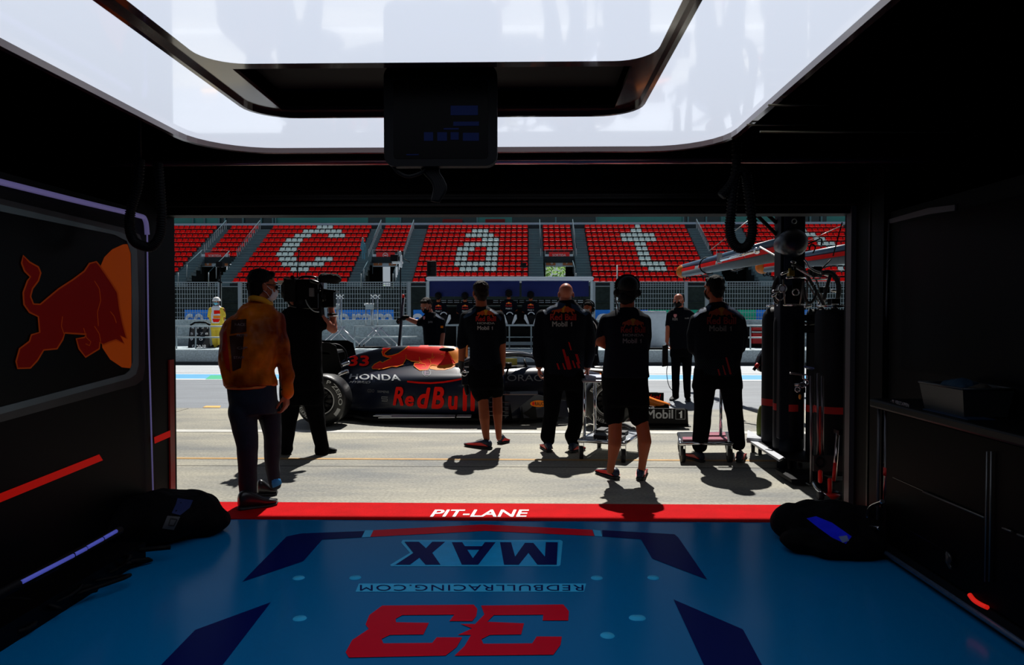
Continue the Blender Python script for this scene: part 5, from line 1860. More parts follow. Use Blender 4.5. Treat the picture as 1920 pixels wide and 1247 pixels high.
def hand_geo(mb, w_, d, palm, k=1.0, curl=0.5, side=1):
    """hand from wrist w_ along d; palm = palm-side normal; side: which way the thumb goes along palm x d"""
    d = Vector(d).normalized()
    pn = Vector(palm)
    pn = (pn - d * pn.dot(d)).normalized()
    x = d.cross(pn).normalized() * side
    w_ = Vector(w_)
    # palm
    for o in (-.026, -.009, .009, .026):
        mb.capsule(w_ + x * o * .7 * k + d * .01 * k, w_ + x * o * 1.15 * k + d * .088 * k, .016 * k, .0135 * k, 10, 3)
    lens = ((.030, .078, .0100), (.010, .088, .0102), (-.010, .082, .0098), (-.029, .064, .0088))
    for o, L_, r in lens:
        p = w_ + x * o * 1.1 * k + d * .092 * k
        a = 0
        for j, f in enumerate((.45, .32, .23)):
            a += curl * (0.75 if j == 0 else 1.0) + (.08 if o < 0 else 0)
            q = p + (d * math.cos(a) + pn * math.sin(a)) * L_ * f * k
            mb.capsule(p, q, r * k * (1 - .08 * j), r * k * (1 - .08 * (j + 1)), 8, 3)
            p = q
    p = w_ + x * .026 * k + d * .028 * k + pn * .006 * k
    for dd, L_, r in ((x * .75 + d * .65 + pn * .25, .042, .0125), (x * .30 + d * .9 + pn * .45, .032, .0105), (d * .9 + pn * (.2 + curl * .5), .026, .009)):
        q = p + dd.normalized() * L_ * k
        mb.capsule(p, q, r * k, r * .92 * k, 8, 3)
        p = q

def shoe(parent, heel, toe, w_=.048, h=.10, m=None, stripe=None, name='shoe', sole=None, z0=0.0):
    heel, toe = Vector(heel), Vector(toe)
    heel.z = toe.z = z0
    L_ = (toe - heel).length
    d = (toe - heel).normalized()
    x = Vector((d.y, -d.x, 0))
    def ring(t, hw, zt, zb, n=16, e=2.6):
        r = []
        for i in range(n):
            a = 2 * math.pi * i / n
            c, s = math.cos(a), math.sin(a)
            r.append(heel + d * t * L_ + x * math.copysign(abs(c) ** (2 / e), c) * hw + Vector((0, 0, (zt + zb) / 2 + math.copysign(abs(s) ** (2 / e), s) * (zt - zb) / 2)))
        return r
    mb = MB()
    mb.loft([ring(.0, w_ * .45, h * .75, .03), ring(.04, w_ * .72, h * 1.0, .022), ring(.16, w_ * .80, h * 1.12, .018), ring(.33, w_ * .80, h * 1.0, .018), ring(.48, w_ * .84, h * .80, .018), ring(.65, w_ * .98, h * .58, .018), ring(.82, w_ * 1.0, h * .48, .02), ring(.94, w_ * .78, h * .38, .022), ring(1.0, w_ * .35, h * .30, .026)])
    o = mb.build(name, m or BLACK, parent, subsurf=1)
    mb = MB()
    mb.loft([ring(-.01, w_ * .4, .03, .002), ring(.04, w_ * .8, .03, .0), ring(.3, w_ * .82, .026, .0), ring(.6, w_ * .98, .024, .0), ring(.82, w_ * 1.04, .024, .0), ring(.95, w_ * .8, .028, .004), ring(1.01, w_ * .35, .034, .012)])
    mb.build('sole', sole or RUBBER, o)
    if stripe:
        for q in (-1, 1):
            mb = MB()
            pts = [(.05, .035), (.30, .035), (.62, .028), (.92, .03), (.80, .042), (.45, .06), (.30, .066), (.12, .05)]
            vs = [heel + d * t * L_ + x * q * w_ * (.86 if t < .5 else 1.03) * 1.0 + Vector((0, 0, z)) for t, z in pts]
            mb.add(vs + [v - x * q * .02 for v in vs], [tuple(range(8)), tuple(range(8, 16))] + [(i, (i + 1) % 8, 8 + (i + 1) % 8, 8 + i) for i in range(8)], False)
            mb.build('side_stripe', stripe, o)
        lc_ = MB()
        for t in (.36, .42, .48, .54):
            c_ = heel + d * t * L_ + Vector((0, 0, h * (1.0 - (t - .33) * 1.35) + .004))
            lc_.tube([c_ - x * w_ * .35, c_ + Vector((0, 0, .006)), c_ + x * w_ * .35], .003, 6)
        lc_.build('laces', BLACK, o)
    return o

def person(name, Y, foot, label, group=None):
    p = G(foot[0], foot[1])
    return thing(name, label, 'person', (p.x, Y, foot[2] if len(foot) > 2 else 0), group)

def clothed(parent, nm, Y, rows, chains, m, vox=.012, fold=.006, it=5, seed=0, e=2.5):
    mb = MB()
    if rows:
        rings_px(mb, rows, Y, e=e)
    for c_ in chains:
        mb.chain(ch(c_, Y))
    return remesh(mb, vox, it, .5, fold, 9.0, seed).build(nm, m, parent)

def bulls_logo(parent, surf, cx, cy, w_, k=1.0, mr=PRINTR, mo=PRINTO, my=PRINTY, step=3.0):
    """pair of charging bulls in front of a sun, small print"""
    s = w_ / 100.0
    sun_ = [(cx + 17 * s * math.cos(t), cy - 3 * s + 17 * s * math.sin(t) * .95) for t in [2 * math.pi * i / 20 for i in range(20)]]
    vs, fs = poly2d(sun_, step)
    lay('sun_print', surf, vs, fs, my, parent, .004)
    half = [(2, 12), (6, -2), (12, -12), (20, -14), (28, -8), (38, -4), (47, -2), (50, 6), (48, 14), (44, 6), (40, 8), (42, 18), (46, 24), (38, 22), (34, 10), (26, 10), (20, 16), (14, 10), (8, 8)]
    for q in (-1, 1):
        pts = [(cx + q * x * s, cy + y * s) for x, y in half]
        if q < 0:
            pts = pts[::-1]
        vs, fs = poly2d(pts, step)
        lay('bull_print', surf, vs, fs, mr, parent, .006)

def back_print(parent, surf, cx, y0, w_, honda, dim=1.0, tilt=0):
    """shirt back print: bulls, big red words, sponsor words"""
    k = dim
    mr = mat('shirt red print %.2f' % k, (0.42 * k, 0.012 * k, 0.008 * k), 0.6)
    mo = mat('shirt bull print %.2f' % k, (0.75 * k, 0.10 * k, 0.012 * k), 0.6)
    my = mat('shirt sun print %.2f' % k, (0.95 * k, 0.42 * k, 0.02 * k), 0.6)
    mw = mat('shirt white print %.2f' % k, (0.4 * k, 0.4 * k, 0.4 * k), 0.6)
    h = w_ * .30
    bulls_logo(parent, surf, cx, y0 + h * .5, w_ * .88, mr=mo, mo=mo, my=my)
    ya = y0 + h * 1.05
    lay_text('team_print', surf, 'Red Bull', (cx - w_ * .5, ya, cx + w_ * .5, ya + w_ * .25), mr, parent, bold=.05, lift=.004)
    ya += w_ * .29
    if honda:
        lay_text('sponsor_print', surf, 'HONDA', (cx - w_ * .42, ya, cx + w_ * .44, ya + w_ * .11), mw, parent, bold=.03, lift=.004)
        ya += w_ * .19
    lay_text('sponsor_print', surf, 'Mobil', (cx - w_ * .42, ya, cx + w_ * .16, ya + w_ * .2), mw, parent, bold=.04, lift=.004)
    lay_text('sponsor_print', surf, '1', (cx + w_ * .28, ya + w_ * .02, cx + w_ * .34, ya + w_ * .19), mw, parent, bold=.02, lift=.004)

# ---------------------------------------------------------------- man in the orange jacket
Y = 5.56
t = person('person', Y, (482, 950), 'man in translucent orange jacket and dark jeans at the doorway')
hd_ = Head(U(492, 537, Y), .235, 52, -4)
b = MB()
hd_.base(b)
b.chain(ch([(488, 556, 15, 0), (482, 590, 16, 0)], Y))
rings_px(b, [(590, 455, 508, .06, 0), (620, 440, 515, .09, 0), (700, 440, 505, .09, 0), (735, 440, 505, .09, 0)], Y)
b.chain(ch([(510, 605, 11, .03), (524, 670, 9.5, .03), (532, 735, 7.5, .05)], Y))
b.chain(ch([(448, 610, 11, -.05), (434, 670, 9, -.02), (446, 715, 7, .10)], Y))
hand_geo(b, U(533, 738, Y) + Vector((0, .05, 0)), (-.05, .05, -1), (-1, .1, 0), 1.05, .55, -1)
hand_geo(b, U(446, 716, Y) + Vector((0, .12, 0)), (.3, .4, -.8), (1, 0, 0), 1.0, .6, 1)
body = remesh(b, .0065, 3).build('body', SKIN, t)
hd_.hair(t, HAIR, 1.0, 3)
hd_.mask(t, mat('white mask', (0.7, 0.68, 0.7), 0.7, transl=0.4))
mb = MB()
mb.tube([hd_.p(-.078, .0, .012), hd_.p(-.066, .07, .014), hd_.p(-.03, .108, .012), hd_.p(.03, .108, .012), hd_.p(.066, .07, .014), hd_.p(.078, 0, .012)], .004, 6)
mb.ell(hd_.p(.034, .098, .0), (.022, .008, .018), hd_.M, 12, 6).ell(hd_.p(-.034, .098, .0), (.022, .008, .018), hd_.M, 12, 6)
mb.build('glasses', BLKGLOSS, t)
OJ = mat('translucent orange nylon', (0.20, 0.018, 0.001), 0.45, spec=0.12, col2=(0.95, 0.27, 0.012), vs=3.2, transl=0.55, bump=0.8, bs=12, coat=0.1)  # dark to orange mottle paints uneven light through the nylon
jk = clothed(t, 'jacket', Y, [(562, 472, 502, .06, .0), (572, 461, 510, .075, 0), (582, 447, 519, .11, 0), (598, 430, 530, .135, 0), (625, 414, 530, .16, -.01), (665, 412, 522, .17, -.02), (695, 420, 516, .16, -.02), (712, 424, 520, .155, -.015), (723, 426, 521, .15, -.015)],
    [[(515, 600, 17, .02), (527, 655, 15.5, .02), (536, 705, 12, .04), (535, 738, 10, .05)], [(442, 606, 17, -.05), (427, 655, 15, -.03), (432, 705, 12, .04), (436, 722, 9, .10)]], OJ, .012, .020, 4, 1.5)
MB().tube([U(x_, y_, Y) + Vector((0, d_, 0)) for x_, y_, d_ in ((471, 566, 0), (476, 560, -.06), (488, 560, -.085), (500, 564, -.05), (506, 572, .0), (500, 566, .06), (486, 560, .075), (474, 560, .05), (471, 566, 0))], .022, 10, sub=5).build('collar', mat('yellow orange collar', (0.75, 0.36, 0.02), 0.5, transl=0.4), jk)
SJ = Surf([jk])
DPR = mat('dark jacket print', (0.03, 0.006, 0.003), 0.6)
RPR = mat('red jacket print', (0.40, 0.012, 0.005), 0.5)
GPR = mat('grey jacket print', (0.16, 0.10, 0.09), 0.5)
lay_poly('side_panel_print', SJ, [(416, 620), (424, 616), (432, 700), (424, 690), (417, 660)], RPR, jk, .005, 6)
lay_poly('dark_panel_print', SJ, [(434, 600), (462, 598), (462, 622), (432, 626)], DPR, jk, .005, 6)
lay_poly('dark_panel_print', SJ, [(430, 630), (458, 626), (452, 690), (436, 696)], DPR, jk, .005, 6)
for i, (x, y) in enumerate(((440, 606), (444, 626), (444, 650), (438, 668))):
    lay_text('jacket_lettering', SJ, ('RACE', 'MOTO', 'GP', 'STAFF')[i], (x, y, x + 20, y + 5), GPR, jk, bold=.03, lift=.008)
for k in range(5):
    lay_line('thin_line_print', SJ, [(414, 646 + k * 3.2), (423, 643 + k * 3.2)], .6, GPR, jk, lift=.008)
MB().tube([U(x_, y_, Y) + Vector((0, d_, 0)) for x_, y_, d_ in ((426, 722, 0), (438, 724, -.11), (470, 725, -.142), (502, 723, -.11), (519, 720, 0))], .012, 8, sub=5).build('jacket_hem', mat('orange elastic hem', (0.55, 0.12, 0.02), 0.6), jk)
JEAN = mat('dark denim', (0.008, 0.012, 0.024), 0.8, spec=0.2, var=0.3, vs=40, bump=0.3, bs=200)
clothed(t, 'trousers', Y, [(708, 430, 516, .125, -.01), (725, 429, 518, .13, -.01), (750, 431, 519, .14, -.01), (775, 438, 519, .14, 0)],
    [[(459, 770, 27, -.05), (470, 835, 20, -.06), (468, 880, 17, -.04), (467, 915, 16.5, -.02), (470, 945, 15.5, -.02)], [(497, 765, 23, .07), (502, 820, 17, .10), (497, 870, 15, .16), (496, 905, 13, .20), (497, 921, 12, .22)]], JEAN, .012, .007, 4, 4.2)
shoe(t, G(446, 958), G(519, 947), .052, .135, mat('black leather', (0.01, 0.01, 0.012), 0.3, spec=0.6), None)
p_ = G(482, 931); shoe(t, p_, G(520, 927), .048, .125, mat('black leather', (0.01, 0.01, 0.012), 0.3), None)
MB().cyl(U(497, 906, Y) + Vector((0, .19, 0)), U(503, 921, Y) + Vector((0, .2, 0)), .042, .04).build('sock', mat('blue sock', (0.02, 0.2, 0.5), 0.8), t, label='bright blue sock')
MB().torus(U(531, 731, Y) + Vector((0, .05, 0)), (0, 0, 1), .036, .006).build('wristband', BLACK, t)

# ---------------------------------------------------------------- cameraman
Y = 7.6
t = person('person', Y, (570, 852), 'cameraman in black clothes seen from behind, arm raised to a shoulder camera')
hd_ = Head(U(545, 548, Y), .235, 10, -5)
b = MB()
hd_.base(b)
b.chain(ch([(552, 565, 12, 0), (556, 590, 12, 0)], Y))
rings_px(b, [(590, 535, 588, .07, 0), (620, 530, 588, .09, 0), (700, 532, 588, .09, 0)], Y)
b.chain(ch([(596, 592, 8.5, 0), (617, 614, 8.5, .06), (621, 618, 8, .08), (617, 595, 7, .14), (612, 577, 5.5, .17)], Y))
b.chain(ch([(532, 600, 9, 0), (524, 650, 8, .04), (536, 690, 6, .22)], Y))
hand_geo(b, U(612, 577, Y) + Vector((0, .17, 0)), (-.1, .1, 1), (0, .6, .3), 1.0, .75, 1)
hand_geo(b, U(536, 690, Y) + Vector((0, .24, 0)), (.6, .7, .1), (0, 0, -1), 1.0, .8, 1)
body = remesh(b, .0065, 3).build('body', SKINP, t)
hd_.hair(t, HAIR, 1.0, 5)
clothed(t, 'shirt', Y, [(574, 545, 575, .07, 0), (582, 530, 592, .10, 0), (595, 521, 604, .125, 0), (625, 522, 603, .14, 0), (670, 524, 603, .14, 0), (710, 524, 606, .14, 0), (730, 526, 606, .135, 0)],
    [[(592, 594, 13, 0), (604, 608, 11.5, .03)], [(533, 600, 12.5, 0), (528, 628, 11, .02)]], BLKCLOTH, .012, .007, 4, 8)
clothed(t, 'trousers', Y, [(715, 525, 606, .125, 0), (740, 524, 608, .13, 0), (758, 526, 607, .13, 0)],
    [[(546, 755, 19, -.02), (541, 800, 15, -.03), (536, 835, 12.5, 0), (536, 842, 13, 0)], [(587, 755, 19, .02), (596, 800, 15, .0), (603, 835, 13, 0), (603, 845, 14, 0)]], BLKCLOTH, .012, .008, 4, 12)
shoe(t, G(545, 851), G(505, 850), .047, .10)
shoe(t, G(595, 851), G(631, 848), .047, .10, stripe=None)
MB().torus(U(615, 590, Y) + Vector((0, .15, 0)), (-.1, .1, 1), .040, .010).build('wristband', BLACK, t)
MB().torus(U(619, 594, Y) + Vector((0, .14, 0)), (-.1, .1, 1), .043, .005).build('white_band', WHITE, t)
# camera on his shoulder
cm = thing('television_camera', 'large black shoulder television camera with furry microphone', 'camera', U(585, 590, Y))
Yc = Y - .02
def ub(x0, y0, x1, y1, Ya, Yb):
    a, b_ = U(x0, y1, (Ya + Yb) / 2), U(x1, y0, (Ya + Yb) / 2)
    return (a.x, min(Ya, Yb), a.z), (b_.x, max(Ya, Yb), b_.z)
MB().bb(*ub(536, 522, 556, 566, Y - .12, Y + .02)).build('battery', BLACK, cm, bevel=.006)
cb_ = MB().bb(*ub(556, 524, 602, 580, Y - .08, Y + .14)).build('camera_body', BLKGLOSS, cm, bevel=.01)
MB().prism([U(576, 578, Y - .05), U(600, 560, Y - .05), U(603, 592, Y - .05), U(588, 600, Y - .05)], (0, .12, 0)).build('shoulder_pad', BLACK, cm)
mb = MB()
mb.tube([U(559, 526, Y), U(566, 519, Y), U(590, 520, Y), U(598, 528, Y)], .012, 8, sub=3)
mb.build('carry_handle', BLKGLOSS, cm)
MB().bb(*ub(607, 545, 628, 577, Y + .02, Y + .12)).build('lens_hood', BLKGLOSS, cm, bevel=.008)
MB().cyl(U(600, 556, Y + .06), U(609, 558, Y + .08), .07, .075, 20).build('lens', BLKGLOSS, cm)
mb = MB()
mb.capsule(U(606, 521, Y + .05), U(630, 523, Y + .05), .05, .052, 18)
remesh(mb, .008, 2, fold=.006, fs=60).build('microphone_windscreen', mat('grey fur', (0.02, 0.022, 0.022), 0.95, bump=1.0, bs=200), cm)
MB().cyl(U(592, 521, Y + .05), U(606, 521, Y + .05), .012).build('microphone_arm', STEEL, cm)
MB().cyl(U(557, 524, Y), U(560.5, 470, Y), .006, n=6).build('antenna', BLACK, cm)
MB().ell(U(560.5, 470, Y), (.01, .01, .012)).build('antenna_tip', BLACK, cm)
mb = MB()
mb.tube([U(573, 562, Y - .1), U(578, 573, Y - .12), U(588, 583, Y - .12), U(598, 585, Y - .08)], .006, 8, sub=4)
mb.build('cable', STEEL, cm)
mb = MB()
for (x0_, y0_, r_, l_) in ((548, 520, .02, .10), (566, 520, .014, .06), (583, 548, .03, .03), (596, 546, .022, .05), (564, 566, .02, .03)):
    mb.cyl(U(x0_, y0_, Y - .06), U(x0_, y0_, Y - .06 - l_), r_, n=14)
mb.capsule(U(584, 527, Y - .09), U(596, 531, Y - .09), .02)
mb.capsule(U(560, 585, Y - .05), U(582, 592, Y - .05), .035)
mb.tube([U(597, 530, Y - .02), U(604, 540, Y), U(603, 556, Y), U(612, 562, Y)], .014, 8, sub=4)
mb.tube([U(538, 560, Y - .1), U(544, 572, Y - .1), U(556, 576, Y - .1)], .012, 8, sub=4)
mb.build('knob_and_cable', BLKGLOSS, cm)
MB().prism([U(603, 541, Y + .0), U(630, 545, Y + .0), U(629, 549, Y + .0), U(603, 545, Y + .0)], (0, .14, 0)).build('viewfinder_flap', BLKGLOSS, cm)
mb = MB()
for (x, y, x1, y1) in ((538, 521, 550, 524), (581, 540, 588, 556)):
    mb.bb(*ub(x, y, x1, y1, Y - .13, Y - .08))
mb.build('side_controls', mat('camera grey', (0.12, 0.12, 0.13), 0.3), cm)
MB().bb(*ub(523, 526, 536, 534, Y - .08, Y)).build('rear_light', mat('camera silver', (0.6, 0.6, 0.55), 0.4), cm)

# ---------------------------------------------------------------- mechanic in shorts, arms down
def crew_shoes(t, prs, z=.1):
    for hx, hy, tx, ty in prs:
        shoe(t, G(hx, hy), G(tx, ty), .046, .095, mat('navy sneaker', (0.012, 0.02, 0.045), 0.45, var=0.2), mat('sneaker red', (0.65, 0.015, 0.01), 0.4))
Y = 8.0
t = person('person', Y, (912, 840), 'mechanic in dark team shirt and shorts seen from behind, arms hanging, gloved left hand')
hd_ = Head(U(901, 549, Y), .235, -18, -8)
b = MB()
hd_.base(b)
b.chain(ch([(902, 565, 10.5, -.01), (903, 582, 11, 0)], Y))
rings_px(b, [(585, 885, 922, .07, 0), (620, 882, 930, .09, 0), (690, 886, 933, .09, 0), (705, 890, 932, .08, 0)], Y)
b.chain(ch([(878, 597, 6, 0), (867, 645, 7.8, 0), (864, 682, 5.6, .06)], Y))
b.chain(ch([(930, 597, 6, 0), (941, 645, 7.8, 0), (942, 685, 5.6, .08)], Y))
hand_geo(b, U(864, 683, Y) + Vector((0, .06, 0)), (.05, .1, -1), (1, .2, 0), .98, .6, -1)
hand_geo(b, U(942, 686, Y) + Vector((0, .08, 0)), (0, .15, -1), (-1, .2, 0), .98, .5, 1)
b.chain(ch([(903, 700, 11, 0), (905, 740, 10, -.02), (909, 782, 10, -.06), (911, 810, 7, -.03), (913, 826, 5.5, 0)], Y))
b.chain(ch([(930, 700, 11, .05), (932, 740, 9.5, .04), (933, 775, 9.5, .0), (934, 805, 6.5, .04), (935, 822, 5.5, .06)], Y))
body = remesh(b, .0065, 3).build('body', SKIN, t)
hd_.hair(t, HAIRB, .95, 9)
sh = clothed(t, 'shirt', Y, [(573, 893, 913, .055, 0), (580, 880, 924, .085, 0), (590, 868, 940, .115, 0), (610, 868, 941, .125, 0), (640, 880, 937, .125, 0), (670, 880, 938, .125, 0), (694, 879, 942, .125, 0)],
    [[(874, 594, 11.5, 0), (869, 620, 11, 0), (866, 646, 10, 0)], [(935, 594, 11.5, 0), (939, 620, 11, 0), (940, 640, 10, 0)]], NAVY, .012, .005, 4, 21)
S1 = Surf([sh])
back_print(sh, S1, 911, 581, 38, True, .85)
lay_poly('shoulder_panel', S1, [(868, 594), (880, 584), (893, 578), (892, 584), (882, 592), (870, 597)], NAVYSUN, sh, .012, 3)
lay_poly('shoulder_panel', S1, [(941, 596), (934, 588), (920, 579), (918, 582), (930, 590), (939, 602)], NAVYSUN, sh, .012, 3)
clothed(t, 'shorts', Y, [(680, 880, 941, .12, 0), (700, 879, 943, .125, 0), (728, 879, 945, .125, 0)], [[(896, 712, 17, 0), (900, 733, 16.5, -.01), (904, 741, 15.5, -.01)], [(929, 712, 15.5, .03), (931, 730, 14.5, .03), (931, 735, 14, .03)]], BLKCLOTH, .012, .006, 4, 23)
crew_shoes(t, [(921, 843, 872, 836), (936, 833, 952, 829)])
g = MB()
hand_geo(g, U(864, 683, Y) + Vector((0, .06, 0)), (.05, .1, -1), (1, .2, 0), 1.12, .6, -1)
g.capsule(U(864, 678, Y) + Vector((0, .05, 0)), U(864, 688, Y) + Vector((0, .06, 0)), .034)
remesh(g, .006, 2).build('glove', mat('black glove', (0.02, 0.02, 0.022), 0.5), t)
tl = thing('cordless_tool', 'black hand tool hanging from the gloved hand of the mechanic in shorts', 'tool', U(874, 735, Y))
MB().bb(*ub(866, 698, 880, 722, Y - .05, Y + .03)).build('tool_housing', BLKGLOSS, tl, bevel=.01)
MB().capsule(U(873, 720, Y), U(876, 738, Y), .03, .02).build('tool_grip', CB, tl)
MB().torus(U(871, 700, Y - .05), (0, 1, 0), .028, .006).build('tool_ring', CHROME, tl)

# ---------------------------------------------------------------- bald man in overalls
Y = 7.85
t = person('person', Y, (1052, 847), 'bald man in dark team overalls with red streaks seen from behind, hands at his sides')
hd_ = Head(U(1061, 552, Y), .23, -4, -22)
b = MB()
hd_.base(b)
b.chain(ch([(1060, 566, 11.5, -.01), (1058, 585, 12.5, 0)], Y))
rings_px(b, [(585, 1035, 1082, .07, 0), (640, 1030, 1088, .09, 0), (700, 1030, 1088, .09, 0)], Y)
b.chain(ch([(1014, 600, 8, 0), (1010, 650, 8, 0), (1011, 688, 6.5, .04)], Y))
b.chain(ch([(1100, 600, 8, 0), (1106, 650, 8, 0), (1102, 690, 6.5, .06)], Y))
hand_geo(b, U(1011, 688, Y) + Vector((0, .04, 0)), (0, .12, -1), (1, .1, 0), .98, .7, -1)
hand_geo(b, U(1103, 689, Y) + Vector((0, .06, 0)), (0, .15, -1), (-1, .1, 0), 1.02, .6, 1)
body = remesh(b, .0065, 3).build('body', SKINP, t)
sh = clothed(t, 'overalls_top', Y, [(562, 1049, 1077, .065, -.01), (571, 1040, 1085, .085, 0), (578, 1025, 1092, .10, 0), (592, 1013, 1103, .13, 0), (620, 1016, 1100, .14, 0), (650, 1022, 1096, .135, 0), (680, 1022, 1094, .135, 0), (694, 1020, 1093, .13, 0), (706, 1022, 1092, .125, 0)],
    [[(1017, 592, 12.5, 0), (1011, 625, 12, 0), (1009, 660, 10.5, .01), (1011, 683, 9, .03)], [(1097, 592, 12.5, 0), (1104, 625, 12, 0), (1107, 660, 10.5, .02), (1103, 684, 9, .05)]], NAVY, .012, .008, 4, 31)
S1 = Surf([sh])
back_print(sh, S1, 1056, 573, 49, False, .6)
lay_poly('shoulder_panel', S1, [(1018, 582), (1034, 573), (1048, 566), (1062, 570), (1054, 578), (1036, 582), (1022, 592)], NAVYSUN, sh, .012, 3)
lay_poly('shoulder_panel', S1, [(1070, 568), (1090, 576), (1104, 588), (1098, 592), (1084, 584), (1072, 578)], NAVYSUN, sh, .012, 3)
RS = mat('dark red streak print', (0.30, 0.005, 0.008), 0.6, spec=0.05)
for pts in ([(1054, 655), (1058, 655), (1070, 693), (1064, 693)], [(1065, 641), (1068, 642), (1072, 656), (1070, 657)], [(1063, 668), (1066, 668), (1072, 692), (1068, 692)], [(1078, 664), (1083, 664), (1088, 682), (1084, 682)], [(1043, 681), (1046, 681), (1050, 693), (1047, 693)], [(1054, 681), (1056, 681), (1061, 693), (1058, 693)], [(1072, 676), (1075, 676), (1080, 690), (1077, 690)], [(1080, 680), (1084, 678), (1088, 690), (1084, 691)]):
    lay_poly('red_streak', S1, pts, RS, sh, .005, 4)
DT = mat('teal dot print', (0.03, 0.09, 0.09), 0.7)
dots_v, dots_f = [], []
for iy in range(12):
    for ix in range(16):
        x, y = 1027 + ix * 4.1 + (iy % 2) * 2, 657 + iy * 3.1
        if (x - 1027) < (690 - y) * .2:
            continue
        k = len(dots_v)
        dots_v += [(x - .45, y), (x, y - .45), (x + .45, y), (x, y + .45)]
        dots_f.append((k, k + 1, k + 2, k + 3))
lay('dot_pattern', S1, dots_v, dots_f, DT, sh, .004)
clothed(t, 'trousers', Y, [(690, 1021, 1093, .12, 0), (710, 1019, 1096, .13, 0), (730, 1017, 1098, .13, 0)],
    [[(1037, 725, 19, -.02), (1034, 770, 15, -.03), (1029, 805, 13, 0), (1027, 818, 14, 0), (1029, 826, 11.5, 0)], [(1077, 725, 20, .02), (1082, 770, 16, .0), (1078, 805, 13.5, .02), (1073, 818, 14.5, .02), (1075, 828, 12, .02)]], BLKCLOTH, .012, .008, 4, 37)
crew_shoes(t, [(1031, 849, 1018, 838), (1069, 850, 1094, 843)])

# ---------------------------------------------------------------- man with headset, arms folded
Y = 6.48
t = person('person', Y, (1176, 900), 'man in dark team shirt and shorts wearing a large black headset, arms folded')
hd_ = Head(U(1176, 548, Y), .235, -5, 0)
b = MB()
hd_.base(b)
b.chain(ch([(1176, 568, 13, -.01), (1176, 588, 14, 0)], Y))
rings_px(b, [(590, 1150, 1200, .07, 0), (650, 1145, 1205, .09, 0), (700, 1148, 1203, .09, 0), (725, 1150, 1200, .09, 0)], Y)
b.chain(ch([(1143, 606, 7, 0), (1125, 641, 9, -.03), (1148, 652, 8.5, .10), (1185, 645, 6.5, .22)], Y))
b.chain(ch([(1203, 606, 7, 0), (1208, 650, 10, .03), (1192, 655, 8, .17), (1160, 640, 6.5, .25)], Y))
hand_geo(b, U(1185, 645, Y) + Vector((0, .23, 0)), (1, .05, .2), (0, -1, 0), 1.0, .3, 1)
hand_geo(b, U(1160, 640, Y) + Vector((0, .26, 0)), (-1, .0, .2), (0, -1, 0), 1.0, .3, -1)
b.chain(ch([(1155, 740, 14, 0), (1153, 795, 13, -.02), (1151, 830, 12.5, -.06), (1147, 862, 8, -.02), (1144, 882, 7, 0)], Y))
b.chain(ch([(1196, 740, 14, 0), (1203, 795, 12.5, -.02), (1207, 825, 12.5, -.06), (1205, 860, 8, -.02), (1203, 880, 7, 0)], Y))
body = remesh(b, .0065, 3).build('body', SKIN, t)
hd_.hair(t, HAIR, .9, 41)
hs_ = hd_.headset(t)
mb = MB()
mb.ell(hd_.p(0, -.02, .055), (.092, .112, .088), hd_.M)
mb.ell(hd_.p(-.03, -.06, -.05), (.06, .05, .06), hd_.M)
remesh(mb, .008, 3).build('padded_headset_cap', BLACK, t)
mb = MB()
for q in (-1, 1):
    MB().capsule(hd_.p(q * .078, -.005, -.005), hd_.p(q * .082, -.005, -.005), .045, .04, 18).build('ear_cup', BLACK, hs_)
mb = MB().tube([hd_.p(-.11, -.02, -.05), hd_.p(-.10, -.05, -.10), hd_.p(-.09, -.07, -.16), hd_.p(-.07, -.09, -.22)], .006, 6, sub=4)
mb.build('headset_cable', mat('grey cable', (0.15, 0.15, 0.16), 0.5), hs_)
sh = clothed(t, 'shirt', Y, [(576, 1160, 1192, .065, -.01), (584, 1148, 1203, .09, 0), (594, 1133, 1212, .12, 0), (615, 1130, 1216, .14, 0), (650, 1135, 1216, .14, 0), (690, 1131, 1215, .14, 0), (708, 1129, 1217, .14, 0)],
    [[(1138, 602, 14, 0), (1130, 620, 13, 0), (1127, 630, 11.5, -.01)], [(1206, 602, 14, 0), (1209, 630, 13.5, 0), (1208, 650, 12, .02)]], NAVY, .012, .006, 4, 45)
S1 = Surf([sh])
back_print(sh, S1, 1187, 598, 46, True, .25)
clothed(t, 'shorts', Y, [(695, 1132, 1214, .13, 0), (720, 1130, 1216, .14, 0), (760, 1130, 1218, .14, 0)], [[(1153, 740, 22, 0), (1152, 770, 20, 0), (1151, 782, 20, 0)], [(1196, 740, 22, 0), (1197, 770, 20, 0), (1198, 782, 19.5, 0)]], BLKCLOTH, .012, .007, 4, 47)
crew_shoes(t, [(1158, 900, 1120, 886), (1200, 902, 1206, 884)])
MB().bb(*ub(1128, 698, 1136, 728, Y - .02, Y + .06)).build('belt_pouch', BLACK, t, bevel=.006)

# ---------------------------------------------------------------- right man in overalls
Y = 7.3
t = person('person', Y, (1342, 865), 'rightmost standing man in dark padded overalls, short dark hair, arms folded in front')
hd_ = Head(U(1339, 541, Y), .235, -28, -2)
b = MB()
hd_.base(b)
b.chain(ch([(1342, 558, 12, -.01), (1344, 580, 13, 0)], Y))
rings_px(b, [(585, 1318, 1372, .07, 0), (650, 1312, 1380, .09, 0), (700, 1315, 1376, .09, 0)], Y)
b.chain(ch([(1304, 602, 9, 0), (1298, 645, 9, .02), (1322, 655, 7.5, .16), (1355, 645, 6, .22)], Y))
b.chain(ch([(1386, 602, 9, 0), (1390, 645, 9, .02), (1366, 655, 7.5, .17), (1335, 642, 6, .24)], Y))
hand_geo(b, U(1355, 645, Y) + Vector((0, .23, 0)), (1, .05, .2), (0, -1, 0), 1.0, .3, 1)
hand_geo(b, U(1335, 642, Y) + Vector((0, .25, 0)), (-1, .0, .2), (0, -1, 0), 1.0, .3, -1)
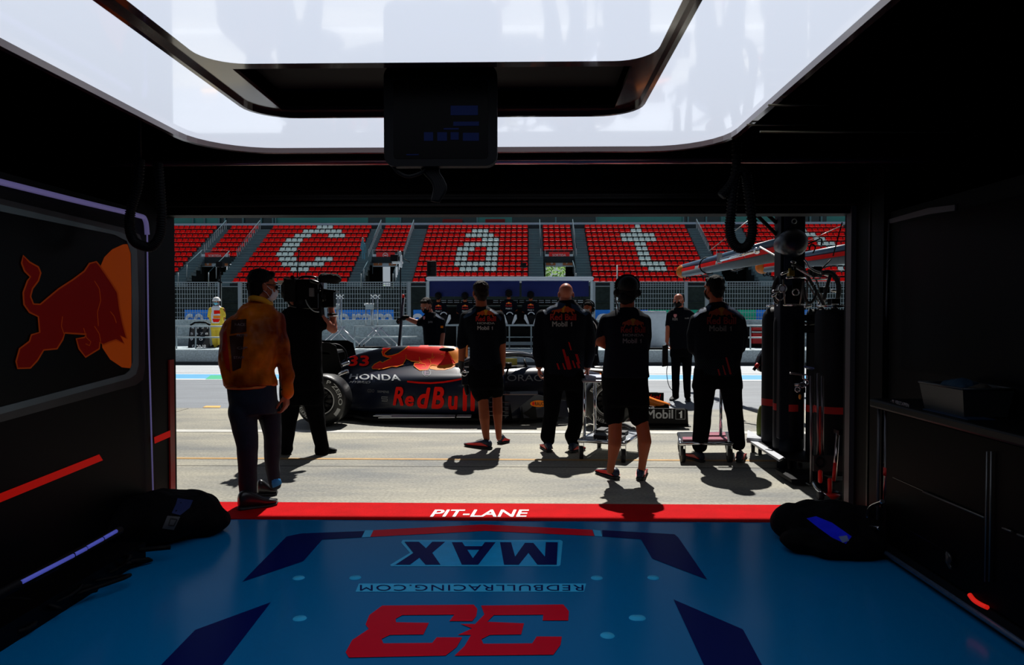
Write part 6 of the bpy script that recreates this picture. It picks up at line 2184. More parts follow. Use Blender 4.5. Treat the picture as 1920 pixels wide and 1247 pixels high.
body = remesh(b, .0065, 3).build('body', SKIN, t)
hd_.hair(t, HAIR, .98, 51)
hd_.mask(t, BLACK)
sh = clothed(t, 'overalls_top', Y, [(566, 1333, 1360, .07, -.01), (574, 1325, 1368, .09, 0), (582, 1310, 1380, .11, 0), (594, 1299, 1392, .14, 0), (620, 1297, 1394, .15, 0), (650, 1300, 1392, .14, 0), (680, 1304, 1387, .135, 0), (700, 1303, 1388, .13, 0), (708, 1304, 1387, .125, 0)],
    [[(1307, 602, 14, 0), (1300, 630, 13, .01), (1301, 652, 12, .03), (1322, 660, 11, .13)], [(1384, 602, 14, 0), (1391, 630, 13, .01), (1388, 652, 12, .03), (1364, 660, 11, .14)]], NAVY, .012, .008, 4, 55)
S1 = Surf([sh])
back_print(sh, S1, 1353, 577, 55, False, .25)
lay_poly('shoulder_panel', S1, [(1300, 592), (1310, 580), (1326, 573), (1334, 572), (1330, 582), (1312, 588), (1302, 598)], NAVYSUN, sh, .012, 3)
lay_poly('shoulder_panel', S1, [(1360, 570), (1378, 580), (1394, 590), (1394, 600), (1380, 590), (1364, 582)], NAVYSUN, sh, .012, 3)
dots_v, dots_f = [], []
for iy in range(11):
    for ix in range(18):
        x, y = 1304 + ix * 4.1 + (iy % 2) * 2, 674 + iy * 2.9
        if x > 1384:
            continue
        k = len(dots_v)
        dots_v += [(x - .45, y), (x, y - .45), (x + .45, y), (x, y + .45)]
        dots_f.append((k, k + 1, k + 2, k + 3))
lay('dot_pattern', S1, dots_v, dots_f, DT, sh, .004)
for pts in ([(1360, 670), (1363, 670), (1372, 702), (1368, 702)], [(1345, 692), (1348, 692), (1351, 704), (1348, 704)], [(1354, 685), (1356, 685), (1362, 703), (1359, 703)]):
    lay_poly('red_streak', S1, pts, mat('dim red streak print', (0.2, 0.005, 0.008), 0.6), sh, .005, 4)
clothed(t, 'trousers', Y, [(690, 1303, 1387, .125, 0), (712, 1300, 1390, .135, 0), (728, 1299, 1392, .135, 0)],
    [[(1320, 722, 21, -.02), (1317, 775, 16.5, -.03), (1313, 820, 15, 0), (1312, 836, 14, 0)], [(1370, 722, 21, .02), (1377, 775, 16.5, .0), (1382, 815, 14.5, .02), (1384, 832, 14, .02)]], BLKCLOTH, .012, .009, 4, 57)
crew_shoes(t, [(1318, 868, 1284, 856), (1386, 868, 1392, 855)])

# ---------------------------------------------------------------- far masked bald man
Y = 12.5
t = person('person', Y, (1276, 751), 'bald man with black face mask in dark polo facing the garage, beyond the car nose')
hd_ = Head(U(1272, 564, Y), .235, 205, 0)
b = MB()
hd_.base(b)
b.chain(ch([(1274, 572, 7, 0), (1275, 584, 7, 0)], Y))
rings_px(b, [(585, 1260, 1290, .07, 0), (650, 1258, 1292, .09, 0)], Y)
b.chain(ch([(1257, 590, 5, 0), (1252, 615, 4.5, -.01), (1250, 640, 3.6, -.03)], Y))
b.chain(ch([(1294, 590, 5, 0), (1299, 615, 4.5, 0), (1299, 645, 3.6, 0)], Y))
hand_geo(b, U(1250, 640, Y) + Vector((0, -.03, 0)), (0, -.1, -1), (1, 0, 0), .98, .8, 1)
hand_geo(b, U(1299, 646, Y), (0, -.1, -1), (-1, 0, 0), .98, .6, -1)
body = remesh(b, .008, 3).build('body', SKINP, t)
hd_.eyes(t)
hd_.mask(t, BLACK)
MB().tube([hd_.p(-.08, -.03, .10), hd_.p(-.09, -.03, .03), hd_.p(-.09, -.02, -.02)], .009, 8, sub=3).build('earpiece', BLACK, t)
sh = clothed(t, 'shirt', Y, [(576, 1266, 1284, .06, 0), (582, 1256, 1295, .1, 0), (592, 1251, 1301, .12, 0), (615, 1255, 1298, .12, 0), (645, 1256, 1297, .12, 0), (655, 1256, 1297, .12, 0)],
    [[(1256, 590, 6.5, 0), (1253, 610, 6, 0)], [(1296, 590, 6.5, 0), (1299, 610, 6, 0)]], NAVY, .014, .006, 3, 61)
S1 = Surf([sh])
lay_text('chest_print', S1, 'RBR', (1261, 596, 1271, 601), mat('dim chest print', (0.3, 0.3, 0.32), 0.6), sh, lift=.006)
lay_text('chest_print', S1, 'mobil', (1284, 595, 1292, 598), mat('dim chest print', (0.3, 0.3, 0.32), 0.6), sh, lift=.006)
lay_poly('chest_badge', S1, [(1263, 589), (1269, 589), (1269, 593), (1266, 596), (1263, 593)], mat('pink badge', (0.6, 0.25, 0.28), 0.6), sh, .006, 3)
clothed(t, 'trousers', Y, [(650, 1257, 1296, .115, 0), (668, 1256, 1298, .12, 0)], [[(1267, 668, 9.5, 0), (1267, 710, 7.5, 0), (1267, 742, 6.5, 0)], [(1288, 668, 9.5, 0), (1288, 710, 7.5, 0), (1289, 742, 6.5, 0)]], BLKCLOTH, .014, .006, 3, 63)
shoe(t, G(1270, 745), G(1258, 752), .045, .09)
shoe(t, G(1288, 745), G(1291, 754), .045, .09)
tl = thing('handheld_device', 'black handheld device held low by the far masked man', 'device', U(1247, 687, Y))
MB().prism([U(1243, 648, Y - .08), U(1253, 646, Y - .08), U(1253, 686, Y - .08), U(1242, 688, Y - .08)], (0, .06, 0)).build('device_body', BLACK, tl, bevel=.008)
MB().tube([U(1252, 684, Y - .05), U(1250, 700, Y), U(1255, 725, Y), U(1268, 738, Y + .05)], .006, 6, sub=4).build('cable', BLACK, tl)

# ---------------------------------------------------------------- mechanic with the pole behind the car
Y = 11.9
t = person('person', Y, (805, 755), 'masked mechanic behind the car stretching one arm to hold an upright pole')
hd_ = Head(U(799, 573, Y), .235, 205, -28)
b = MB()
hd_.base(b)
b.chain(ch([(803, 582, 7, .02), (808, 596, 7.5, .02)], Y))
rings_px(b, [(596, 795, 822, .07, 0), (650, 797, 826, .09, 0)], Y)
b.chain(ch([(797, 602, 4, 0), (781, 604, 5, -.03), (764, 597, 4, -.06), (760, 595, 4, -.06)], Y))
b.chain(ch([(824, 603, 4, 0), (830, 626, 5, -.02), (828, 655, 4, -.08)], Y))
hand_geo(b, U(761, 595, Y) + Vector((0, -.06, 0)), (-1, 0, -.25), (0, 0, -1), 1.0, .9, 1)
hand_geo(b, U(828, 656, Y) + Vector((0, -.08, 0)), (0, -.1, -1), (-1, 0, 0), 1.0, .5, -1)
body = remesh(b, .008, 3).build('body', SKINP, t)
hd_.hair(t, HAIRB, .9, 71)
hd_.eyes(t)
hd_.mask(t, BLACK)
sh = clothed(t, 'shirt', Y, [(585, 800, 816, .06, .01), (590, 795, 822, .08, .01), (597, 789, 830, .11, 0), (620, 793, 828, .12, 0), (650, 796, 828, .12, 0), (668, 796, 828, .12, 0)],
    [[(794, 602, 8, 0), (786, 605, 7, -.02)], [(827, 603, 8, 0), (829, 622, 6.8, -.01)]], NAVY, .014, .006, 3, 73)
S1 = Surf([sh])
lay_poly('chest_badge', S1, [(793, 593), (797, 593), (797, 597), (795, 600), (793, 597)], mat('pink badge', (0.6, 0.25, 0.28), 0.6), sh, .006, 3)
lay_text('chest_print', S1, 'puma', (803, 602, 811, 607), mat('dim chest print', (0.3, 0.3, 0.32), 0.6), sh, lift=.006)
lay_poly('sleeve_badge', S1, [(826, 611), (831, 611), (831, 615), (826, 615)], PRINTO, sh, .006, 3)
lay_poly('shoulder_panel', S1, [(818, 588), (828, 592), (832, 600), (826, 598), (816, 592)], NAVYSUN, sh, .014, 2)
clothed(t, 'trousers', Y, [(662, 796, 828, .115, 0), (676, 795, 829, .12, 0)], [[(804, 676, 9, 0), (804, 715, 7.5, 0), (804, 748, 6.5, 0)], [(821, 676, 9, 0), (821, 715, 7.5, 0), (822, 748, 6.5, 0)]], BLKCLOTH, .014, .006, 3, 75)
shoe(t, G(805, 757), G(800, 764), .045, .09)
shoe(t, G(821, 757), G(824, 764), .045, .09)
g = MB()
hand_geo(g, U(761, 595, Y) + Vector((0, -.06, 0)), (-1, 0, -.25), (0, 0, -1), 1.2, .95, 1)
g.capsule(U(765, 595, Y) + Vector((0, -.06, 0)), U(757, 596, Y) + Vector((0, -.06, 0)), .036, .045)
remesh(g, .007, 2).build('glove', BLACK, t)
t = thing('marker_pole', 'upright dark pole with red tip held by the mechanic behind the car', 'pole', G(736, 757))
t.location = (U(736, 720, Y - .08).x, Y - .08, 0)
a, b_ = U(756, 557, Y - .08), U(737, 757, Y - .08)
b_ = a + (b_ - a) * (a.z / (a.z - b_.z)) if a.z != b_.z else b_
MB().cyl(a, b_, .018, n=10).build('pole', mat('pole dark', (0.03, 0.02, 0.03), 0.25, 0.5), t)
MB().cyl(a + Vector((.024, 0, 0)), b_ + Vector((.024, 0, 0)), .008, n=8).build('side_tube', STEEL, t)
MB().capsule(a, a + Vector((0, 0, .02)), .022).build('red_tip', mat('red light tip', (0.8, 0.03, 0.02), 0.4), t)

# ---------------------------------------------------------------- crew member with headset behind the bald man
Y = 11.8
t = person('person', Y, (1104, 757), 'crew member with headset half hidden behind the bald man, beyond the cockpit')
hd_ = Head(U(1103, 580, Y), .225, 200, -5)
b = MB()
hd_.base(b)
b.chain(ch([(1103, 589, 6.5, 0), (1103, 600, 7, 0)], Y))
rings_px(b, [(602, 1092, 1114, .07, 0), (660, 1090, 1116, .09, 0)], Y)
b.chain(ch([(1089, 606, 5, 0), (1087, 630, 4.5, 0), (1095, 648, 4, -.15)], Y))
b.chain(ch([(1117, 606, 5, 0), (1121, 630, 4.5, 0), (1112, 648, 4, -.15)], Y))
hand_geo(b, U(1095, 648, Y) + Vector((0, -.16, 0)), (.7, -.5, 0), (0, 0, -1), .95, .4, 1)
hand_geo(b, U(1112, 648, Y) + Vector((0, -.16, 0)), (-.7, -.5, 0), (0, 0, -1), .95, .4, -1)
remesh(b, .008, 3).build('body', SKIN, t)
hd_.hair(t, HAIR, .9, 81)
hd_.eyes(t)
hd_.mask(t, BLACK)
hd_.headset(t)
sh = clothed(t, 'jacket', Y, [(594, 1097, 1110, .06, 0), (599, 1089, 1118, .09, 0), (606, 1085, 1122, .11, 0), (630, 1086, 1121, .12, 0), (660, 1085, 1122, .12, 0), (680, 1083, 1124, .12, 0)],
    [[(1090, 607, 7, 0), (1086, 628, 6.5, 0), (1091, 645, 6, -.1)], [(1116, 607, 7, 0), (1121, 628, 6.5, 0), (1116, 645, 6, -.1)]], NAVY, .014, .008, 3, 83)
S1 = Surf([sh])
lay_text('pocket_print', S1, 'puma', (1112, 664, 1119, 668), mat('dim chest print', (0.3, 0.3, 0.32), 0.6), sh, lift=.006)
lay_line('collar_stripe', S1, [(1112, 602), (1117, 609), (1120, 620)], 1.5, WHITE, sh, lift=.006, step=2)
clothed(t, 'trousers', Y, [(672, 1086, 1121, .115, 0), (685, 1085, 1122, .12, 0)], [[(1095, 685, 9, 0), (1095, 720, 7, 0), (1095, 748, 6.5, 0)], [(1112, 685, 9, 0), (1112, 720, 7, 0), (1113, 748, 6.5, 0)]], BLKCLOTH, .014, .006, 3, 85)
shoe(t, G(1095, 757), G(1092, 764), .045, .09)
shoe(t, G(1113, 757), G(1116, 764), .045, .09)

# ---------------------------------------------------------------- marshal
Y = 22.9
zf_ = zs
t = person('person', Y, (404, 655, zf_), 'marshal in yellow suit, white helmet and blue mask standing on the kerb')
YEL = mat('yellow suit', (0.78, 0.55, 0.05), 0.7, var=0.15, vs=20)
hd_ = Head(U(406, 566, Y), .22, 180, 0)
b = MB()
hd_.base(b)
b.chain(ch([(406, 571, 3.5, 0), (406, 577, 4, 0)], Y))
rings_px(b, [(577, 400, 412, .06, 0), (600, 399, 413, .08, 0)], Y)
for s_ in (-1, 1):
    b.chain(ch([(406 + s_ * 13, 580, 2.5, 0), (406 + s_ * 14, 595, 2.2, 0), (406 + s_ * 9, 606, 1.8, .1)], Y))
    hand_geo(b, U(406 + s_ * 9, 606, Y) + Vector((0, .1, 0)), (-s_, .1, -.3), (0, -1, 0), .95, .5, s_)
remesh(b, .010, 3).build('body', SKIN, t)
hd_.eyes(t)
hd_.mask(t, mat('blue mask', (0.15, 0.5, 0.65), 0.6))
mb = MB()
mb.lathe(hd_.p(0, 0, .035), (0, 0, 1), [(-.01, .125), (.0, .135), (.012, .118), (.05, .112), (.09, .085), (.115, .045), (.122, .001)], 24, False)
mb.ell(hd_.p(0, .10, .032), (.07, .06, .012), hd_.M)
mb.build('helmet', mat('helmet white', (0.85, 0.85, 0.83), 0.35), t)
suit = clothed(t, 'yellow_suit', Y, [(574, 401, 411, .06, 0), (577, 396, 416, .09, 0), (583, 395, 417, .11, 0), (605, 396, 416, .11, 0), (612, 395, 416, .11, 0), (618, 395, 416, .11, 0)],
    [[(395, 580, 3.6, 0), (392, 592, 3.4, 0), (397, 604, 3, .08)], [(417, 580, 3.6, 0), (420, 592, 3.4, 0), (415, 604, 3, .08)], [(401, 618, 5, 0), (401, 636, 4.2, 0), (403, 650, 3.6, 0)], [(411, 618, 5, 0), (411, 636, 4.2, 0), (410, 650, 3.6, 0)]], YEL, .016, .005, 3, 91)
mb = MB()
rings_px(mb, [(573, 400, 412, .075, 0), (577, 396.5, 415.5, .105, 0), (590, 396, 416, .125, 0), (606, 397, 415, .125, 0)], Y)
vest = remesh(mb, .016, 2).build('tabard', mat('white tabard', (0.75, 0.74, 0.76), 0.7), t)
S1 = Surf([vest])
for pts, m_ in (([(401, 582), (414, 582), (414, 588), (401, 589)], PRINTR), ([(400, 592), (413, 592), (413, 597), (400, 597)], PRINTO), ([(398, 598), (413, 598), (410, 604), (400, 604)], PRINTR)):
    lay_poly('tabard_print', S1, pts, m_, vest, .01, 3)
for s_ in (-1, 1):
    p = U(406 + s_ * 5, 655, Y)
    shoe(t, (p.x, Y + .06, 0), (p.x + s_ * .03, Y - .2, 0), .045, .09, z0=zf_)

# ---------------------------------------------------------------- engineers on the pit wall, seated, seen from behind
def engineer(px, ytop, Y, label, seed, dim):
    s = PXM(Y)
    zfoot = U(px, 611, Y).z + .0
    t = thing('person', label, 'person', (U(px, 600, Y).x, Y, zfoot))
    hd_ = Head(U(px, ytop + 7, Y), .225, 0, -5)
    b = MB()
    hd_.base(b)
    b.chain(ch([(px, ytop + 13, 3.4, 0), (px, ytop + 19, 3.8, 0)], Y))
    rings_px(b, [(ytop + 20, px - 7, px + 7, .06, 0), (ytop + 44, px - 7, px + 7, .09, 0)], Y)
    for q in (-1, 1):
        b.chain(ch([(px + q * 12, ytop + 22, 3, 0), (px + q * 14, ytop + 36, 2.6, .04), (px + q * 9, ytop + 38, 2.1, .28)], Y))
        hand_geo(b, U(px + q * 9, ytop + 38, Y) + Vector((0, .28, 0)), (-.2 * q, 1, 0), (0, 0, -1), .95, .3, q)
    remesh(b, .012, 2).build('body', SKIN, t)
    hd_.hair(t, HAIR, .95, seed)
    hd_.headset(t)
    sh = clothed(t, 'shirt', Y, [(ytop + 16, px - 5, px + 5, .06, 0), (ytop + 20, px - 11, px + 11, .09, 0), (ytop + 30, px - 12.5, px + 12.5, .12, 0), (ytop + 44, px - 11, px + 11, .12, 0), (ytop + 50, px - 11, px + 11, .12, 0)],
        [[(px + q * 11, ytop + 23, 4.5, 0), (px + q * 13, ytop + 33, 4, .02)] for q in (-1, 1)], NAVY, .016, .005, 3, seed)
    # thighs forward and shins down to the footrest
    clothed(t, 'trousers', Y, [(ytop + 46, px - 11, px + 11, .12, 0), (ytop + 52, px - 11, px + 11, .12, .03)],
        [[(px + q * 6, ytop + 51, 4.8, .05), (px + q * 7, ytop + 50, 4.2, .42), (px + q * 7, ytop + 66, 3.2, .40)] for q in (-1, 1)], BLKCLOTH, .016, .004, 3, seed)
    S1 = Surf([sh])
    bulls_logo(sh, S1, px, ytop + 23.5, 11, mr=mat('engineer bull print', (0.7, 0.06, .02), .6), mo=PRINTO, my=mat('engineer sun print', (.9, .4, .02), .6), step=1.5)
    lay_text('team_print', S1, 'Red Bull', (px - 6, ytop + 27, px + 6, ytop + 30), mat('engineer red print', (0.35, 0.01, .01), .6), sh, bold=.04, lift=.008, maxlen=.5)
    lay_text('sponsor_print', S1, 'Mobil 1', (px - 5.5, ytop + 32, px + 5.5, ytop + 35), mat('engineer white print', (.55, .55, .55), .6), sh, bold=.02, lift=.008, maxlen=.5)
engineer(822, 550, 22.35, 'seated engineer at the left end of the pit wall shelter, seen from behind', 101, 1)
engineer(872, 550, 22.35, 'seated engineer in the shelter just left of the mechanic in shorts', 103, 1)
engineer(954, 545, 22.35, 'seated engineer in the shelter just right of the mechanic in shorts', 107, 1)
engineer(995, 548, 22.35, 'seated engineer in the shelter left of the bald man', 109, 1)

# spectator or worker in the stand aisle
Y = 61.0
t = thing('person', 'small distant figure in pale blue top walking on the grandstand stairs', 'person', (U(682, 486, Y).x, Y, U(682, 486, Y).z))
mb = MB()
mb.chain(ch([(680, 450, 1.6, 0), (680, 455, 2.4, 0)], Y)).chain(ch([(680, 456, 3, 0), (681, 468, 2.8, 0)], Y)).chain(ch([(677, 457, 1.0, 0), (676, 466, .9, 0), (680, 470, .8, -.1)], Y)).chain(ch([(684, 457, 1.0, 0), (686, 466, .9, 0), (686, 474, .8, 0)], Y)).chain(ch([(680, 468, 1.7, 0), (680, 478, 1.4, -.1), (680, 485, 1.1, 0)], Y)).chain(ch([(682, 468, 1.7, 0), (683, 478, 1.4, .1), (683, 485, 1.1, .1)], Y))
remesh(mb, .03, 1).build('body', mat('pale blue clothes', (0.10, 0.28, 0.38), 0.7), t)
MB().capsule(U(680, 447.5, Y), U(680, 449, Y), .09, .1).build('hair', mat('grey hair', (0.3, 0.3, 0.32), 0.7), t)

# ============================================================ EQUIPMENT OUTSIDE THE DOOR
def caster(parent, p, d=(0, 1, 0), r=.05, top=.16):
    p = Vector(p)
    x = Vector((d[1], -d[0], 0))
    MB().cyl(p + x * .018 + Vector((0, 0, r)), p - x * .018 + Vector((0, 0, r)), r, n=18).build('caster_wheel', RUBBER, parent)
    mb = MB()
    for q in (-1, 1):
        mb.prism([p + x * q * .024 + Vector((0, 0, r)) - Vector(d) * .012, p + x * q * .024 + Vector((0, 0, r)) + Vector(d) * .012, p + x * q * .024 + Vector((0, 0, top - .01)) + Vector(d) * .03, p + x * q * .024 + Vector((0, 0, top - .01)) - Vector(d) * .01], x * .003)
    mb.cyl(p + Vector((0, 0, top - .012)), p + Vector((0, 0, top)), .03, n=10)
    mb.build('caster_fork', STEEL, parent)

# left dolly with tall handle
def frame_box(mb, c, r=.014):
    for i in range(4):
        mb.cyl(c[i], c[(i + 1) % 4], r, n=8)
        mb.ell(c[i], (r, r, r), None, 8, 6)
t = thing('wheel_dolly', 'chrome wheeled dolly with tall handle and black pads, behind the headset man', 'dolly', G(1140, 845))
zp = .185
c4 = [G(1086, 826, zp), G(1170, 832, zp), G(1203, 812, zp), G(1122, 806, zp)]
mb = MB()
frame_box(mb, c4, .018)
for k in (.33, .66):
    mb.cyl(c4[0].lerp(c4[1], k), c4[3].lerp(c4[2], k), .012, n=8)
mb.build('platform_frame', CHROME, t)
mb = MB()
mb.prism([c4[0].lerp(c4[2], .04), c4[1].lerp(c4[3], .04), c4[2].lerp(c4[0], .04), c4[3].lerp(c4[1], .04)], (0, 0, .01))
mb.build('platform_plate', mat('scuffed steel plate', (0.45, 0.48, 0.52), 0.3, 0.9, var=0.3, vs=10), t)
def onp(u, v, dz=.012):
    return (c4[0].lerp(c4[1], u)).lerp(c4[3].lerp(c4[2], u), v) + Vector((0, 0, dz))
for (u0, v0, u1, v1) in ((.25, .15, .55, .4), (.35, .55, .8, .75), (.6, .1, .92, .3), (.1, .6, .3, .9)):
    MB().prism([onp(u0, v0), onp(u1, v0), onp(u1, v1), onp(u0, v1)], (0, 0, .035)).build('rubber_pad', RUBBER, t, bevel=.004)
mb = MB()
mb.tube([onp(.35, .95, .05), onp(.6, .98, .08), onp(.9, .8, .06)], .02, 8, sub=4)
mb.build('curved_pad', RUBBER, t)
for p in c4:
    q = p + ((c4[0] + c4[2]) / 2 - p) * .06
    caster(t, (q.x, q.y, 0), (0, 1, 0), .065, zp - .01)
h0, h1 = c4[0].lerp(c4[3], .25), c4[0].lerp(c4[3], .8)
zt_ = U(1100, 716, h0.y).z
for h_ in (h0, h1):
    MB().cyl(h_, (h_.x, h_.y, zt_), .016, n=10).build('handle_post', CHROME, t)
mb = MB()
mb.bb((h0.x - .02, h0.y - .05, zt_ - .005), (h1.x + .10, h1.y + .05, zt_ + .02))
mb.build('handle_tray', STEEL, t, bevel=.006)
mb = MB().bb((h0.x + .02, h0.y, zt_ + .02), (h1.x + .06, h1.y, zt_ + .045))
mb.build('clipboard', mat('pale clipboard', (0.5, 0.55, 0.7), 0.4), t)

# right dolly
t = thing('wheel_dolly', 'low black dolly with single upright pole, around the legs of the rightmost standing man', 'dolly', G(1325, 850))
zp = .185
c4 = [G(1276, 832, zp), G(1372, 832, zp), G(1369, 812, zp), G(1272, 813, zp)]
mb = MB()
frame_box(mb, c4, .016)
mb.build('platform_frame', CHROME, t)
mb = MB()
mb.prism([p + Vector((0, 0, -.005)) for p in c4], (0, 0, .012))
mb.build('platform_plate', mat('dark dolly plate', (0.02, 0.02, 0.024), 0.35), t)
for (u0, v0, u1, v1) in ((.05, .1, .35, .35), (.4, .5, .9, .8), (.45, .1, .92, .35)):
    MB().prism([onp(u0, v0), onp(u1, v0), onp(u1, v1), onp(u0, v1)], (0, 0, .02)).build('pink_pad', mat('pinkish pad', (0.35, 0.12, 0.16), 0.35), t, bevel=.004)
for p in c4:
    q = p + ((c4[0] + c4[2]) / 2 - p) * .08
    caster(t, (q.x, q.y, 0), (0, 1, 0), .065, zp - .01)
h0 = onp(.80, .45, 0)
zt_ = U(1350, 727, h0.y).z
MB().cyl(h0, (h0.x, h0.y, zt_), .016, n=10).build('handle_post', CHROME, t)
MB().cyl((h0.x - .12, h0.y, zt_), (h0.x + .05, h0.y, zt_), .014, n=10).build('handle_bar', CHROME, t)

# gantry column and booms
GC = mat('gantry blue black', (0.002, 0.004, 0.010), 0.5, spec=0.2)
t = thing('boom_column', 'thick black vertical column with a round drum in front of the right door edge', 'column', (U(1478, 860, 6.9).x, 6.9, 0))
a, b_ = U(1455, 862, 6.9), U(1505, 395, 6.9)
MB().bb((a.x, 6.82, .30), (b_.x, 7.0, 4.42)).build('post', GC, t, bevel=.01)
MB().bb((a.x + .03, 6.805, 1.7), (a.x + .10, 6.82, 2.6)).build('front_rib', mat('column rib', (0.02, 0.03, 0.06), 0.35), t)
for (x0, y0, x1, y1) in ((1408, 392, 1456, 440), (1428, 392, 1456, 418)):
    MB().cyl(U(x0, y0, 6.95), U(x1, y1, 6.95), .018, n=8).build('diagonal_brace', BLACK, t)
MB().bb(U(1484, 425, 6.8), U(1493, 399, 6.815)).build('latch_plate', mat('latch metal', (0.06, 0.055, 0.05), 0.4, 0.6), t)
MB().torus(U(1489, 415, 6.79), (0, 1, 0), .02, .005).build('latch_ring', STEEL, t)
d0, d1 = U(1472, 462, 7.1), U(1492, 453, 6.62)
MB().lathe(d0, d1 - d0, [(0, .10), (.12, .125), (.36, .128), (.46, .11), (.50, .07), (.515, .001)], 28).build('drum', mat('drum dark blue', (0.003, 0.007, 0.018), 0.35, spec=0.4), t)
MB().cyl((a.x + .1, 6.9, .02), (a.x + .1, 6.9, .32), .09).build('foot', GC, t)

def boom(tip, tail, h0, h1, Yt, Ye, label, red_gap):
    """boom between two pixel positions (centre line) at real depths"""
    A, B = U(*tip, Yt), U(*tail, Ye)
    d = (B - A)
    L_ = d.length
    d.normalize()
    side = d.cross(Vector((0, 0, 1))).normalized()
    up = side.cross(d).normalized()
    t = thing('pit_boom', label, 'boom', (A.x, A.y, 0))
    t.location = (A + B) / 2
    def P(u, v, w_=0):
        h = h0 + (h1 - h0) * u
        return A + d * (L_ * u) + up * (h * v) + side * w_
    mb = MB()
    mb.tube([P(0, .32), P(1, .32)], [h0 * .22, h1 * .22], 14)
    mb.build('upper_tube', mat('boom blue', (0.035, 0.085, 0.15), 0.35, spec=0.4, var=0.15, coat=0.15), t)
    mb = MB()
    for s_ in (-1, 1):
        for u0, u1 in red_gap:
            mb.prism([P(u0, .13, s_ * .07), P(u1, .13, s_ * .07), P(u1, -.12, s_ * .085), P(u0, -.12, s_ * .085)], side * s_ * .01)
    mb.build('red_side_strip', mat('boom red', (0.95, 0.02, 0.01), 0.4, var=0.06, transl=0.6), t)
    mb = MB()
    rings = []
    for u in (0.0, 1.0):
        rings.append([P(u, .1, -.065), P(u, .1, .065), P(u, -.2, .08), P(u, -.42, .07), P(u, -.52, .03), P(u, -.52, -.03), P(u, -.42, -.07), P(u, -.2, -.08)])
    mb.loft(rings)
    mb.build('lower_channel', mat('boom grey', (0.10, 0.125, 0.14), 0.5, spec=0.3, var=0.15), t)
    mb = MB()
    M_ = Matrix((side, d, up)).transposed()
    mb.ell(P(0.005, -.05), (.13, .20, h0 * .56), M_)
    mb.build('nose_cap', mat('boom cap orange', (1.0, 0.22, 0.015), 0.4, var=0.6, vs=14, transl=0.4), t)
    for k in (.02, .06):
        MB().tube([P(k, -.45), P(k, -.62) - d * .05, P(k, -.8) , P(k, -.72) + d * .08], .012, 6, sub=3).build('hose', BLACK, t)
    for k in (.14, .45):
        MB().tube([P(k, -.1, -.1), P(k + .02, -.4, -.11), P(k + .07, -.6, -.1), P(k + .16, -.5, -.1)], .016, 6, sub=4).build('hose', BLACK, t)
    e_ = P(.99, 0)
    k_ = (8.3 - CAM.y) / (e_.y - CAM.y)
    top_ = Vector((e_.x * k_, 8.3, 4.45))
    MB().cyl(e_, top_, .03, n=8).build('hanger_arm', BLACK, t)  # support added to hold the boom, lined up to stay hidden from the camera
    mb = MB()
    for k in (.3, ):
        mb.torus(P(k, 0), d, h0 * .55 + (h1 - h0) * k * .5, .012, 20)
    mb.build('strap', BLACK, t)
    return t, P
b1, PB = boom((1280, 508), (1480, 464), .245, .34, 15.4, 10.9, 'pit gantry boom with blue tube, red strip and orange tip left of the black column', [(.04, .2), (.25, .43), (.46, .7), (.71, 1)])
MB().cyl(U(1352, 487, 11.6), U(1418, 470, 11.0), .03, n=10).build('gas_strut', CHROME, b1)
MB().ell(U(1419, 470, 11.0), (.05, .05, .05)).build('strut_joint', CHROME, b1)
MB().bb(U(1347, 492, 11.8), U(1351, 475, 11.9)).build('bracket', STEEL, b1)
boom((1430, 500), (1640, 468), .24, .335, 15.2, 12.2, 'pit gantry boom with blue tube and orange tip continuing right of the black column', [(.01, .25), (.30, 1)])
MB().cyl(U(1425, 463, 7.2), U(1520, 518, 6.6), .009, n=8).build('stay_rod', mat('white rod', (0.8, 0.8, 0.8), 0.3), label='bright thin rod slanting across the black column down to the gas bottles', cat='rod')
mb = MB()
mb.cyl(U(1330, 470, 9), U(1440, 385, 9), .005, n=6)
mb.build('guy_wire', STEEL, label='thin guy wire left of the black column', cat='wire')
MB().cyl(U(1500, 458, 8), U(1590, 418, 8), .004, n=6).build('guy_wire', STEEL, label='thin guy wire right of the black column', cat='wire')
MB().cyl(U(1562, 480, 6.3), U(1579, 417, 6.2), .005, n=6).build('whip_antenna', BLACK, label='thin black whip aerial right of the gas bottle valves', cat='antenna')

# gas bottles
BOT = mat('bottle cover', (0.002, 0.003, 0.006), 0.6, spec=0.15, var=0.2, vs=6)
BRD = mat('dim red band', (0.36, 0.012, 0.012), 0.55, var=0.08)
def bottle(pxl, pxr, ytop, Y, zbot, label, yband, dome=True):
    a, b_ = U(pxl, ytop, Y), U(pxr, ytop, Y)
    r = (b_.x - a.x) / 2
    cx = (a.x + b_.x) / 2
    zt = a.z
    t = thing('gas_bottle', label, 'gas bottle', (cx, Y, zbot))
    H = zt - zbot
    prof = [(0, r * .96), (.02, r), (H - r * 1.0, r), (H - r * .55, r * .93), (H - r * .2, r * .72), (H, r * .4)] if dome else [(0, r * .97), (.02, r), (H - .04, r), (H, r * .9)]
    MB().lathe((cx, Y, zbot), (0, 0, 1), prof, 36).build('cover', BOT, t)
    z1, z0 = U(0, yband, Y).z, U(0, yband + 12.5, Y).z
    MB().lathe((cx, Y, z0), (0, 0, 1), [(0, r * 1.004), (z1 - z0, r * 1.004)], 36, False).build('red_band', BRD, t)
    MB().cyl((cx, Y, zt - .01), (cx, Y, zt + .05), .03).build('neck', CHROME, t)
    return t, cx, r, zt
b1, x1, r1, z1 = bottle(1430, 1480, 576, 7.35, .19, 'black covered gas bottle, farthest left of the row', 743)
b2, x2, r2, z2 = bottle(1452, 1508, 577, 6.95, .19, 'black covered gas bottle with red band, in front of the black column', 752)
b3, x3, r3, z3 = bottle(1514, 1564, 580, 6.75, .12, 'black covered gas bottle, third from the left', 755, False)
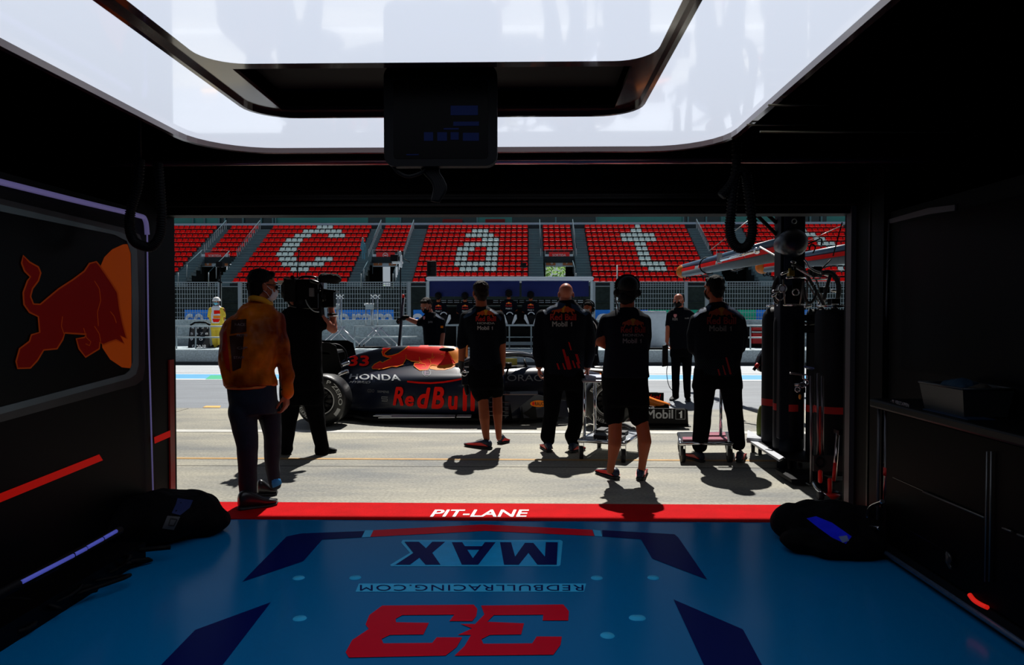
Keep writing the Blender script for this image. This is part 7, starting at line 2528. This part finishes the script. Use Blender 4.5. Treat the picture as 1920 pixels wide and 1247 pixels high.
b4, x4, r4, z4 = bottle(1530, 1600, 581, 6.25, .12, 'wide black gas bottle half hidden by the right door edge', 756, False)

# trolley carrying the bottles
t = thing('bottle_trolley', 'low trolley with pale metal deck carrying the gas bottles', 'trolley', (2.6, 6.9, 0))
mb = MB()
zq = .165
def gz(x, y): return G(x, y, zq)
mb.prism([gz(1399, 826), gz(1404, 822), gz(1470, 861), gz(1461, 866)] , (0, 0, .02))
mb.prism([gz(1402, 815), gz(1430, 829), gz(1428, 832), gz(1400, 830)], (0, 0, .05))
mb.build('deck_edge', mat('pale deck metal', (0.6, 0.62, 0.66), 0.35, 0.2), t)
mb = MB()
mb.prism([gz(1404, 822), gz(1440, 816), gz(1600, 818), gz(1600, 875), gz(1470, 863)], (0, 0, .018))
mb.build('deck', BLACK, t)
for (x, y) in ((1412, 848), (1425, 852), (1480, 885), (1500, 890)):
    p = G(x, y)
    caster(t, p, (0.3, .95, 0), .055, zq)
mb = MB()
mb.bb(G(1495, 896) , G(1512, 905) + Vector((0, 0, .02)))
mb.tube([G(1484, 890) + Vector((0, 0, .01)), G(1520, 912) + Vector((0, 0, .01))], .012)
mb.build('stabiliser', STEEL, t)
p = U(1427, 800, 7.6)
MB().ell(p, (.045, .05, .22), None, 16, 10).build('side_fender', mat('green yellow rubber', (0.10, 0.13, 0.02), 0.5), t)
for px, yt, yb_2 in ((1521, 705, 905), (1534, 700, 870), (1542, 705, 870)):
    mb = MB().cyl(U(px, yt, 6.05), U(px, yb_2, 6.05), .012, n=8)
    mb.build('upright_tube', mat('dull tube metal', (0.16, 0.14, 0.15), 0.3, 0.8), t)
MB().cyl(U(1537.5, 762, 6.04), U(1537.5, 868, 6.04), .009, n=8).build('red_tube', mat('dim red tube', (0.35, 0.02, 0.015), 0.4), t)
a, b_ = U(1526, 884, 6.0), U(1580, 853, 6.05)
mb = MB().bb((a.x, 6.0, a.z), (b_.x, 6.05, b_.z))
mb.build('side_plate', mat('dark plate', (0.03, 0.027, 0.027), 0.4), t)
MB().torus(U(1538, 867, 5.99), (0, 1, 0), .035, .01).build('plate_eye', BLACK, t)
MB().bb(U(1484, 905, 6.2), U(1524, 880, 6.6)).build('lower_box', BLACK, t)

# valve gear on top of the bottles
t = thing('regulator_assembly', 'cluster of chrome valves, gauges and hoses on top of the gas bottles', 'regulator', (U(1500, 578, 6.8).x, 6.8, z2))
def ring_plate(px0, px1, py, Y, nm, th=.018, m=CHROME):
    a, b_ = U(px0, py, Y), U(px1, py, Y)
    r = (b_.x - a.x) / 2
    MB().lathe(((a.x + b_.x) / 2, Y, a.z), (0, 0, 1), [(0, r * .7), (0, r), (th, r), (th, r * .7)], 32, False).build(nm, m, t)
ring_plate(1437, 1478, 575, 7.3, 'collar_ring')
ring_plate(1457, 1512, 574, 6.9, 'collar_ring')
ring_plate(1530, 1592, 576, 6.3, 'collar_ring')
ring_plate(1466, 1510, 523, 6.9, 'top_ring', .012)
ring_plate(1512, 1552, 525, 6.8, 'top_ring', .010, STEEL)
for (x0, y0, x1_, y1) in ((1468, 524, 1472, 572), (1506, 527, 1500, 572), (1510, 524, 1540, 574), (1514, 524, 1512, 574), (1530, 524, 1548, 574), (1524, 500, 1526, 524), (1516, 505, 1516, 524)):
    MB().cyl(U(x0, y0, 6.75), U(x1_, y1, 6.75), .008, n=8).build('strut', mat('dull strut metal', (0.2, 0.18, 0.17), 0.3, 0.9), t)
mb = MB()
mb.bb(*ub(1477, 507, 1488, 518, 6.7, 6.76))
mb.cyl(U(1481, 507, 6.73), U(1481, 503, 6.73), .012)
mb.build('brass_block', mat('brass', (0.45, 0.32, 0.08), 0.35, 0.9), t, bevel=.004)
for q in ((1520, 500, 1538, 520, 6.7, 6.8), (1484, 500, 1506, 507, 6.75, 6.85), (1480, 530, 1502, 562, 6.8, 6.95), (1540, 538, 1552, 550, 6.5, 6.6), (1555, 560, 1572, 575, 6.3, 6.4)):
    MB().bb(*ub(*q)).build('valve_body', BLKGLOSS, t, bevel=.006)
MB().capsule(U(1462, 552, 6.9), U(1462, 560, 6.9), .06).build('valve_body', BLKGLOSS, t)
mb = MB()
for (x, y, r, Yq) in ((1467, 541, .035, 6.75), (1492, 548, .028, 6.72), (1463, 554, .04, 6.75)):
    mb.torus(U(x, y, Yq), (0, 1, 0), r, .006)
mb.build('gauge_rim', CHROME, t)
MB().cyl(U(1467, 541, 6.75), U(1467, 541, 6.745), .022).build('gauge_face', mat('gauge face', (0.3, 0.36, 0.45), 0.3), t)
MB().tube([U(1449, 556, 6.9), U(1452, 535, 6.9), U(1462, 518, 6.9), U(1476, 512, 6.9)], .02, 8, sub=4).build('hose', RUBBER, t)
mb = MB()
mb.tube([U(1541, 512, 6.5), U(1556, 511, 6.5), U(1568, 522, 6.5), U(1573, 540, 6.5), U(1571, 560, 6.5)], .022, 8, sub=4)
mb.tube([U(1557, 516, 6.5), U(1550, 540, 6.5), U(1545, 562, 6.5)], .016, 8, sub=4)
mb.tube([U(1508, 540, 6.6), U(1510, 560, 6.6), U(1520, 568, 6.6), U(1530, 552, 6.6), U(1526, 535, 6.6)], .012, 8, sub=4)
mb.tube([U(1486, 494, 6.7), U(1496, 500, 6.7), U(1510, 512, 6.7), U(1530, 545, 6.7), U(1545, 572, 6.7)], .014, 8, sub=4)
mb.tube([U(1510, 488, 6.7), U(1516, 500, 6.7), U(1528, 508, 6.7), U(1545, 512, 6.7)], .012, 8, sub=4)
mb.build('hose', RUBBER, t)
mb = MB()
mb.tube([U(1508, 487, 6.65), U(1513, 493, 6.65), U(1517, 502, 6.65), U(1530, 509, 6.65), U(1540, 512, 6.65)], .010, 8, sub=4)
for (x0, y0, x1_, y1) in ((1466, 514, 1476, 510), (1476, 521, 1484, 520), (1543, 513, 1552, 516), (1449, 555, 1454, 552), (1485, 491, 1490, 492), (1545, 560, 1556, 566), (1450, 546, 1460, 546), (1510, 575, 1520, 573), (1560, 545, 1570, 546)):
    mb.capsule(U(x0, y0, 6.62), U(x1_, y1, 6.62), .012)
mb.capsule(U(1572, 575, 6.2), U(1580, 574, 6.2), .01)
mb.build('pipe_fitting', CHROME, t)
mb = MB()
mb.tube([U(1500, 470, 6.7), U(1510, 460, 6.7), U(1528, 452, 6.7), U(1540, 448, 6.7), U(1540, 460, 6.7)], .007, 6, sub=4)
mb.tube([U(1517, 470, 6.7), U(1521, 458, 6.7), U(1529, 463, 6.7), U(1524, 475, 6.7)], .006, 6, sub=4)
mb.tube([U(1538, 507, 6.7), U(1550, 495, 6.7), U(1558, 486, 6.7)], .006, 6)
mb.build('thin_cable', BLACK, t)

# regulators lower down between the bottles
t = thing('side_regulator', 'small chrome regulator and blue tray between the gas bottles at waist height', 'regulator', U(1508, 735, 6.3))
mb = MB()
mb.capsule(U(1482, 700, 6.3), U(1506, 703, 6.3), .008)
for (x, y) in ((1510, 707), (1505, 722), (1496, 730), (1512, 717)):
    mb.torus(U(x, y, 6.3), (.3, 1, 0), .02, .007)
mb.cyl(U(1490, 722, 6.3), U(1508, 720, 6.3), .012)
mb.build('valve', mat('dull chrome', (0.4, 0.4, 0.42), 0.25, 0.9), t)
MB().bb(*ub(1496, 726, 1508, 736, 6.3, 6.36)).build('valve_block', BLKGLOSS, t)
MB().prism([U(1507, 688, 6.3), U(1527, 692, 6.2), U(1523, 694, 6.5), U(1512, 692, 6.5)], (0, 0, .012)).build('blue_tray', mat('dark blue tray', (0.02, 0.035, 0.14), 0.3), t)
MB().ell(U(1500, 744, 6.3), (.012, .012, .022)).build('tag', mat('orange tag', (0.6, 0.25, 0.03), 0.5), t)
mb = MB()
mb.bb(*ub(1510, 590, 1530, 602, 6.6, 6.7)).bb(*ub(1510, 610, 1536, 624, 6.6, 6.7))
mb.tube([U(1508, 606, 6.6), U(1518, 608, 6.6), U(1536, 606, 6.6)], .012)
mb.build('side_clamp', BLKGLOSS, t)

# tool hanging at left of the bottles
t = thing('wheel_gun', 'black wheel gun with small red socket hanging left of the gas bottles', 'tool', U(1425, 690, 7.5))
MB().prism([U(1432, 656, 7.5), U(1424, 668, 7.5), U(1418, 684, 7.5), U(1424, 696, 7.5), U(1434, 700, 7.5)], (0, .08, 0)).build('gun_body', BLKGLOSS, t, bevel=.01)
MB().cyl(U(1421, 683, 7.45), U(1413, 694, 7.45), .016).build('socket', BLACK, t)
MB().cyl(U(1422, 682, 7.44), U(1417, 689, 7.44), .019).build('red_socket_ring', RED, t)

# floor jack by the right door edge
t = thing('floor_jack', 'low chrome jack with tall red and chrome lever by the right door edge', 'jack', G(1560, 935))
mb = MB()
Yj = 5.85
mb.tube([U(1525, 905, 5.95), U(1535, 920, 5.85), U(1556, 930, 5.8), U(1580, 932, 5.8)], .014, 8, sub=4)
mb.tube([U(1530, 903, 5.95), U(1560, 906, 5.95), U(1580, 906, 5.95)], .010, 8, sub=3)
mb.build('hoop_frame', CHROME, t)
mb = MB()
mb.prism([U(1526, 905, 5.95), U(1580, 906, 5.95), U(1580, 930, 5.82), U(1540, 924, 5.82)], (0, 0, .02))
mb.build('base_pan', BLKGLOSS, t)
MB().cyl(U(1571, 812, 5.9), U(1564, 900, 5.85), .014, .018, 10).build('lever', mat('lever chrome', (0.5, 0.42, 0.4), 0.2, 1.0), t)
MB().cyl(U(1566, 868, 5.84), U(1563, 902, 5.83), .014, n=8).build('lever_grip', mat('jack red', (0.55, 0.015, 0.01), 0.35), t)
MB().bb(*ub(1568, 806, 1582, 814, 5.85, 5.95)).build('lever_head', BLKGLOSS, t)
for px, y0, y1 in ((1538, 885, 902), (1556, 900, 928)):
    m2 = MB().capsule(U(px, y0, 5.8), U(px, y1, 5.8), .017, .017)
    m2.build('release_pin', mat('jack red', (0.55, 0.015, 0.01), 0.35), t)  # red on these pins paints a red reflection
p0_ = U(1562, 934, 5.75)
MB().lathe((p0_.x, p0_.y, max(.006, U(1562, 943, 5.75).z)), (0, 0, 1), [(0, .002), (.045, .05), (.05, .05), (.052, .001)], 20).build('red_saddle', mat('jack red', (0.55, 0.015, 0.01), 0.35), t)
mb = MB()
for (x, y) in ((1538, 925), (1578, 925)):
    p = G(x, y + 12)
    mb.cyl((p.x - .02, p.y, .03), (p.x + .02, p.y, .03), .03, n=14)
mb.build('jack_roller', RUBBER, t)
MB().tube([G(1536, 945) + Vector((0, 0, .012)), G(1550, 955) + Vector((0, 0, .012)), G(1565, 957) + Vector((0, 0, .012)), G(1575, 950) + Vector((0, 0, .012))], .008, 8, sub=4).build('floor_hose', BLACK, label='short black hose lying on the red strip below the jack', cat='hose')

# ============================================================ INSIDE THE GARAGE
# hanging strap loops
def loop(name, label, pts, Y, r, cat='cable'):
    mb = MB()
    P_ = smooth_path([U(x, y, Y) for x, y in pts], 8)
    mb.tube(P_, r, 10)
    # coils
    n = 90
    L_ = len(P_) - 1
    for k in range(n):
        u = k / n * L_
        i = int(u)
        p = P_[i].lerp(P_[min(L_, i + 1)], u - i)
        d = (P_[min(L_, i + 1)] - P_[i]).normalized()
        mb.torus(p, d, r * 1.02, r * .22, 10, 5)
    return mb.build(name, BLACK, label=label, cat=cat)
loop('coiled_cable', 'black coiled cable loop hanging in front of the right grandstand blocks', [(1382, 268), (1380, 320), (1374, 360), (1371, 400), (1368, 430), (1374, 455), (1388, 466), (1404, 458), (1411, 430), (1407, 390), (1402, 350), (1398, 325), (1385, 320), (1372, 345), (1352, 368)], 4.55, .026)
loop('coiled_cable', 'black coiled cable loop hanging in front of the left window frame', [(262, 300), (258, 350), (246, 390), (243, 425), (250, 450), (265, 460), (285, 462), (300, 440), (303, 400), (300, 350), (296, 305)], 4.3, .024)
MB().cyl(U(262, 300, 4.3), (U(262, 300, 4.3).x, 4.3, 3.2), .01).build('cable_drop', BLACK, label='thin black cable drop above the left cable loop', cat='cable')
MB().cyl(U(1382, 268, 4.55), (U(1382, 268, 4.55).x, 4.55, 3.2), .01).build('cable_drop', BLACK, label='thin black cable drop above the right cable loop', cat='cable')

# bags on the floor
def bag(name, label, pts, Yc_, mats_cb):
    """pts: (px,py,rad m) lumps on the floor"""
    mb = MB()
    for x, y, rx, ry, rz in pts:
        p = G(x, y)
        mb.ell((p.x, p.y, rz * .9), (rx, ry, rz))
    res = remesh(mb, .018, 6, .5, .014, 7.0, 3)
    for v in res.v:
        if v.z < 0.002:
            v.z = 0.002
    o = res.build(name, mat('black bag cloth', (0.0012, 0.0012, 0.002), 0.8, spec=0.08, bump=0.6, bs=12), label=label, cat='bag')
    mats_cb(o)
    return o
def bagl(o):
    S_ = Surf([o])
    lay_poly('blue_tab', S_, [(333, 934), (362, 938), (356, 952), (338, 966), (322, 962), (330, 945)], mat('navy tab', (0.01, 0.02, 0.10), 0.6), o, .004, 8)
    lay_poly('white_label', S_, [(314, 967), (338, 969), (326, 994), (304, 991)], mat('grey label', (0.055, 0.055, 0.06), 0.6), o, .005, 8)
    lay_line('label_print', S_, [(320, 972), (332, 974), (326, 986), (316, 985)], 2, mat('label dark', (0.01, 0.01, 0.01), 0.6), o, True, .008)
bag('equipment_bag', 'black equipment bag with dark blue tab and grey label on the floor at left', [(300, 1010, .30, .30, .16), (350, 1002, .22, .26, .15), (392, 1000, .13, .18, .085), (240, 1015, .28, .28, .15), (180, 1025, .25, .25, .12)], 0, bagl)
def bagr(o):
    S_ = Surf([o])
    lay_poly('blue_strap', S_, [(1512, 972), (1530, 968), (1560, 980), (1597, 1006), (1586, 1020), (1560, 1008), (1535, 990)], mat('bright blue webbing', (0.01, 0.02, 0.9), 0.6, spec=0.05, var=0.2, vs=30), o, .006, 6)
    lay_poly('strap_print', S_, [(1572, 1006), (1588, 1004), (1592, 1014), (1580, 1018)], mat('strap tag', (0.15, 0.2, 0.4), 0.5), o, .010, 6)
bag('equipment_bag', 'black equipment bag with bright blue strap on the floor at right', [(1490, 1012, .15, .18, .12), (1525, 1012, .17, .22, .13), (1570, 1020, .20, .26, .14), (1620, 1025, .22, .26, .13), (1510, 1035, .16, .12, .075), (1590, 1045, .24, .12, .07)], 0, bagr)

# floor level lit strip and cable heap at left
LS = mat('violet blue light', (0.1, 0.12, 0.5), 0.3, emit=(0.12, 0.14, 0.75), es=0.30)
t = thing('light_bar', 'broken line of violet blue light low on the left side panel', 'light', W(150, 1045, -2.2))
for (a, b_) in (((40, 1092), (137, 1042)), ((140, 1040), (161, 1029)), ((163, 1027), (192, 1011)), ((195, 1009), (218, 996))):
    m2 = MB().cyl(W(*a, -2.2), W(*b_, -2.2), .010, n=8)
    m2.build('light_segment', LS, t)
MB().cyl(W(-60, 1146, -2.215), W(225, 994, -2.215), .022, n=10).build('bar_body', BLACK, t)
MB().bb((XL, 1.2, 0), (-2.24, 4.3, .10)).build('plinth', WALLB, t)
mb = MB()
random.seed(12)
for k in range(16):
    x0, y0 = random.uniform(0, 230), 0
    y0 = 1135 - (x0 * .35) + random.uniform(-30, 40)
    p = G(x0, y0)
    pts = [p + Vector((random.uniform(-.2, .2), random.uniform(-.25, .25), random.uniform(.01, .10))) for _ in range(6)]
    mb.tube(pts, random.uniform(.008, .014), 6, sub=4)
mb.build('cable_heap', BLACK, label='tangle of black cables on the floor below the violet light bar', cat='cables', kind='stuff')
for i, (x, y, w_, d_, h_) in enumerate(((60, 1115, .16, .2, .12), (190, 1060, .2, .14, .08))):
    p = G(x, y)
    m2 = MB().bb((p.x - w_ / 2, p.y - d_ / 2, 0.0), (p.x + w_ / 2, p.y + d_ / 2, h_))
    m2.build('power_supply_box', mat('violet tinted black', (0.01, 0.01, 0.03), 0.3), label='small dark power box among the cables, %s' % ('nearest the picture corner' if i == 0 else 'by the black bag'), cat='box', bevel=.01)

# right wall panel with big dark screen
pr_ = MB().bb((2.36, 0.4, 0.0), (3.3, 4.93, 2.10)).build('wall_panel', WALLB, label='long black garage side panel on the right behind the counter', cat='partition')
XR = 2.36
tr_ = MB()
for (p, q) in (((1657, 745), (1667, 412)),):
    tr_.tube([W(*p, XR - .01), W(1661, 600, XR - .01), W(*q, XR - .01)], .007, 8)
tr_.build('edge_strip', BLUEGREY, pr_)
MB().prism([W(1667, 411, XR - .012), W(1740, 390, XR - .012), W(1790, 384, XR - .012), W(1790, 395, XR - .012), W(1740, 402, XR - .012), W(1668, 419, XR - .012)], (.01, 0, 0)).build('top_strip', BLUEGREY, pr_)
a, b_ = W(1690, 430, XR - .02), W(2300, 400, XR - .02)
MB().bb((XR - .02, 1.6, 1.1), (XR, 4.75, 2.0)).build('screen', mat('screen black', (0.002, 0.002, 0.003), 0.3, spec=0.2), pr_)

# cabinet with counter
CX = 2.09
t = thing('tool_cabinet', 'long black tool cabinet with counter along the right wall, thin grey handles and red marks', 'cabinet', (2.2, 3, 0))
CABB = mat('cabinet black', (0.0007, 0.0007, 0.0009), 0.45, spec=0.03)
MB().bb((CX, 0.9, .10), (2.36, 4.42, .88)).build('body', CABB, t, bevel=.012)
MB().bb((CX - .005, 0.9, .02), (2.36, 4.44, .10)).build('plinth', BLACK, t)
ct = MB().bb((CX - .06, 0.9, .885), (2.40, 4.48, .935)).build('worktop', mat('worktop black', (0.002, 0.0018, 0.0018), 0.4, spec=0.12), t, bevel=.012)
y = .912
c_ = [W(1670, 748, CX - .062), W(1704, 757, CX - .062), W(1704, 764, CX - .062), W(1670, 754, CX - .062)]
write3('name_lettering', '- M. VERSTAPPEN', c_, mat('dim white print', (0.16, 0.16, 0.17), 0.5), ct, bold=.01)
# rounded end with red glow reflections
MB().cyl((CX + .03, 4.40, .1), (CX + .03, 4.40, .88), .035, n=20).build('rounded_corner', mat('corner gloss', (0.02, 0.012, 0.011), 0.18, spec=0.6, coat=0.6), t)
MB().cyl((CX + .03, 4.40, W(1670, 897, CX).z), (CX + .03, 4.40, W(1670, 881, CX).z), .0362, n=20).build('corner_red_mark', mat('cabinet red', (0.4, 0.015, 0.01), 0.4), t)
for px in (1849, 1857):
    p = W(px, 970, CX - .012)
    yy = p.y
    m2 = MB().cyl((CX - .012, yy, W(px, 1092, CX - .012).z), (CX - .012, yy, W(px, 846, CX - .012).z), .0045, n=8)
    m2.build('door_edge_trim', mat('trim grey', (0.11, 0.11, 0.11), 0.35, 0.6), t)
HM = mat('handle grey', (0.10, 0.09, 0.08), 0.35, 0.6)
for (a, b_) in (((1731, 922), (1846, 971)), ((1880, 990), (1897, 997)), ((1908, 1002), (1940, 1014))):
    m2 = MB().cyl(W(*a, CX - .012), W(*b_, CX - .012), .005, n=8)
    m2.build('drawer_handle', HM, t)
m2 = MB()
for yy, z0, z1 in ((3.39, .12, .86),):
    m2.bb((CX - .003, yy + .25, .5), (CX + .0, 4.3, .503)).bb((CX - .003, yy + .25, .25), (CX + .0, 4.3, .253))
m2.build('drawer_joint', BLKGLOSS, t)
rg = [W(1818, 1115, CX - .01), W(1826, 1125, CX - .01), W(1838, 1133, CX - .01), W(1851, 1139, CX - .01)]
MB().tube(rg, .011, 8, sub=4).build('red_marker_light', mat('cabinet red light', (0.8, 0.03, 0.02), 0.4, emit=(1, .02, .01), es=.45), t, label='curved red marker low on the cabinet')
m2 = MB()
m2.tube([(CX - .03, 4.44, .14), (CX - .10, 4.46, .02 + .02), (2.3, 4.48, .03)], .01)
MB().tube([(CX - .012, 4.45, .05), (CX - .012, 3.0, .05), (CX - .012, .9, .05)], .014, 8).build('kick_tube', mat('blue grey tube', (0.05, 0.08, 0.14), 0.25, spec=0.7), t)
m2 = MB()
m2.ell(W(1778, 1046, CX - .02), (.015, .03, .03)).capsule(W(1776, 1050, CX - .02), W(1782, 1064, CX - .02), .01)
remesh(m2, .01, 1, fold=.01, fs=30).build('crumpled_wrapper', mat('crumpled foil', (0.03, 0.03, 0.03), 0.3, 0.3), label='small crumpled foil wrapper hanging on the cabinet front', cat='wrapper')
# pull handle at cabinet end
m2 = MB()
m2.tube([W(1655, 940, 2.03), W(1634, 950, 2.03), W(1626, 968, 2.03), W(1630, 985, 2.03), W(1650, 991, 2.03)], .012, 10, sub=6)
m2.build('end_handle', CHROME, t)
MB().cyl((CX - .01, 4.46, .12), (CX - .01, 4.46, .88), .009, n=8).build('end_edge_trim', BLUEGREY, t)
# bin on the counter with cloths
t = thing('plastic_tray', 'clear plastic tray holding blue cloths on the right counter', 'tray', (2.2, 3.9, .935))
TRY = mat('smoky plastic', (0.014, 0.016, 0.018), 0.35, spec=0.25)
x0, x1, y0, y1 = 2.085, 2.33, 3.62, 4.02
mb = MB()
zt_ = 1.075
mb.loft([[Vector((x0 + .02, y0 + .02, .937)), Vector((x1 - .02, y0 + .02, .937)), Vector((x1 - .02, y1 - .02, .937)), Vector((x0 + .02, y1 - .02, .937))],
         [Vector((x0, y0, zt_)), Vector((x1, y0, zt_)), Vector((x1, y1, zt_)), Vector((x0, y1, zt_))],
         [Vector((x0 + .008, y0 + .008, zt_)), Vector((x1 - .008, y0 + .008, zt_)), Vector((x1 - .008, y1 - .008, zt_)), Vector((x0 + .008, y1 - .008, zt_))],
         [Vector((x0 + .026, y0 + .026, .945)), Vector((x1 - .026, y0 + .026, .945)), Vector((x1 - .026, y1 - .026, .945)), Vector((x0 + .026, y1 - .026, .945))]], True, True, False)
mb.build('tray_shell', TRY, t)
mb = MB()
frame_box(mb, [Vector((x0, y0, zt_)), Vector((x1, y0, zt_)), Vector((x1, y1, zt_)), Vector((x0, y1, zt_))], .006)
mb.build('tray_rim', TRY, t)
mb = MB()
for (x, y, rx, ry, rz) in ((2.2, 3.88, .07, .09, .05), (2.2, 3.80, .08, .07, .055), (2.2, 3.77, .07, .04, .045)):
    mb.ell((x, y, 1.05), (rx, ry, rz))
remesh(mb, .012, 2, fold=.018, fs=16).build('cloth_pile', mat('blue cloth pile', (0.004, 0.022, 0.045), 0.8), label='crumpled blue cloths in the plastic tray', cat='cloths', kind='stuff')
mb = MB()
for (x, y, rx, ry, rz) in ((2.2, 3.68, .07, .03, .035),):
    mb.ell((x, y, 1.06), (rx, ry, rz))
remesh(mb, .012, 2, fold=.015, fs=20).build('pale_cloth', mat('brown cloth', (0.02, 0.016, 0.012), 0.8), label='brownish cloth at the near end of the plastic tray', cat='cloth')
mb = MB().bb((2.07, 3.55, .936), (2.2, 3.95, .94))
mb.build('blue_sheet', mat('dark blue sheet', (0.006, 0.02, 0.05), 0.3), label='dark blue sheet lying on the counter in front of the tray', cat='sheet')
